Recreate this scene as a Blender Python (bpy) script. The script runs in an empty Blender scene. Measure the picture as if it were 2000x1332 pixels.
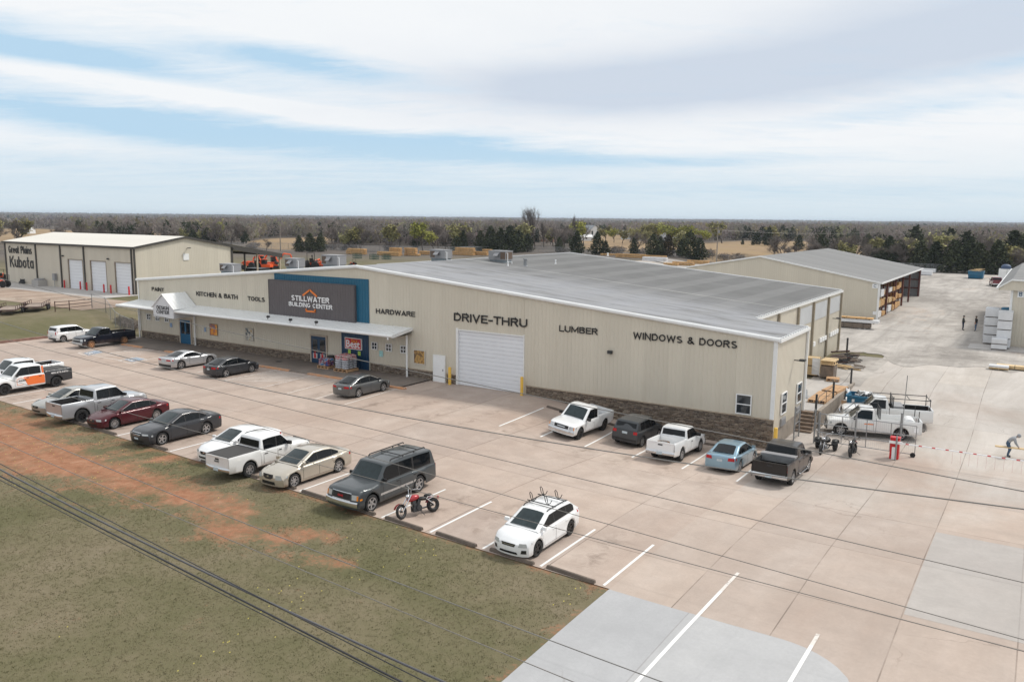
import bpy, bmesh, math, random
import numpy as np
from mathutils import Matrix, Vector
random.seed(7); np.random.seed(7)
R=math.radians
scene=bpy.context.scene
HAZE=1.05e-4
COL=scene.collection
# ------------------------------------------------------------------ camera (solved from the photograph)
FPX,PITCH,YAW,ROLL=1592.53,0.1492,0.5754,-0.0100
CAM=np.array([79.707,-50.474,12.982])
_f=np.array([-math.sin(YAW)*math.cos(PITCH),math.cos(YAW)*math.cos(PITCH),-math.sin(PITCH)])
_r=np.array([math.cos(YAW),math.sin(YAW),0.0]); _u=np.cross(_r,_f)
_r,_u=_r*math.cos(ROLL)-_u*math.sin(ROLL),_u*math.cos(ROLL)+_r*math.sin(ROLL)
cd=bpy.data.cameras.new('camera'); cam=bpy.data.objects.new('camera',cd); COL.objects.link(cam)
cam.matrix_world=Matrix(((_r[0],_u[0],-_f[0],CAM[0]),(_r[1],_u[1],-_f[1],CAM[1]),(_r[2],_u[2],-_f[2],CAM[2]),(0,0,0,1)))
cd.sensor_width=36; cd.lens=FPX/2000*36; cd.clip_start=.1; cd.clip_end=40000
scene.camera=cam
def ray(u,v): return _f*FPX+_r*(u-1000)-_u*(v-666)
def at_z(u,v,z=0.):
    d=ray(u,v); return CAM+d*(z-CAM[2])/d[2]
def at_y(u,v,y=0.):
    d=ray(u,v); return CAM+d*(y-CAM[1])/d[1]
def at_x(u,v,x):
    d=ray(u,v); return CAM+d*(x-CAM[0])/d[0]
def sst(a,b,x):
    t=np.clip((np.asarray(x,float)-a)/(b-a),0,1); return t*t*(3-2*t)
def hash2(i,j):
    h=np.sin(i*127.1+j*311.7)*43758.5453; return h-np.floor(h)
def vnoise(x,y):
    xi=np.floor(x); yi=np.floor(y); fx=x-xi; fy=y-yi; fx=fx*fx*(3-2*fx); fy=fy*fy*(3-2*fy)
    return (hash2(xi,yi)*(1-fx)+hash2(xi+1,yi)*fx)*(1-fy)+(hash2(xi,yi+1)*(1-fx)+hash2(xi+1,yi+1)*fx)*fy
def fbm(x,y,o=4):
    s=0;a=.5
    for k in range(o): s=s+a*vnoise(x*2**k+17*k,y*2**k+9*k); a*=.5
    return s
def zg(x,y):
    x=np.asarray(x,float); y=np.asarray(y,float)
    up=sst(-20,0,y)
    z=-1.2*sst(48.5,60,x)*up*(1-sst(9,22,y))-.4*sst(50,72,x)*(1-up)
    z=z+1.0*sst(8.6,17,-x)*sst(-24,-14,y)
    z=z-.25*sst(-26,-40,y)
    r=np.hypot(x-40,y+20)
    hill=sst(2600,7600,r)*(6.0+20.0*fbm(x/2600+3.1,y/2600+1.7,4))+sst(700,1500,r)*(-3.0+5.0*fbm(x/700+1.1,y/700+6.7,3))
    return z+hill
def G(u,v,dz=0.):
    z=0.
    for _ in range(25):
        p=at_z(u,v,z+dz); z=.5*z+.5*float(zg(p[0],p[1]))
    p=at_z(u,v,z+dz); return p
# ------------------------------------------------------------------ naming helpers
def tag(o,label=None,cat=None,group=None,kind=None):
    if label: o['label']=label
    if cat: o['category']=cat
    if group: o['group']=group
    if kind: o['kind']=kind
    return o
def thing(name,label,cat,loc=(0,0,0),rz=0,group=None):
    o=bpy.data.objects.new(name,None); COL.objects.link(o); o.location=tuple(float(a) for a in loc); o.rotation_euler=(0,0,rz)
    o.empty_display_size=.2
    return tag(o,label,cat,group)
def children(o): return list(o.children)
def copy_tree(o,parent=None):
    c=o.copy(); COL.objects.link(c)
    if parent is not None: c.parent=parent
    for ch in children(o): copy_tree(ch,c)
    return c
class MB:
    def __init__(s): s.v=[];s.f=[];s.m=[]
    def face(s,pts,m=0):
        n=len(s.v); s.v+= [tuple(map(float,p)) for p in pts]; s.f.append(tuple(range(n,n+len(pts)))); s.m.append(m); return s
    def box(s,x0,x1,y0,y1,z0,z1,m=0):
        n=len(s.v); s.v+=[(x0,y0,z0),(x1,y0,z0),(x1,y1,z0),(x0,y1,z0),(x0,y0,z1),(x1,y0,z1),(x1,y1,z1),(x0,y1,z1)]
        for q in ((3,2,1,0),(4,5,6,7),(0,1,5,4),(1,2,6,5),(2,3,7,6),(3,0,4,7)): s.f.append(tuple(n+k for k in q)); s.m.append(m)
        return s
    def boxc(s,c,size,rz=0,m=0,ry=0,rx=0):
        n=len(s.v); M4=Matrix.Translation(c)@Matrix.Rotation(rz,4,'Z')@Matrix.Rotation(ry,4,'Y')@Matrix.Rotation(rx,4,'X')
        a,b,d=[k/2 for k in size]
        for p in ((-a,-b,-d),(a,-b,-d),(a,b,-d),(-a,b,-d),(-a,-b,d),(a,-b,d),(a,b,d),(-a,b,d)): s.v.append(tuple(M4@Vector(p)))
        for q in ((3,2,1,0),(4,5,6,7),(0,1,5,4),(1,2,6,5),(2,3,7,6),(3,0,4,7)): s.f.append(tuple(n+k for k in q)); s.m.append(m)
        return s
    def tube(s,path,r,n=6,m=0,cap=True):
        path=[Vector(p) for p in path]; k=len(path); rs=r if isinstance(r,(list,tuple)) else [r]*k; base=len(s.v)
        for i,p in enumerate(path):
            d=(path[min(i+1,k-1)]-path[max(i-1,0)]); 
            if d.length<1e-9: d=Vector((0,0,1))
            d.normalize(); a=Vector((0,0,1)) if abs(d.z)<.9 else Vector((1,0,0)); e=d.cross(a).normalized(); g=d.cross(e)
            for j in range(n):
                t=2*math.pi*j/n; s.v.append(tuple(p+e*(rs[i]*math.cos(t))+g*(rs[i]*math.sin(t))))
        for i in range(k-1):
            for j in range(n):
                a=base+i*n+j; b=base+i*n+(j+1)%n; s.f.append((a,b,b+n,a+n)); s.m.append(m)
        if cap:
            s.f.append(tuple(base+j for j in range(n))[::-1]); s.m.append(m); s.f.append(tuple(base+(k-1)*n+j for j in range(n))); s.m.append(m)
        return s
    def grid(s,rows,m=0,closed=False):
        n=len(s.v); nr=len(rows); nc=len(rows[0])
        for r in rows: s.v+=[tuple(map(float,p)) for p in r]
        for i in range(nr-1):
            for j in range(nc-1+(1 if closed else 0)):
                a=n+i*nc+j; b=n+i*nc+(j+1)%nc; s.f.append((a,b,b+nc,a+nc)); s.m.append(m)
        return s
    def lathe(s,prof,axis='y',n=24,c=(0,0,0),m=0):
        rows=[]
        for (r,h) in prof:
            row=[]
            for j in range(n):
                t=2*math.pi*j/n
                if axis=='y': row.append((c[0]+r*math.cos(t),c[1]+h,c[2]+r*math.sin(t)))
                elif axis=='z': row.append((c[0]+r*math.cos(t),c[1]+r*math.sin(t),c[2]+h))
                else: row.append((c[0]+h,c[1]+r*math.cos(t),c[2]+r*math.sin(t)))
            rows.append(row)
        return s.grid(rows,m,True)
    def build(s,name,mats,parent=None,smooth=None,fix=False):
        me=bpy.data.meshes.new(name); me.from_pydata(s.v,[],s.f)
        if not isinstance(mats,(list,tuple)): mats=[mats]
        for q in mats: me.materials.append(q)
        if len(mats)>1: me.polygons.foreach_set('material_index',s.m)
        if fix:
            bm=bmesh.new(); bm.from_mesh(me); bmesh.ops.remove_doubles(bm,verts=bm.verts,dist=1e-4); bmesh.ops.recalc_face_normals(bm,faces=bm.faces); bm.to_mesh(me); bm.free()
        if smooth is not None:
            me.polygons.foreach_set('use_smooth',[True]*len(me.polygons)); me.set_sharp_from_angle(angle=R(smooth))
        me.update()
        o=bpy.data.objects.new(name,me); COL.objects.link(o)
        if parent is not None: o.parent=parent
        return o
def np_mesh(name,V,F,mat,parent=None,nper=4,smooth=False):
    me=bpy.data.meshes.new(name); V=np.asarray(V,np.float32); F=np.asarray(F,np.int32)
    me.vertices.add(len(V)); me.vertices.foreach_set('co',V.ravel())
    me.loops.add(F.size); me.loops.foreach_set('vertex_index',F.ravel())
    me.polygons.add(len(F)); me.polygons.foreach_set('loop_start',np.arange(0,F.size,nper,dtype=np.int32)); me.polygons.foreach_set('loop_total',np.full(len(F),nper,np.int32))
    if smooth: me.polygons.foreach_set('use_smooth',np.ones(len(F),bool))
    for q in (mat if isinstance(mat,(list,tuple)) else [mat]): me.materials.append(q)
    me.update(calc_edges=True)
    o=bpy.data.objects.new(name,me); COL.objects.link(o)
    if parent is not None: o.parent=parent
    return o
def text_mesh(txt,name,mat,x0,x1,z0,z1,parent=None,depth=.04,bold=.0,shear=0.,loc=None):
    """letters filling the box x0..x1, z0..z1 of a wall facing -Y; local coordinates of the parent"""
    cu=bpy.data.curves.new('t','FONT'); cu.body=txt; cu.size=1; cu.extrude=.5; cu.offset=bold; cu.shear=shear; cu.resolution_u=2
    to=bpy.data.objects.new('t',cu); COL.objects.link(to)
    dg=bpy.context.evaluated_depsgraph_get(); me=bpy.data.meshes.new_from_object(to.evaluated_get(dg)); bpy.data.objects.remove(to); bpy.data.curves.remove(cu)
    n=len(me.vertices); co=np.zeros(n*3); me.vertices.foreach_get('co',co); co=co.reshape(-1,3)
    lo=co.min(0); hi=co.max(0); s=(co-lo)/(hi-lo)
    out=np.zeros_like(co); out[:,0]=x0+s[:,0]*(x1-x0); out[:,2]=z0+s[:,1]*(z1-z0); out[:,1]=-s[:,2]*depth
    if loc is not None: out+=np.array(loc)
    me.vertices.foreach_set('co',out.ravel()); me.materials.clear(); me.materials.append(mat); me.name=name; me.update()
    o=bpy.data.objects.new(name,me); COL.objects.link(o)
    if parent is not None: o.parent=parent
    return o
# ------------------------------------------------------------------ materials
class NT:
    def __init__(s,name):
        s.mat=bpy.data.materials.new(name); s.mat.use_nodes=True; s.t=s.mat.node_tree; s.bsdf=s.t.nodes['Principled BSDF']; s.out=s.t.nodes['Material Output']
    def n(s,typ,**kw):
        nd=s.t.nodes.new(typ)
        for k,v in kw.items():
            if k.startswith('_'): nd.inputs[k[1:]].default_value=v
            else: setattr(nd,k,v)
        return nd
    def l(s,a,b): s.t.links.new(a,b)
    def coords(s,kind='Object',scale=None):
        c=s.n('ShaderNodeTexCoord').outputs[kind]
        if scale is not None:
            mp=s.n('ShaderNodeMapping'); mp.inputs['Scale'].default_value=scale; s.l(c,mp.inputs['Vector']); c=mp.outputs['Vector']
        return c
    def noise(s,co,scale,detail=4,rough=.6,dist=0):
        nd=s.n('ShaderNodeTexNoise'); s.l(co,nd.inputs['Vector']); nd.inputs['Scale'].default_value=scale; nd.inputs['Detail'].default_value=detail; nd.inputs['Roughness'].default_value=rough; nd.inputs['Distortion'].default_value=dist
        return nd.outputs['Fac']
    def ramp(s,fac,stops,interp='LINEAR'):
        r=s.n('ShaderNodeValToRGB'); r.color_ramp.interpolation=interp; e=r.color_ramp.elements
        while len(e)<len(stops): e.new(.5)
        for i,(p,c) in enumerate(stops):
            e[i].position=p; e[i].color=(c,c,c,1) if isinstance(c,(int,float)) else (*c,1)
        s.l(fac,r.inputs['Fac']); return r.outputs['Color']
    def mix(s,fac,a,b,typ='MIX'):
        m=s.n('ShaderNodeMix',data_type='RGBA',blend_type=typ)
        for v,i in ((fac,0),(a,6),(b,7)):
            if isinstance(v,(int,float)): m.inputs[i].default_value=v
            elif isinstance(v,(tuple,list)): m.inputs[i].default_value=(*v,1)
            else: s.l(v,m.inputs[i])
        return m.outputs[2]
    def math(s,op,a,b=0.):
        m=s.n('ShaderNodeMath',operation=op)
        for i,v in enumerate((a,b)):
            if isinstance(v,(int,float)): m.inputs[i].default_value=v
            else: s.l(v,m.inputs[i])
        return m.outputs[0]
    def bump(s,h,strength=.3,dist=.02):
        b=s.n('ShaderNodeBump'); b.inputs['Strength'].default_value=strength; b.inputs['Distance'].default_value=dist; s.l(h,b.inputs['Height']); s.l(b.outputs['Normal'],s.bsdf.inputs['Normal'])
    def set(s,**kw):
        for k,v in kw.items():
            k=k.replace('_',' ')
            if hasattr(v,'links') or hasattr(v,'is_linked'): s.l(v,s.bsdf.inputs[k])
            elif isinstance(v,tuple): s.bsdf.inputs[k].default_value=(*v,1)
            else: s.bsdf.inputs[k].default_value=v
        return s
def srgb(r,g,b):
    f=lambda c:(c/12.92 if c<=.04045 else ((c+.055)/1.055)**2.4)
    return tuple(f(k/255) for k in (r,g,b))
def M(name,col,rough=.6,metal=0.,var=.12,scale=2.,bump=0.,bscale=30.,coat=0.,spec=.5,dirt=None):
    t=NT(name); co=t.coords(); nz=t.noise(co,scale,5,.65)
    c=t.ramp(nz,[(.3,tuple(k*(1-var) for k in col)),(.7,tuple(min(1,k*(1+var)) for k in col))])
    if dirt: 
        d=t.ramp(t.noise(co,dirt[1],5,.7,.5),[(.5,0.),(.72,dirt[2])]); c=t.mix(d,c,dirt[0])
    t.set(Base_Color=c,Roughness=rough,Metallic=metal,Coat_Weight=coat,Coat_Roughness=.05,Specular_IOR_Level=spec)
    if bump: t.bump(t.noise(co,bscale,4,.6),bump,.02)
    return t.mat
MT={}
def panelled(name,col,rough,dirtc,axis='s',var=.035,spec=.4,w=.914):
    t=NT(name); co=t.coords(); sp=t.n('ShaderNodeSeparateXYZ'); t.l(co,sp.inputs[0]); s=t.math('ADD',sp.outputs[0],sp.outputs[1]) if axis=='s' else sp.outputs[1]
    wn=t.n('ShaderNodeTexWhiteNoise',noise_dimensions='1D'); t.l(t.math('FLOOR',t.math('DIVIDE',s,w)),wn.inputs['W']); k=t.ramp(wn.outputs['Value'],[(0.,1-var),(1.,1+var)]); c=t.mix(1.,col,k,'MULTIPLY')
    mp=t.n('ShaderNodeMapping'); mp.inputs['Scale'].default_value=(1.6,1.6,.16); t.l(co,mp.inputs['Vector']); st=t.ramp(t.noise(mp.outputs[0],1.,6,.7),[(.5,0.),(.75,.22)]); c=t.mix(st,c,dirtc)
    if axis=='s': lo=t.ramp(t.math('DIVIDE',sp.outputs[2],10.),[(.0,.5),(.13,.12),(.3,0.)]); c=t.mix(t.math('MULTIPLY',lo,t.ramp(t.noise(co,1.3,5,.7),[(.3,.2),(.65,1.)])),c,dirtc)
    t.set(Base_Color=c,Roughness=rough,Specular_IOR_Level=spec); t.bump(t.noise(co,.7,3,.5),.08,.05); return t.mat
MT['siding']=panelled('siding',(.61,.565,.475),.42,(.47,.40,.31))
MT['siding_warm']=MT['siding']
MT['kubota_siding']=panelled('shed_siding',(.57,.525,.445),.45,(.44,.37,.29))
MT['white_metal']=M('white_metal',(.78,.79,.79),.35,0,.03,.8,dirt=((.55,.52,.48),2,.25))
MT['white_paint']=M('white_paint',(.8,.81,.82),.4,0,.03,2)
MT['door_white']=M('door_white',(.74,.76,.80),.45,0,.02,.5)
MT['dark_trim']=M('dark_trim',(.055,.05,.045),.5,0,.1,2)
MT['letter']=M('letter_black',(.012,.012,.014),.4,0,.1,2)
MT['letter_white']=M('letter_white',(.85,.85,.86),.4,0,.02,2)
MT['sign_grey']=M('sign_grey',(.105,.093,.098),.5,0,.05,1)
MT['teal']=M('teal_panel',(.006,.105,.19),.45,0,.06,1)
MT['navy']=M('navy_panel',(.004,.04,.10),.4,0,.06,1)
MT['door_blue']=M('door_blue',(.008,.10,.21),.4,0,.08,1)
MT['orange']=M('orange_paint',(.80,.21,.035),.4,0,.05,3)
MT['red']=M('red_paint',(.55,.012,.018),.35,0,.06,3)
MT['kub_orange']=M('tractor_orange',(.80,.10,.015),.4,0,.1,3)
MT['yellow']=M('bollard_yellow',(.75,.46,.07),.5,0,.08,3)
MT['glass']=M('window_glass',(.018,.024,.03),.06,0,.1,1,spec=.7)
MT['steel']=M('galvanised_steel',(.30,.31,.32),.45,.6,.15,3)
MT['steel_dark']=M('dark_steel',(.05,.052,.055),.5,.4,.2,3)
MT['rust']=M('rusty_steel',(.07,.035,.028),.7,.2,.35,4)
MT['black']=M('black_plastic',(.012,.012,.013),.5,0,.1,3)
MT['hvac']=M('hvac_grey',(.30,.30,.31),.5,.2,.08,1.5)
MT['hvac_curb']=M('hvac_curb',(.23,.27,.29),.5,.2,.08,1.5)
MT['coil']=M('coil_brown',(.13,.09,.065),.7,0,.2,8)
MT['lumber']=M('sawn_lumber',(.56,.34,.145),.75,0,.22,.9,dirt=((.34,.19,.08),1.3,.6))
MT['lumber_pale']=M('pale_lumber',(.62,.46,.26),.75,0,.18,1.1,dirt=((.40,.27,.13),2.,.5))
MT['pallet_wood']=M('pallet_wood',(.50,.31,.17),.8,0,.2,1.5)
MT['grey_wood']=M('weathered_wood',(.20,.16,.13),.85,0,.3,2)
MT['wrap_white']=M('white_wrap',(.66,.67,.69),.45,0,.06,1.2,bump=.25,bscale=3)
MT['wrap_grey']=M('grey_wrap',(.36,.37,.40),.35,0,.15,2,bump=.4,bscale=5)
MT['dump_blue']=M('dumpster_blue',(.015,.13,.24),.5,0,.15,1.5,dirt=((.12,.08,.05),2.5,.4))
MT['concrete_wall']=M('stained_concrete',(.30,.26,.22),.85,0,.2,.7,dirt=((.12,.10,.085),.9,.5),bump=.2)
MT['wheelstop']=M('wheel_stop_concrete',(.125,.10,.082),.85,0,.25,2,bump=.2)
MT['wood_pole']=M('pole_wood',(.24,.21,.18),.85,0,.2,2)
MT['wire']=M('wire_black',(.03,.03,.033),.5,0,.1,1)
MT['wire_grey']=M('wire_grey',(.22,.21,.20),.45,.4,.1,1)
MT['wire_mid']=M('wire_brown',(.20,.185,.17),.6,0,.1,1)
MT['wire_thick']=M('cable_grey',(.10,.10,.11),.4,.2,.1,1)
MT['skin']=M('skin',(.42,.25,.17),.55,0,.05,5)
# ------------------------------------------------------------------ block lettering drawn as strokes
def _arc(cx,cy,rx,ry,a0,a1,n=9): return [(cx+rx*math.cos(R(a0+(a1-a0)*k/n)),cy+ry*math.sin(R(a0+(a1-a0)*k/n))) for k in range(n+1)]
def glyphs(t):
    h=t/2; T=1-h; X=.72; g={}
    def D(*p): return [list(p)]
    g['A']=(.80,[[(h*.9,0),(.40,T),(.80-h*.9,0)],[(.22,.30),(.58,.30)]]); g['B']=(.70,[[(h,h),(h,T),(.40,T)]+_arc(.40,.76,.2,.24-h,90,-90)+[(h,.52)],[(.40,.52)]+_arc(.42,.26+h/4,.70-h-.42,.26-h*.75,90,-90)+[(h,h)]])
    g['C']=(.74,[_arc(.37+.01,.5,.37-h,.5-h,48,312,16)]); g['D']=(.74,[[(h,h),(h,T),(.34,T)]+_arc(.34,.5,.40-h,.5-h,90,-90,12)+[(h,h)]]); g['E']=(.62,[[(.62,T),(h,T),(h,h),(.62,h)],[(h+h,.51),(.56,.51)]])
    g['G']=(.78,[_arc(.39,.5,.39-h,.5-h,50,325,16)+[(.78-h,.45),(.46,.45)]]); g['H']=(.74,[[(h,0),(h,1)],[(.74-h,0),(.74-h,1)],[(h*2,.51),(.74-h*2,.51)]]); g['I']=(t,[[(h,0),(h,1)]]); g['K']=(.74,[[(h,0),(h,1)],[(.70,1),(h*2.1,.47)],[(.30,.56),(.70,0)]])
    g['L']=(.58,[[(h,1),(h,h),(.58,h)]]); g['M']=(.90,[[(h,0),(h,T),(.45,.22),(.90-h,T),(.90-h,0)]]); g['N']=(.74,[[(h,0),(h,.97),(.74-h,.03),(.74-h,1)]]); g['O']=(.80,[_arc(.40,.5,.40-h,.5-h,0,360,22)]); g['P']=(.68,[[(h,0),(h,T),(.40,T)]+_arc(.40,.71,.28-h,.29-h,90,-90)+[(h*2,.42+h)]])
    g['R']=(.72,[[(h,0),(h,T),(.42,T)]+_arc(.42,.725,.28-h,.275-h,90,-90)+[(h*2,.45+h)],[(.40,.44),(.66,0)]]); g['S']=(.68,[_arc(.34,.73,.30-h*.8,.27-h,35,250,9)+_arc(.34,.27,.34-h,.27-h,75,-150,10)]); g['T']=(.68,[[(0,T),(.68,T)],[(.34,1-t),(.34,0)]]); g['U']=(.74,[[(h,1),(h,.37)]+_arc(.37,.37,.37-h,.37-h,180,360,10)+[(.74-h,1)]])
    g['V']=(.76,[[(h*.9,1),(.38,h*.6),(.76-h*.9,1)]]); g['W']=(1.06,[[(h*.9,1),(.28,h),(.53,.86),(.78,h),(1.06-h*.9,1)]]); g['&']=(.78,[[(.76,.02),(.22,.66)]+_arc(.34,.79,.15,.14,205,-20,8)+[(.40,.60),(.22,.47)]+_arc(.29,.26,.29-h,.26-h,125,300,8)+[(.62,.40)]]); g['-']=(.40,[[(.02,.42),(.38,.42)]]); g[' ']=(.34,[]); g['.']=(t,[[(h,0),(h,t)]])
    m=X/2
    g['r']=(.44,[[(h,0),(h,X)],[(h*2,.5)]+_arc(.40,.44,.24,X-.44-h,150,85,4)]); g['e']=(.60,[[(h*1.4,m)]+[(.60-h,m)]+_arc(.30,m,.30-h,m-h,0,310,12)]); g['a']=(.60,[[(.60-h,0),(.60-h,X)],_arc(.30,m,.30-h,m-h,40,320,12)]); g['t']=(.40,[[(.16,1),(.16,.16),(.22,h),(.40,h)],[(0,.66),(.16-h,.66)],[(.16+h,.66),(.40,.66)]]); g['l']=(t,[[(h,0),(h,1)]]); g['i']=(t,[[(h,0),(h,X)],[(h,.83),(h,1)]])
    g['n']=(.60,[[(h,0),(h,X)],[(h*2,.50)]+_arc(.33,.42,.27-h,X-.42-h,150,0,6)+[(.60-h,0)]]); g['s']=(.54,[_arc(.27,.53,.24-h*.6,.19-h*.8,35,250,7)+_arc(.27,.20,.27-h,.20-h*.8,75,-150,8)]); g['u']=(.60,[[(.60-h,0),(.60-h,X)],[(h,X),(h,.30)]+_arc(.30,.30,.30-h,.30-h,180,330,6)]); g['b']=(.62,[[(h,0),(h,1)],_arc(.32,m,.30-h,m-h,140,-140,12)]); g['o']=(.62,[_arc(.31,m,.31-h,m-h,0,360,16)])
    return g
def text_mesh_block(txt,name,mat,x0,x1,z0,z1,parent=None,depth=.05,bold=.0,loc=None):
    t=.155+bold*1.2; G_=glyphs(t); m=MB(); cx=0; sp=.13; k=0; W0=sum(G_[c][0]+sp for c in txt)-sp; kx=((x1-x0)/(z1-z0))/W0; sp*=kx
    for ch in txt:
        w,strokes=G_[ch]
        for st in strokes:
            P=[np.array(((p[0]-t/2)*(w*kx-t)/max(w-t,1e-3)+t/2 if w>t*1.01 else p[0],p[1])) for p in st]; closed=len(P)>4 and np.linalg.norm(P[0]-P[-1])<1e-6
            if closed: P=P[:-1]
            n=len(P); L=[];Rr=[]
            for i in range(n):
                a=P[i]-P[i-1] if (i>0 or closed) else P[1]-P[0]; b=P[(i+1)%n]-P[i] if (i<n-1 or closed) else a
                a=a/(np.linalg.norm(a)+1e-9); b=b/(np.linalg.norm(b)+1e-9); na=np.array([-a[1],a[0]]);nb=np.array([-b[1],b[0]]); q=na+nb; q=q/(np.linalg.norm(q)+1e-9); s=t/2/max(.42,q@na); L.append(P[i]+q*s);Rr.append(P[i]-q*s)
            d=depth+.0015*(k%4); k+=1
            for i in range(n if closed else n-1):
                j=(i+1)%n; q=[Rr[i],Rr[j],L[j],L[i]]; m.face([(cx+p[0],-d,p[1]) for p in q]); m.face([(cx+Rr[i][0],-d,Rr[i][1]),(cx+Rr[i][0],0,Rr[i][1]),(cx+Rr[j][0],0,Rr[j][1]),(cx+Rr[j][0],-d,Rr[j][1])]); m.face([(cx+L[j][0],-d,L[j][1]),(cx+L[j][0],0,L[j][1]),(cx+L[i][0],0,L[i][1]),(cx+L[i][0],-d,L[i][1])])
            if not closed:
                for i,fl in ((0,1),(n-1,0)):
                    q=[(cx+L[i][0],-d,L[i][1]),(cx+L[i][0],0,L[i][1]),(cx+Rr[i][0],0,Rr[i][1]),(cx+Rr[i][0],-d,Rr[i][1])]; m.face(q if fl else q[::-1])
        cx+=(w*kx if w>t*1.01 else t)+sp
    W_=cx-sp; l=loc or (0,0,0)
    m.v=[(x0+v[0]/W_*(x1-x0)+l[0],v[1]+l[1],z0+v[2]*(z1-z0)+l[2]) for v in m.v]
    return m.build(name,mat,parent)
# ------------------------------------------------------------------ sky and sun
SUN_EL,SUN_AZ=R(50),R(38)   # azimuth of the sun measured from +Y towards +X
sdir=Vector((math.cos(SUN_EL)*math.sin(SUN_AZ),math.cos(SUN_EL)*math.cos(SUN_AZ),math.sin(SUN_EL)))
world=bpy.data.worlds.new('World'); scene.world=world; world.use_nodes=True
wt=world.node_tree; bg=wt.nodes['Background']
class WT(NT):
    def __init__(s): s.t=wt
W=WT()
sky=W.n('ShaderNodeTexSky',sky_type='NISHITA',sun_disc=False,sun_elevation=SUN_EL,sun_rotation=SUN_AZ,altitude=300,air_density=1.0,dust_density=1.2,ozone_density=1.5)
gen=W.n('ShaderNodeTexCoord').outputs['Generated']
sep=W.n('ShaderNodeSeparateXYZ'); W.l(gen,sep.inputs[0]); ex,ey,ez=sep.outputs
hx,hy=-math.sin(YAW),math.cos(YAW)
lon=W.math('ADD',W.math('MULTIPLY',ex,math.cos(YAW)),W.math('MULTIPLY',ey,math.sin(YAW)))      # towards the right of the view
fwd=W.math('ADD',W.math('MULTIPLY',ex,hx),W.math('MULTIPLY',ey,hy))
den=W.math('ADD',W.math('MAXIMUM',ez,0.),.085)
cu=W.math('DIVIDE',lon,den); cv=W.math('DIVIDE',fwd,den)
cmb=W.n('ShaderNodeCombineXYZ'); W.l(cu,cmb.inputs[0]); W.l(W.math('MULTIPLY',cv,1.0),cmb.inputs[1]); pl=cmb.outputs[0]
n1=W.noise(pl,.42,7,.58,.5)
mp=W.n('ShaderNodeMapping'); mp.inputs['Scale'].default_value=(1.1,2.6,1); mp.inputs['Rotation'].default_value=(0,0,.25); W.l(pl,mp.inputs['Vector'])
n2=W.noise(mp.outputs[0],.8,9,.62,1.2)
n3=W.noise(pl,2.4,6,.6,.3)
wob=W.math('MULTIPLY',W.math('SUBTRACT',n2,.5),.10); wob2=W.math('MULTIPLY',W.math('SUBTRACT',n1,.5),.05)
def blob(u,v,su,sv,amp,tilt=0.):
    b0=(u-1000)/1592.; e0=(427+.01*(u-1000)-v)/1592.; sb=su/1592.; se=sv/1592.
    a=W.math('SUBTRACT',W.math('ADD',lon,wob),b0); b=W.math('ADD',W.math('SUBTRACT',W.math('ADD',ez,W.math('MULTIPLY',wob2,.5)),e0),W.math('MULTIPLY',a,tilt)); a=W.math('DIVIDE',a,sb); b=W.math('DIVIDE',b,se)
    q=W.math('ADD',W.math('MULTIPLY',a,a),W.math('MULTIPLY',b,b))
    return W.math('MULTIPLY',W.math('POWER',2.718,W.math('MULTIPLY',q,-1.)),amp)
clear=None
for bb in ((120,150,440,42,1.15,.10),(620,150,200,26,.95,.10),(330,266,430,34,1.05,.10),(880,295,300,30,1.05,.06),(240,330,520,18,.5,.02),(1320,322,300,14,.6,.0),(1640,250,190,15,.5,-.1),(1880,175,150,13,.75,-.12),(600,375,1100,30,.55,0.),(1700,375,600,18,.4,0.)):
    q=blob(*bb); clear=q if clear is None else W.math('ADD',clear,q)
for bb in ((330,203,330,15,.8,.10),(660,240,170,14,.6,.10)): clear=W.math('SUBTRACT',clear,blob(*bb))
cover=W.math('SUBTRACT',1.05,clear)
cover=W.math('ADD',cover,W.math('MULTIPLY',W.math('SUBTRACT',n2,.5),.95))
cover=W.math('ADD',cover,W.math('MULTIPLY',W.math('SUBTRACT',n1,.5),.45))
mpw=W.n('ShaderNodeMapping'); mpw.inputs['Scale'].default_value=(1.,1.7,1); mpw.inputs['Rotation'].default_value=(0,0,-.35); W.l(pl,mpw.inputs['Vector']); n4=W.noise(mpw.outputs[0],3.2,10,.68,1.6); cover=W.math('ADD',cover,W.math('MULTIPLY',W.math('SUBTRACT',n4,.5),.55))
cf=W.ramp(cover,[(.10,.10),(.55,.62),(1.0,.97)])
greyb=W.math('ADD',blob(1520,165,560,70,1.0,-.06),W.math('ADD',blob(1900,60,460,90,.75),blob(1120,190,360,50,.6,.03)))
gz=W.math('ADD',greyb,W.math('MULTIPLY',W.math('SUBTRACT',n3,.5),.25))
gz=W.math('ADD',gz,W.math('MULTIPLY',W.math('SUBTRACT',n1,.5),.6))
ccol=W.ramp(gz,[(.0,(.83,.845,.86)),(.35,(.76,.785,.82)),(.95,(.565,.625,.715))])
skyc=W.mix(1.,sky.outputs[0],(.085,.085,.085),'MULTIPLY')
blue=W.mix(.9,skyc,(.41,.62,.80))
allc=W.mix(cf,blue,ccol)
hz=W.ramp(W.math('ABSOLUTE',ez),[(.0,1.),(.02,.75),(.09,0.)])
allc=W.mix(W.math('MULTIPLY',hz,.85),allc,(.56,.68,.755))
W.l(allc,bg.inputs['Color']); bg.inputs['Strength'].default_value=.95
sl=bpy.data.lights.new('sun','SUN'); sl.energy=2.3; sl.angle=R(10); sl.color=(1,.95,.87)
so=bpy.data.objects.new('sun',sl); COL.objects.link(so); so.rotation_euler=sdir.to_track_quat('Z','Y').to_euler()
scene.view_settings.view_transform='Standard'; scene.view_settings.look='None'; scene.view_settings.exposure=.24; scene.view_settings.gamma=1
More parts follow.
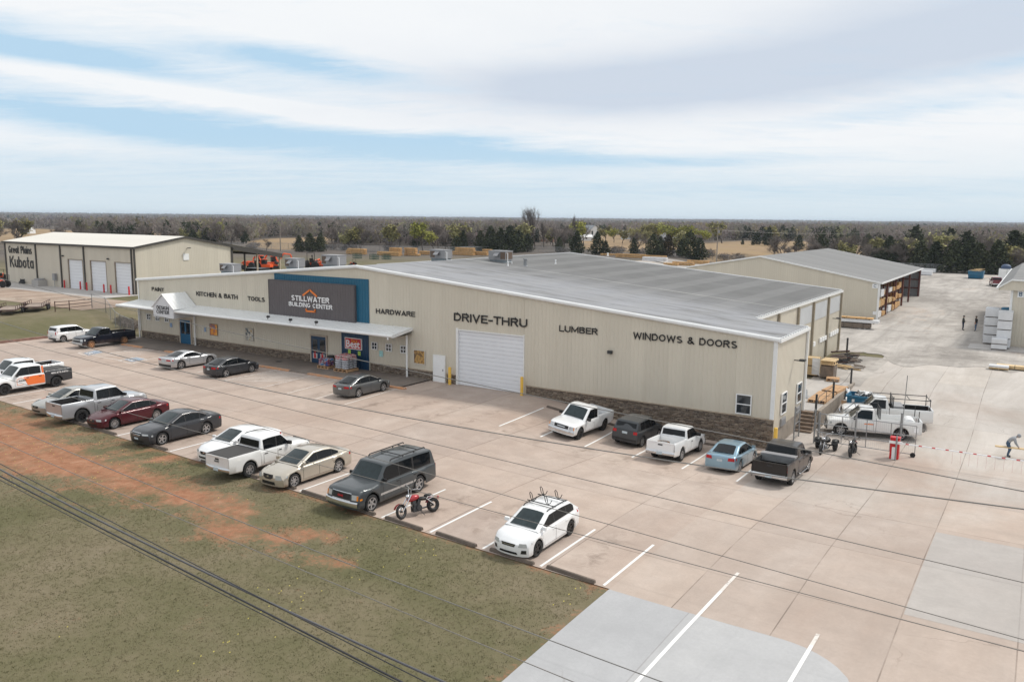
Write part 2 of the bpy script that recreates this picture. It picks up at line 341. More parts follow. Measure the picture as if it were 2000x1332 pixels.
# ------------------------------------------------------------------ fields, seen from above
def px(x,y,z=None):
    if z is None: z=np.zeros_like(x)
    d=np.stack([x-CAM[0],y-CAM[1],z-CAM[2]],-1); w=d@_f
    return 1000+FPX*(d@_r)/np.maximum(w,1e-3),666-FPX*(d@_u)/np.maximum(w,1e-3),w
FIELDS=[(40,463,95,10),(930,446,110,5.5),(1462,495,85,15),(1700,492,60,9),(1275,487,105,9),(565,481,55,9),(215,457,70,3),(1100,452,75,4),(1560,483,70,6),(720,444,60,3),(1150,470,60,8),(330,466,60,5),(640,470,30,3)]
def fieldmask(x,y):
    u,v,w=px(np.asarray(x,float),np.asarray(y,float)); m=np.zeros_like(u)
    for (fu,fv,a,b) in FIELDS: m=np.maximum(m,1.6-np.hypot((u-fu)/a,(v-fv)/b))
    return np.where(w>60,np.clip(m,0,1),0)
FENCE=[(-260,100),(-180,141),(-153,157),(-113,162),(-89,176),(-78,199),(-10,206),(20,195),(55,191),(75,193),(135,190)]
def beyond(x,y):  # metres beyond the yard fence
    return y-np.interp(x,[p[0] for p in FENCE],[p[1] for p in FENCE])
# ------------------------------------------------------------------ ground
def axis(lo,a,b,hi,step,g):
    xs=list(np.arange(a,b+.01,step)); s=step
    while xs[-1]<hi: s*=g; xs.append(xs[-1]+s)
    s=step; l=[a]
    while l[-1]>lo: s*=g; l.append(l[-1]-s)
    return np.array(l[:0:-1]+xs)
gx=axis(-14000,-60,100,14000,.7,1.05); gy=axis(-400,-62,60,16000,.7,1.045)
XX,YY=np.meshgrid(gx,gy); ZZ=zg(XX,YY)
STROKES=[([(-60,830),(0,850),(83,888),(166,915),(290,948),(400,988),(480,1030),(540,1060)],[4.2,3.4,2.5,1.9,1.4,.9,.8,.5]),
 ([(-40,880),(60,905),(160,925)],[1.6,1.5,1.0]),([(200,918),(290,900),(344,890)],[.5,.35,.4]),([(150,905),(230,890),(300,878)],[.5,.35,.4]),
 ([(360,962),(435,975),(490,1003)],[.9,.9,.6]),([(414,1029),(480,1045),(550,1052)],[.8,.7,.4]),([(588,1041),(634,1049)],[.6,.5]),([(613,1091),(680,1107)],[.45,.3])]
yfront=lambda x: np.where(np.asarray(x,float)<56,-23.2-(np.asarray(x,float)-19.7)*.048,-24.95)
soil=np.zeros_like(XX); halo=np.zeros_like(XX)
for pts,ws in STROKES:
    W3=[G(*p)[:2] for p in pts]
    for (a,b,wa,wb) in zip(W3[:-1],W3[1:],ws[:-1],ws[1:]):
        ab=b-a; t=np.clip(((XX-a[0])*ab[0]+(YY-a[1])*ab[1])/(ab@ab),0,1); d=np.hypot(XX-a[0]-t*ab[0],YY-a[1]-t*ab[1])
        soil=np.maximum(soil,np.exp(-(d/(wa+(wb-wa)*t))**2)); halo=np.maximum(halo,np.exp(-(d/(2.3*(wa+(wb-wa)*t)))**2))
edge=np.exp(-((YY-yfront(XX)+.1)/.35)**2)*.55*((XX>10)&(XX<68)); soil=np.maximum(np.maximum(soil*(.72+.28*sst(62,30,XX*1.0)) if False else soil*np.where(XX<48,.95,.74),halo*.50),edge)
soil=np.maximum(soil,.5*np.exp(-((XX-67.3)/.3)**2)*(YY<-24.5)*(YY>-60))
nx_,ny_=len(gx),len(gy); ii=np.arange(nx_*ny_).reshape(ny_,nx_)
Fq=np.stack([ii[:-1,:-1],ii[:-1,1:],ii[1:,1:],ii[1:,:-1]],-1).reshape(-1,4)
t=NT('ground_grass'); co=t.coords('Object')
big=t.noise(co,.11,5,.6,.4); mid=t.noise(co,.55,6,.7,.3); fine=t.noise(co,5.5,5,.7); vf=t.noise(co,26,3,.7)
gcol=t.ramp(t.math('ADD',t.math('MULTIPLY',big,.62),t.math('MULTIPLY',mid,.38)),[(.33,(.098,.100,.048)),(.43,(.130,.124,.068)),(.51,(.162,.145,.088)),(.59,(.195,.166,.110)),(.70,(.245,.203,.148))])
gcol=t.mix(t.ramp(fine,[(.4,.0),(.75,.3)]),gcol,(.085,.082,.036))
gcol=t.mix(t.ramp(vf,[(.45,0.),(.75,.5)]),gcol,(.21,.175,.11))
at=t.n('ShaderNodeAttribute',attribute_name='soil'); sm=t.math('ADD',at.outputs['Fac'],t.math('MULTIPLY',t.math('SUBTRACT',mid,.5),2.0)); sm=t.math('ADD',sm,t.math('MULTIPLY',t.math('SUBTRACT',fine,.5),1.3))
scol=t.ramp(t.noise(co,1.6,6,.7,.5),[(.3,(.24,.105,.06)),(.55,(.35,.175,.105)),(.75,(.43,.25,.165))])
gcol=t.mix(t.ramp(sm,[(.36,0.),(.55,.45),(.92,.95)]),gcol,scol)
fa=t.n('ShaderNodeAttribute',attribute_name='far'); fl=t.n('ShaderNodeAttribute',attribute_name='field')
sepf=t.n('ShaderNodeMapping'); sepf.inputs['Scale'].default_value=(.0022,.0022,.0022); t.l(co,sepf.inputs['Vector'])
fn=t.noise(sepf.outputs[0],1.,8,.65,.4)
woodc=t.ramp(t.noise(co,.02,7,.75),[(.3,(.085,.078,.066)),(.5,(.125,.108,.096)),(.7,(.16,.138,.118))])
farc=t.mix(t.ramp(fn,[(.55,0.),(.66,.8)]),woodc,(.17,.135,.085))
fieldc=t.ramp(t.noise(co,.035,6,.7,.3),[(.3,(.16,.12,.07)),(.5,(.30,.215,.135)),(.7,(.27,.20,.10))])
farc=t.mix(t.ramp(fl.outputs['Fac'],[(.12,0.),(.3,1.)]),farc,fieldc)
t.set(Base_Color=t.mix(fa.outputs['Fac'],gcol,farc),Roughness=.95,Specular_IOR_Level=.1)
t.bump(t.math('ADD',t.math('MULTIPLY',fine,.6),vf),.55,.05)
ground=np_mesh('ground',np.stack([XX,YY,ZZ],-1).reshape(-1,3),Fq,t.mat,smooth=True); tag(ground,kind='structure')
for nm,arr in (('soil',soil),('far',sst(150,230,np.hypot(XX-40,YY+20))),('field',fieldmask(XX,YY))):
    a=ground.data.attributes.new(nm,'FLOAT','POINT'); a.data.foreach_set('value',arr.ravel().astype(np.float32))
# ------------------------------------------------------------------ paved sheets
def sheet(name,x0,x1,ylo,yhi,dz,nx,ny,mat,zf=None):
    xs=np.linspace(x0,x1,nx+1); V=[];flo=ylo if callable(ylo) else (lambda x:ylo); fhi=yhi if callable(yhi) else (lambda x:yhi)
    for x in xs:
        a,b=float(flo(x)),float(fhi(x))
        for s in np.linspace(0,1,ny+1):
            y=a+(b-a)*s; V.append((x,y,(float(zg(x,y)) if zf is None else zf(x,y))+dz))
    ii=np.arange((nx+1)*(ny+1)).reshape(nx+1,ny+1); F=np.stack([ii[:-1,:-1],ii[1:,:-1],ii[1:,1:],ii[:-1,1:]],-1).reshape(-1,4)
    return tag(np_mesh(name,V,F,mat,smooth=True),kind='structure')
def concrete(name,c0,c1,c2,jx=5.85,jy=5.6,ox=.35,oy=1.0,jd=.75,gray=None,stain=.35,darks=.3,pale=0,drips=False):
    t=NT(name); co=t.coords('Object')
    a=t.noise(co,.09,5,.6,.6); b=t.noise(co,.7,6,.7,.3); c=t.noise(co,9,4,.7)
    mp=t.n('ShaderNodeMapping'); mp.inputs['Scale'].default_value=(.25,.06,1); mp.inputs['Rotation'].default_value=(0,0,1.45); t.l(co,mp.inputs['Vector']); st=t.noise(mp.outputs[0],1.,7,.7,.6)
    col=t.ramp(t.math('ADD',t.math('MULTIPLY',a,.6),t.math('MULTIPLY',st,.4)),[(.36,c0),(.5,c1),(.64,c2)])
    col=t.mix(t.ramp(b,[(.40,stain*1.3),(.62,0.)]),col,tuple(k*.74 for k in c1))
    col=t.mix(t.ramp(c,[(.4,.12),(.6,0.)]),col,tuple(k*.6 for k in c1))
    sp=t.n('ShaderNodeSeparateXYZ'); t.l(co,sp.inputs[0])
    if pale: py=t.ramp(t.math('ADD',t.math('DIVIDE',sp.outputs[1],60.),t.math('ADD',t.math('MULTIPLY',t.math('SUBTRACT',a,.5),1.1),.5)),[(.42,0.),(.72,1.)]); col=t.mix(py,col,t.ramp(st,[(.35,(.40,.365,.33)),(.6,(.52,.485,.45))]))
    # every slab cures a little differently
    fx=t.math('FLOOR',t.math('DIVIDE',t.math('SUBTRACT',sp.outputs[0],ox),jx)); fy=t.math('FLOOR',t.math('DIVIDE',t.math('SUBTRACT',sp.outputs[1],oy),jy))
    cm=t.n('ShaderNodeCombineXYZ'); t.l(fx,cm.inputs[0]); t.l(fy,cm.inputs[1]); wn=t.n('ShaderNodeTexWhiteNoise'); t.l(cm.outputs[0],wn.inputs['Vector'])
    col=t.mix(1.,col,t.ramp(wn.outputs['Value'],[(0.,(.93,.93,.94)),(1.,(1.05,1.04,1.03))]),'MULTIPLY')
    j=None
    for o,per,off in ((0,jx,ox),(1,jy,oy)):
        q=t.math('ABSOLUTE',t.math('SUBTRACT',t.math('FRACT',t.math('DIVIDE',t.math('SUBTRACT',sp.outputs[o],off-.5*per),per)),.5))
        q=t.math('LESS_THAN',q,.022/per); j=q if j is None else t.math('MAXIMUM',j,q)
    jn=t.math('MULTIPLY',j,t.ramp(t.noise(co,.5,3),[(.35,.25*jd),(.6,jd)])); col=t.mix(jn,col,(.10,.075,.06))
    dk=t.ramp(t.noise(co,.22,4,.6,.8),[(.66,0.),(.78,darks)]); col=t.mix(dk,col,tuple(k*.55 for k in c1))
    # cracks, drips below the parked cars and scuffs along the lanes
    vo=t.n('ShaderNodeTexVoronoi',feature='DISTANCE_TO_EDGE'); vo.inputs['Scale'].default_value=.16; wv=t.n('ShaderNodeMix',data_type='RGBA'); wv.inputs[0].default_value=.12; t.l(co,wv.inputs[6]); nn=t.n('ShaderNodeTexNoise'); nn.inputs['Scale'].default_value=.7; nn.inputs['Detail'].default_value=6; t.l(co,nn.inputs['Vector']); t.l(nn.outputs['Color'],wv.inputs[7])
    ad=t.n('ShaderNodeVectorMath',operation='MULTIPLY_ADD'); t.l(nn.outputs['Color'],ad.inputs[0]); ad.inputs[1].default_value=(2.2,2.2,0); t.l(co,ad.inputs[2]); t.l(ad.outputs[0],vo.inputs['Vector'])
    ck=t.math('MULTIPLY',t.math('LESS_THAN',vo.outputs['Distance'],.0035),t.ramp(t.noise(co,.12,3),[(.56,0.),(.66,.30)])); col=t.mix(ck,col,(.13,.10,.08))
    if drips:
        sx=t.math('ABSOLUTE',t.math('SUBTRACT',t.math('FRACT',t.math('DIVIDE',t.math('SUBTRACT',sp.outputs[0],67.2),2.715)),.5)); gx_=t.ramp(sx,[(.0,1.),(.2,.35),(.42,0.)])
        yy=t.math('DIVIDE',t.math('ADD',sp.outputs[1],30.),40.); by=t.ramp(yy,[(.14,0.),(.17,1.),(.24,.8),(.30,0.),(.46,0.),(.52,.9),(.60,.7),(.66,0.)]); sp2=t.ramp(t.noise(co,1.1,5,.7,.6),[(.46,0.),(.66,1.)])
        col=t.mix(t.math('MULTIPLY',t.math('MULTIPLY',gx_,by),t.math('MULTIPLY',sp2,.75)),col,(.15,.11,.085))
    mp2=t.n('ShaderNodeMapping'); mp2.inputs['Scale'].default_value=(.035,1.3,1); mp2.inputs['Rotation'].default_value=(0,0,.06); t.l(co,mp2.inputs['Vector']); scf=t.ramp(t.noise(mp2.outputs[0],1.,5,.65,.3),[(.55,0.),(.72,.30)]); col=t.mix(scf,col,tuple(k*.68 for k in c1))
    mp3=t.n('ShaderNodeMapping'); mp3.inputs['Scale'].default_value=(1.1,.05,1); mp3.inputs['Rotation'].default_value=(0,0,-.12); t.l(co,mp3.inputs['Vector']); scf=t.ramp(t.noise(mp3.outputs[0],1.,5,.65,.3),[(.56,0.),(.74,.24)]); col=t.mix(scf,col,tuple(k*.72 for k in c1))
    t.set(Base_Color=col,Roughness=.82,Specular_IOR_Level=.25); t.bump(c,.12,.01); return t.mat
MT['lot']=concrete('lot_concrete',(.385,.298,.248),(.45,.365,.312),(.505,.43,.378),drips=True)
MT['drive']=concrete('drive_concrete',(.385,.39,.40),(.425,.43,.44),(.47,.475,.48),5.85,9.,.35,3.,.25,stain=.2,darks=.12)
MT['apron']=concrete('apron_concrete',(.40,.318,.268),(.46,.382,.33),(.51,.442,.395),3.4,5.6,73.3,1.0,.6,stain=.3,darks=.2,pale=1)
MT['newslab']=concrete('new_slab',(.415,.38,.355),(.45,.42,.395),(.475,.45,.43),6.8,5.6,73.3,1.0,.3,stain=.3,darks=.1)
MT['slab']=concrete('slab_concrete',(.44,.42,.40),(.48,.46,.44),(.50,.48,.46),5.85,5.6,.35,1.,.3,stain=.25,darks=.1)
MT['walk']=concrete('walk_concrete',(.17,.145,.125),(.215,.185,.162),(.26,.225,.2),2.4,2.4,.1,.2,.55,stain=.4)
def gravel(name,cols,s1=.06,s2=.5):
    t=NT(name); co=t.coords('Object'); mp=t.n('ShaderNodeMapping'); mp.inputs['Scale'].default_value=(1,.35,1); mp.inputs['Rotation'].default_value=(0,0,.15); t.l(co,mp.inputs['Vector'])
    a=t.noise(mp.outputs[0],s1,6,.65,.7); b=t.noise(co,s2,6,.75,.4); c=t.noise(co,7,4,.75)
    f=t.math('ADD',t.math('MULTIPLY',a,.6),t.math('ADD',t.math('MULTIPLY',b,.3),t.math('MULTIPLY',c,.1)))
    t.set(Base_Color=t.ramp(f,[(.40+.05*i,cc) for i,cc in enumerate(cols)]),Roughness=.95,Specular_IOR_Level=.1); t.bump(t.math('ADD',b,c),.5,.05)
    mp4=t.n('ShaderNodeMapping'); mp4.inputs['Scale'].default_value=(.55,.045,1); mp4.inputs['Rotation'].default_value=(0,0,.10); t.l(co,mp4.inputs['Vector']); tk=t.ramp(t.noise(mp4.outputs[0],1.,6,.7,.5),[(.44,0.),(.64,.75)]); pt=t.ramp(t.noise(co,.16,7,.75,.8),[(.47,0.),(.66,.7)]); cc=t.bsdf.inputs['Base Color'].links[0].from_socket; cc=t.mix(tk,cc,tuple(k*.66 for k in cols[2])); cc=t.mix(pt,cc,tuple(k*.62 for k in cols[1])); t.l(cc,t.bsdf.inputs['Base Color']); return t.mat
MT['yard']=gravel('yard_gravel',[(.24,.222,.205),(.37,.342,.315),(.45,.42,.39),(.49,.46,.43),(.44,.36,.30)])
MT['dirt']=gravel('dirt_yard',[(.22,.16,.12),(.34,.255,.20),(.40,.31,.25),(.42,.35,.29)])
sheet('parking_lot',-7.5,67.5,lambda x:yfront(x),.25,.03,90,34,MT['lot'])
sheet('concrete_apron',67.5,112,-60,47,.03,52,110,MT['apron']); sheet('concrete_apron',66.2,67.5,.25,7.4,.03,3,10,MT['apron'])
sheet('driveway',67.5,76.3,-60,lambda x:-25.0 if x<73.6 else -25.0-2.6*(1-math.sqrt(max(0,1-((x-73.6)/2.75)**2))),.038,24,60,MT['drive'])
q=[G(*p) for p in ((1800,1035),(1730,1235))]
sheet('concrete_slab',76.74,90,-20.9,-10.8,.034,14,14,MT['newslab'])
sheet('gravel_yard',-20,112,lambda x:24.+20*float(fbm(np.array(x/6.+2.),np.array(3.3),5)),188,.05,300,90,MT['yard'])
sheet('gravel_yard',64.2,68.2,18.9,34,.04,6,16,MT['yard'])
sheet('kubota_apron'.replace('kubota_apron','concrete_pad'),-120,-33,15.3,24.5,.05,60,10,MT['slab'])
sheet('dirt_yard',-120,-21,5.5,15.3,.04,60,10,MT['dirt'])
sheet('sidewalk',.0,39.2,-3.9,.2,.13,40,4,MT['walk'])
mbk=MB(); mbk.box(.0,39.2,-3.93,-3.9,-.02,.128); tag(mbk.build('sidewalk_face',MT['walk']),kind='structure')
t=NT('kerb_paint'); co=t.coords('Object'); t.set(Base_Color=t.mix(t.ramp(t.noise(co,2.5,6,.7),[(.42,0.),(.62,.8)]),(.62,.30,.14),(.40,.30,.24)),Roughness=.8); MT['kerb_paint']=t.mat
for a,b in (((246,670.5),(283,677)),((321,685),(352,689)),((506,713),(556,724.5)),((592,730.5),(668,741)),((757,753),(786,759.5))):
    xa,xb=at_z(*a,.13)[0],at_z(*b,.13)[0]; m=MB(); m.box(xa,xb,-4.02,-3.70,.0,.137); o=tag(m.build('painted_kerb',MT['kerb_paint']),kind='structure')
# worn paint
def paint(name,col,wear=.5,rough=.7):
    t=NT(name); co=t.coords('Object'); f=t.ramp(t.math('ADD',t.math('MULTIPLY',t.noise(co,1.1,5,.7),.5),t.math('MULTIPLY',t.noise(co,9,4,.75),.5)),[(.5-wear*.25,0.),(.5+.08-wear*.15,1.)])
    tr=t.n('ShaderNodeBsdfTransparent'); mx=t.n('ShaderNodeMixShader'); t.l(f,mx.inputs[0]); t.l(tr.outputs[0],mx.inputs[1]); t.l(t.bsdf.outputs[0],mx.inputs[2]); t.l(mx.outputs[0],t.out.inputs[0])
    t.set(Base_Color=col,Roughness=rough); return t.mat
MT['line']=paint('line_paint',(.74,.74,.73),1.35); MT['line_worn']=paint('worn_line_paint',(.66,.62,.58),.72); MT['hc_blue']=paint('blue_paint',(.30,.37,.46),.4)
def strip(m,a,b,w,dz=.036,n=6,mi=0):
    a=np.array(a[:2],float);b=np.array(b[:2],float); d=(b-a)/np.linalg.norm(b-a); q=np.array([-d[1],d[0]])*w/2; rows=[]
    for s in np.linspace(0,1,n+1):
        c=a+(b-a)*s; rows.append([(*(c+q),float(zg(*(c+q)))+dz),(*(c-q),float(zg(*(c-q)))+dz)])
    m.grid(rows[::-1],mi)
stx=[67.2-2.715*k for k in range(19)]
def marking(a,b,w,mat='line',dz=.036):
    m=MB(); strip(m,a,b,w,dz,8); tag(m.build('road_marking',MT[mat]),kind='structure')
for x in stx: marking((x,float(yfront(x))+.12),(x,float(yfront(x))+4.7),.11)
for a,b in (((975,833),(1062,797)),((1055.5,854),(1082,842)),((1142,873),(1198,843)),((1234,894),(1265,878)),((1331.6,916.5),(1390,879)),((1438.5,941),(1473,914))): marking(G(*a),G(*b),.11)
for a,b in (((561,769),(658,743)),((616,780),(652,769)),((673,790.6),(776,760)),((436,744),(540,723)),((506,759),(608,735)),((436,744),(506,759)),((180,695),(239,705)),((209,690.7),(285,681)),((260.5,709.6),(312,698)),((304,718),(314,715.5)),((385,728),(420,720))): marking(G(*a),G(*b),.10,'line_worn')
A,B,C_,D=[G(*p)[:2] for p in ((436,744),(540,723),(608,735),(506,759))]
for k in range(9):
    s0=.02+k*.115; s1=s0+.5
    if s1<=1: a=A+(B-A)*s0; b=D+(C_-D)*s1; marking(a,b,.1,'line_worn')
    else: a=A+(B-A)*s0; b=B+(C_-B)*max(.1,(1-s0)/.5); marking(a,b,.1,'line_worn')
A,B,C_,D=[G(*p)[:2] for p in ((180,695),(285,681),(300,684),(239,705))]
for k in range(7):
    s0=.05+k*.13; marking(A+(B-A)*s0,D+(C_-D)*min(1,s0+.28),.1,'line_worn')
for rect,out in ((((160.5,690),(188,685.2),(202.5,688.6),(173.5,694.5)),((153,690),(176.4,684),(208,688.6),(170.6,696))),(((240,702.5),(269,698.7),(283.7,702.4),(257.6,707.5)),((231.5,705),(265,698),(288,703),(257.6,711)))):
    q=[G(*p)[:2] for p in rect]; m=MB(); m.face([(*p,float(zg(*p))+.037) for p in q][::-1]); o=m.build('accessible_bay_marking',MT['hc_blue']); tag(o,kind='structure')
    w=[G(*p)[:2] for p in out]
    for i in range(4): marking(w[i],w[(i+1)%4],.1,'line_worn',.038)
    # wheelchair figure: head, back, seat, leg and wheel
    e1=(q[1]-q[0]); e2=(q[3]-q[0]); P=lambda s,r:q[0]+e1*s+e2*r
    for a,b in (((.30,.42),(.55,.42)),((.30,.42),(.28,.68)),((.28,.68),(.12,.74)),((.45,.42),(.45,.62)),((.62,.38),(.70,.44))): marking(P(*a),P(*b),.12,'line_worn',.040)
    for k in range(8):
        a0,a1=k*.6+1.2,k*.6+1.8; marking(P(.34+.17*math.cos(a0),.40+.26*math.sin(a0)),P(.34+.17*math.cos(a1),.40+.26*math.sin(a1)),.09,'line_worn',.040)
marking(G(1236,1342)[:2],G(1408,1156)[:2],.125,'line',.046); marking(G(1408,1156)[:2],G(1442,1120)[:2],.125,'line_worn',.046)
marking(G(1536,1345)[:2],G(1585,1262)[:2],.125,'line',.046); marking(G(1585,1262)[:2],G(1598,1240)[:2],.125,'line_worn',.046)
# wheel stops
def wheel_stop(cx,cy,L,label,rz=0.):
    m=MB(); h=.13; prof=[(-.085,0),(-.075,.08),(-.045,h),(.045,h),(.075,.08),(.085,0)]
    rows=[[(x,p[0]*s,p[1]*s2) for p in prof] for x,s,s2 in ((-L/2,.9,.9),(-L/2+.03,1,1),(L/2-.03,1,1),(L/2,.9,.9))]
    m.grid(rows); m.face([rows[0][k] for k in range(6)][::-1]); m.face([rows[-1][k] for k in range(6)])
    o=m.build('wheel_stop',MT['wheelstop'],smooth=40); o.location=(cx,cy,float(zg(cx,cy))+.03); o.rotation_euler=(0,-math.atan2(float(zg(cx+1,cy)-zg(cx-1,cy)),2),rz); tag(o,label,'wheel stop','wheel stops at the heads of the parking bays')
VL=['white hatchback','empty bay with a rust stain','red motorcycle','grey long utility wagon','champagne sedan','white pickup with a covered bed','white sedan','dark grey sedan','maroon sedan','silver pickup','beige sedan','orange and white pickup']
occ={0:'beside the empty bay with a rust stain, nearest the driveway',1:'in front of the white hatchback with roof racks',2:'at the empty bay between the red motorcycle and the white hatchback',3:'in front of the red motorcycle',4:'in front of the grey long wagon',5:'at the empty bay between champagne sedan and grey wagon',6:'in front of the champagne sedan',7:'behind the white pickup with a covered bed',8:'in front of the white sedan beside the covered pickup',9:'at the red dirt track between two sedans',10:'in front of the dark grey sedan',11:'at the maroon sedan',12:'behind the silver pickup',13:'in front of the beige sedan',14:'at the empty bay beside the orange and white pickup',15:'in front of the orange and white pickup'}
for k in range(16):
    if k in (9,11): continue
    x=(stx[k]+stx[k+1])/2; wheel_stop(x+random.uniform(-.1,.1),float(yfront(x))+.12,2.1,'brown concrete wheel stop '+occ[k],random.uniform(-.02,.02)-.03)
for p,l in (((1092,803),'behind the white extended cab pickup'),((1188,829),'ahead of the grey boxy wagon'),((1374,868),'between the white pickup and light blue sedan by the stone wall'),((1482,890),'ahead of the light blue sedan by the stone wall')):
    g=G(*p); wheel_stop(g[0],g[1],2.0,'brown concrete wheel stop '+l)
# brick edge of the lot at the foot of the grass bank
m=MB(); rows=[]
for y in np.linspace(-13,-1.5,24):
    x=-7.55-.10*(y+8)*0; rows.append([(x+.05,y,float(zg(x,y))+.02),(x+.03,y,float(zg(x,y))+.24),(x-.25,y,float(zg(x,y))+.26),(x-.55,y,float(zg(x-.55,y))-.05)])
m.grid(rows); tag(m.build('kerb',M('red_kerb',(.21,.115,.09),.9,0,.35,2,bump=.3)),kind='structure')
# lawn: short tufts, thick enough to break up the sheet, and dandelions
N=42000; tx=np.random.uniform(5,67.2,N*3); ty=np.random.uniform(-48,-23,N*3)
u,v,w=px(tx,ty); ok=(ty<yfront(tx)-.15)&(u>-40)&(u<1300)&(v<1370)&(w>5); tx=tx[ok];ty=ty[ok]
sv=np.zeros_like(tx)
for pts,ws in STROKES:
    W3=[G(*p)[:2] for p in pts]
    for (a,b,wa,wb) in zip(W3[:-1],W3[1:],ws[:-1],ws[1:]):
        ab=b-a; tt=np.clip(((tx-a[0])*ab[0]+(ty-a[1])*ab[1])/(ab@ab),0,1); sv=np.maximum(sv,np.exp(-(np.hypot(tx-a[0]-tt*ab[0],ty-a[1]-tt*ab[1])/(wa+(wb-wa)*tt))**2))
keep=np.random.rand(len(tx))>np.clip(sv*1.5+(fbm(tx*.8,ty*.8)-.45)*1.2,0,1); tx=tx[keep][:N];ty=ty[keep][:N]
def tufts(name,tx,ty,h0,h1,wd,mat,nb):
    n=len(tx); V=[];tz=zg(tx,ty)
    for k in range(nb):
        a=np.random.uniform(0,6.28,n); h=np.random.uniform(h0,h1,n); ln=h*np.random.uniform(.2,.9,n); dx=np.random.normal(0,.035,n); dy=np.random.normal(0,.035,n); b=np.random.uniform(0,6.28,n)
        cx,cy=tx+dx,ty+dy
        V.append(np.stack([np.stack([cx-wd*np.cos(a),cy-wd*np.sin(a),tz-.005],-1),np.stack([cx+wd*np.cos(a),cy+wd*np.sin(a),tz-.005],-1),np.stack([cx+ln*np.cos(b),cy+ln*np.sin(b),tz+h],-1)],1))
    V=np.concatenate(V).reshape(-1,3); F=np.arange(len(V)).reshape(-1,3); return np_mesh(name,V,F,mat,nper=3)
t=NT('grass_blades'); co=t.coords('Object'); t.set(Base_Color=t.ramp(t.math('ADD',t.math('MULTIPLY',t.noise(co,.3,4,.6),.6),t.math('MULTIPLY',t.noise(co,12,2),.4)),[(.36,(.118,.120,.056)),(.47,(.158,.146,.082)),(.57,(.20,.172,.108)),(.68,(.285,.235,.16))]),Roughness=.9,Specular_IOR_Level=.1)
tag(tufts('grass',tx,ty,.015,.045,.011,t.mat,4),kind='stuff')
n=420; dx=np.random.uniform(20,67,n*4); dy=np.random.uniform(-46,-25.2,n*4); dk=fbm(dx*.22,dy*.22)>.52; dx=dx[dk][:n];dy=dy[dk][:n]; V=[];s=.019
for x,y in zip(dx,dy): z=float(zg(x,y))+.07; V+=[(x-s,y-s,z),(x+s,y-s,z),(x+s,y+s,z+.02),(x-s,y+s,z+.02)]
tag(np_mesh('dandelions',V,np.arange(len(V)).reshape(-1,4),[M('dandelion',(.55,.46,.10),.7,0,.2,9)]),kind='stuff')
# air
hm=bpy.data.materials.new('air'); hm.use_nodes=True; ht=hm.node_tree; ht.nodes.remove(ht.nodes['Principled BSDF']); pv=ht.nodes.new('ShaderNodeVolumePrincipled'); pv.inputs['Density'].default_value=HAZE; pv.inputs['Color'].default_value=(.76,.86,1.0,1); pv.inputs['Anisotropy'].default_value=.1
ht.links.new(pv.outputs[0],ht.nodes['Material Output'].inputs['Volume'])
m=MB(); m.box(-15500,15500,-600,17000,-6,30)
if HAZE>0:
    o=m.build('haze',hm); tag(o,kind='stuff')
# ------------------------------------------------------------------ metal buildings
def ribbed(p0,p1,zb,zt,pitch=.305,depth=.017,openings=(),m=0,mb=None):
    """ribbed sheet wall seen from the right-hand side of p0->p1"""
    p0=np.array(p0,float);p1=np.array(p1,float);L=np.linalg.norm(p1-p0);d=(p1-p0)/L;n=np.array([d[1],-d[0]])
    ss=[0.];dd=[0.];s=.1
    while s+.12<L:
        for a,h in ((0,0),(.022,depth),(.062,depth),(.084,0)): ss.append(s+a);dd.append(h)
        ss.append(s+.19);dd.append(.006)
        s+=pitch
    ss.append(L);dd.append(0.)
    for a,b,_ in openings:
        for q in (a,b):
            ss+= [q-1e-3,q+1e-3]; dd+=[0.,0.]
    o=np.argsort(ss,kind='stable'); ss=np.array(ss)[o];dd=np.array(dd)[o]
    mb=mb or MB()
    fz=zb if callable(zb) else (lambda s:zb); ft=zt if callable(zt) else (lambda s:zt)
    def seg(idx,bot):
        rows=[[],[]]
        for i in idx:
            c=p0+d*ss[i]+n*dd[i]; rows[0].append((*c,bot(ss[i]))); rows[1].append((*c,ft(ss[i])))
        if len(idx)>1: mb.grid(rows,m)
    cuts=sorted(openings); cur=0.
    for a,b,top in cuts:
        seg([i for i in range(len(ss)) if cur-1e-6<=ss[i]<=a],fz); seg([i for i in range(len(ss)) if a<=ss[i]<=b],lambda s,top=top:top); cur=b
    seg([i for i in range(len(ss)) if ss[i]>=cur],fz); return mb
def window(parent,x0,x1,z0,z1,y,cross=True,name='window',fw=.06,axis='y',mid=False):
    f=MB();g=MB()
    def bx(mb,a0,a1,b0,b1,d0,d1):
        if axis=='y': mb.box(a0,a1,y-d1,y-d0,b0,b1)
        else: mb.box(y+d0,y+d1,a0,a1,b0,b1)
    bx(f,x0,x1,z0,z0+fw,.0,.09);bx(f,x0,x1,z1-fw,z1,.0,.09);bx(f,x0,x0+fw,z0+fw,z1-fw,.0,.09);bx(f,x1-fw,x1,z0+fw,z1-fw,.0,.09)
    zm=(z0+z1)/2;xm=(x0+x1)/2
    if cross: bx(f,xm-.025,xm+.025,z0+fw,z1-fw,.05,.085);bx(f,x0+fw,xm-.025,zm-.025,zm+.025,.05,.085);bx(f,xm+.025,x1-fw,zm-.025,zm+.025,.05,.085)
    if mid: bx(f,x0+fw,x1-fw,zm-.03,zm+.03,.05,.085)
    w=f.build(name,MT['white_paint'],parent); bx(g,x0+fw,x1-fw,z0+fw,z1-fw,.04,.055); g.build('pane',MT['glass'],w); return w
MT['door_seam']=M('door_seam',(.60,.61,.64),.6)
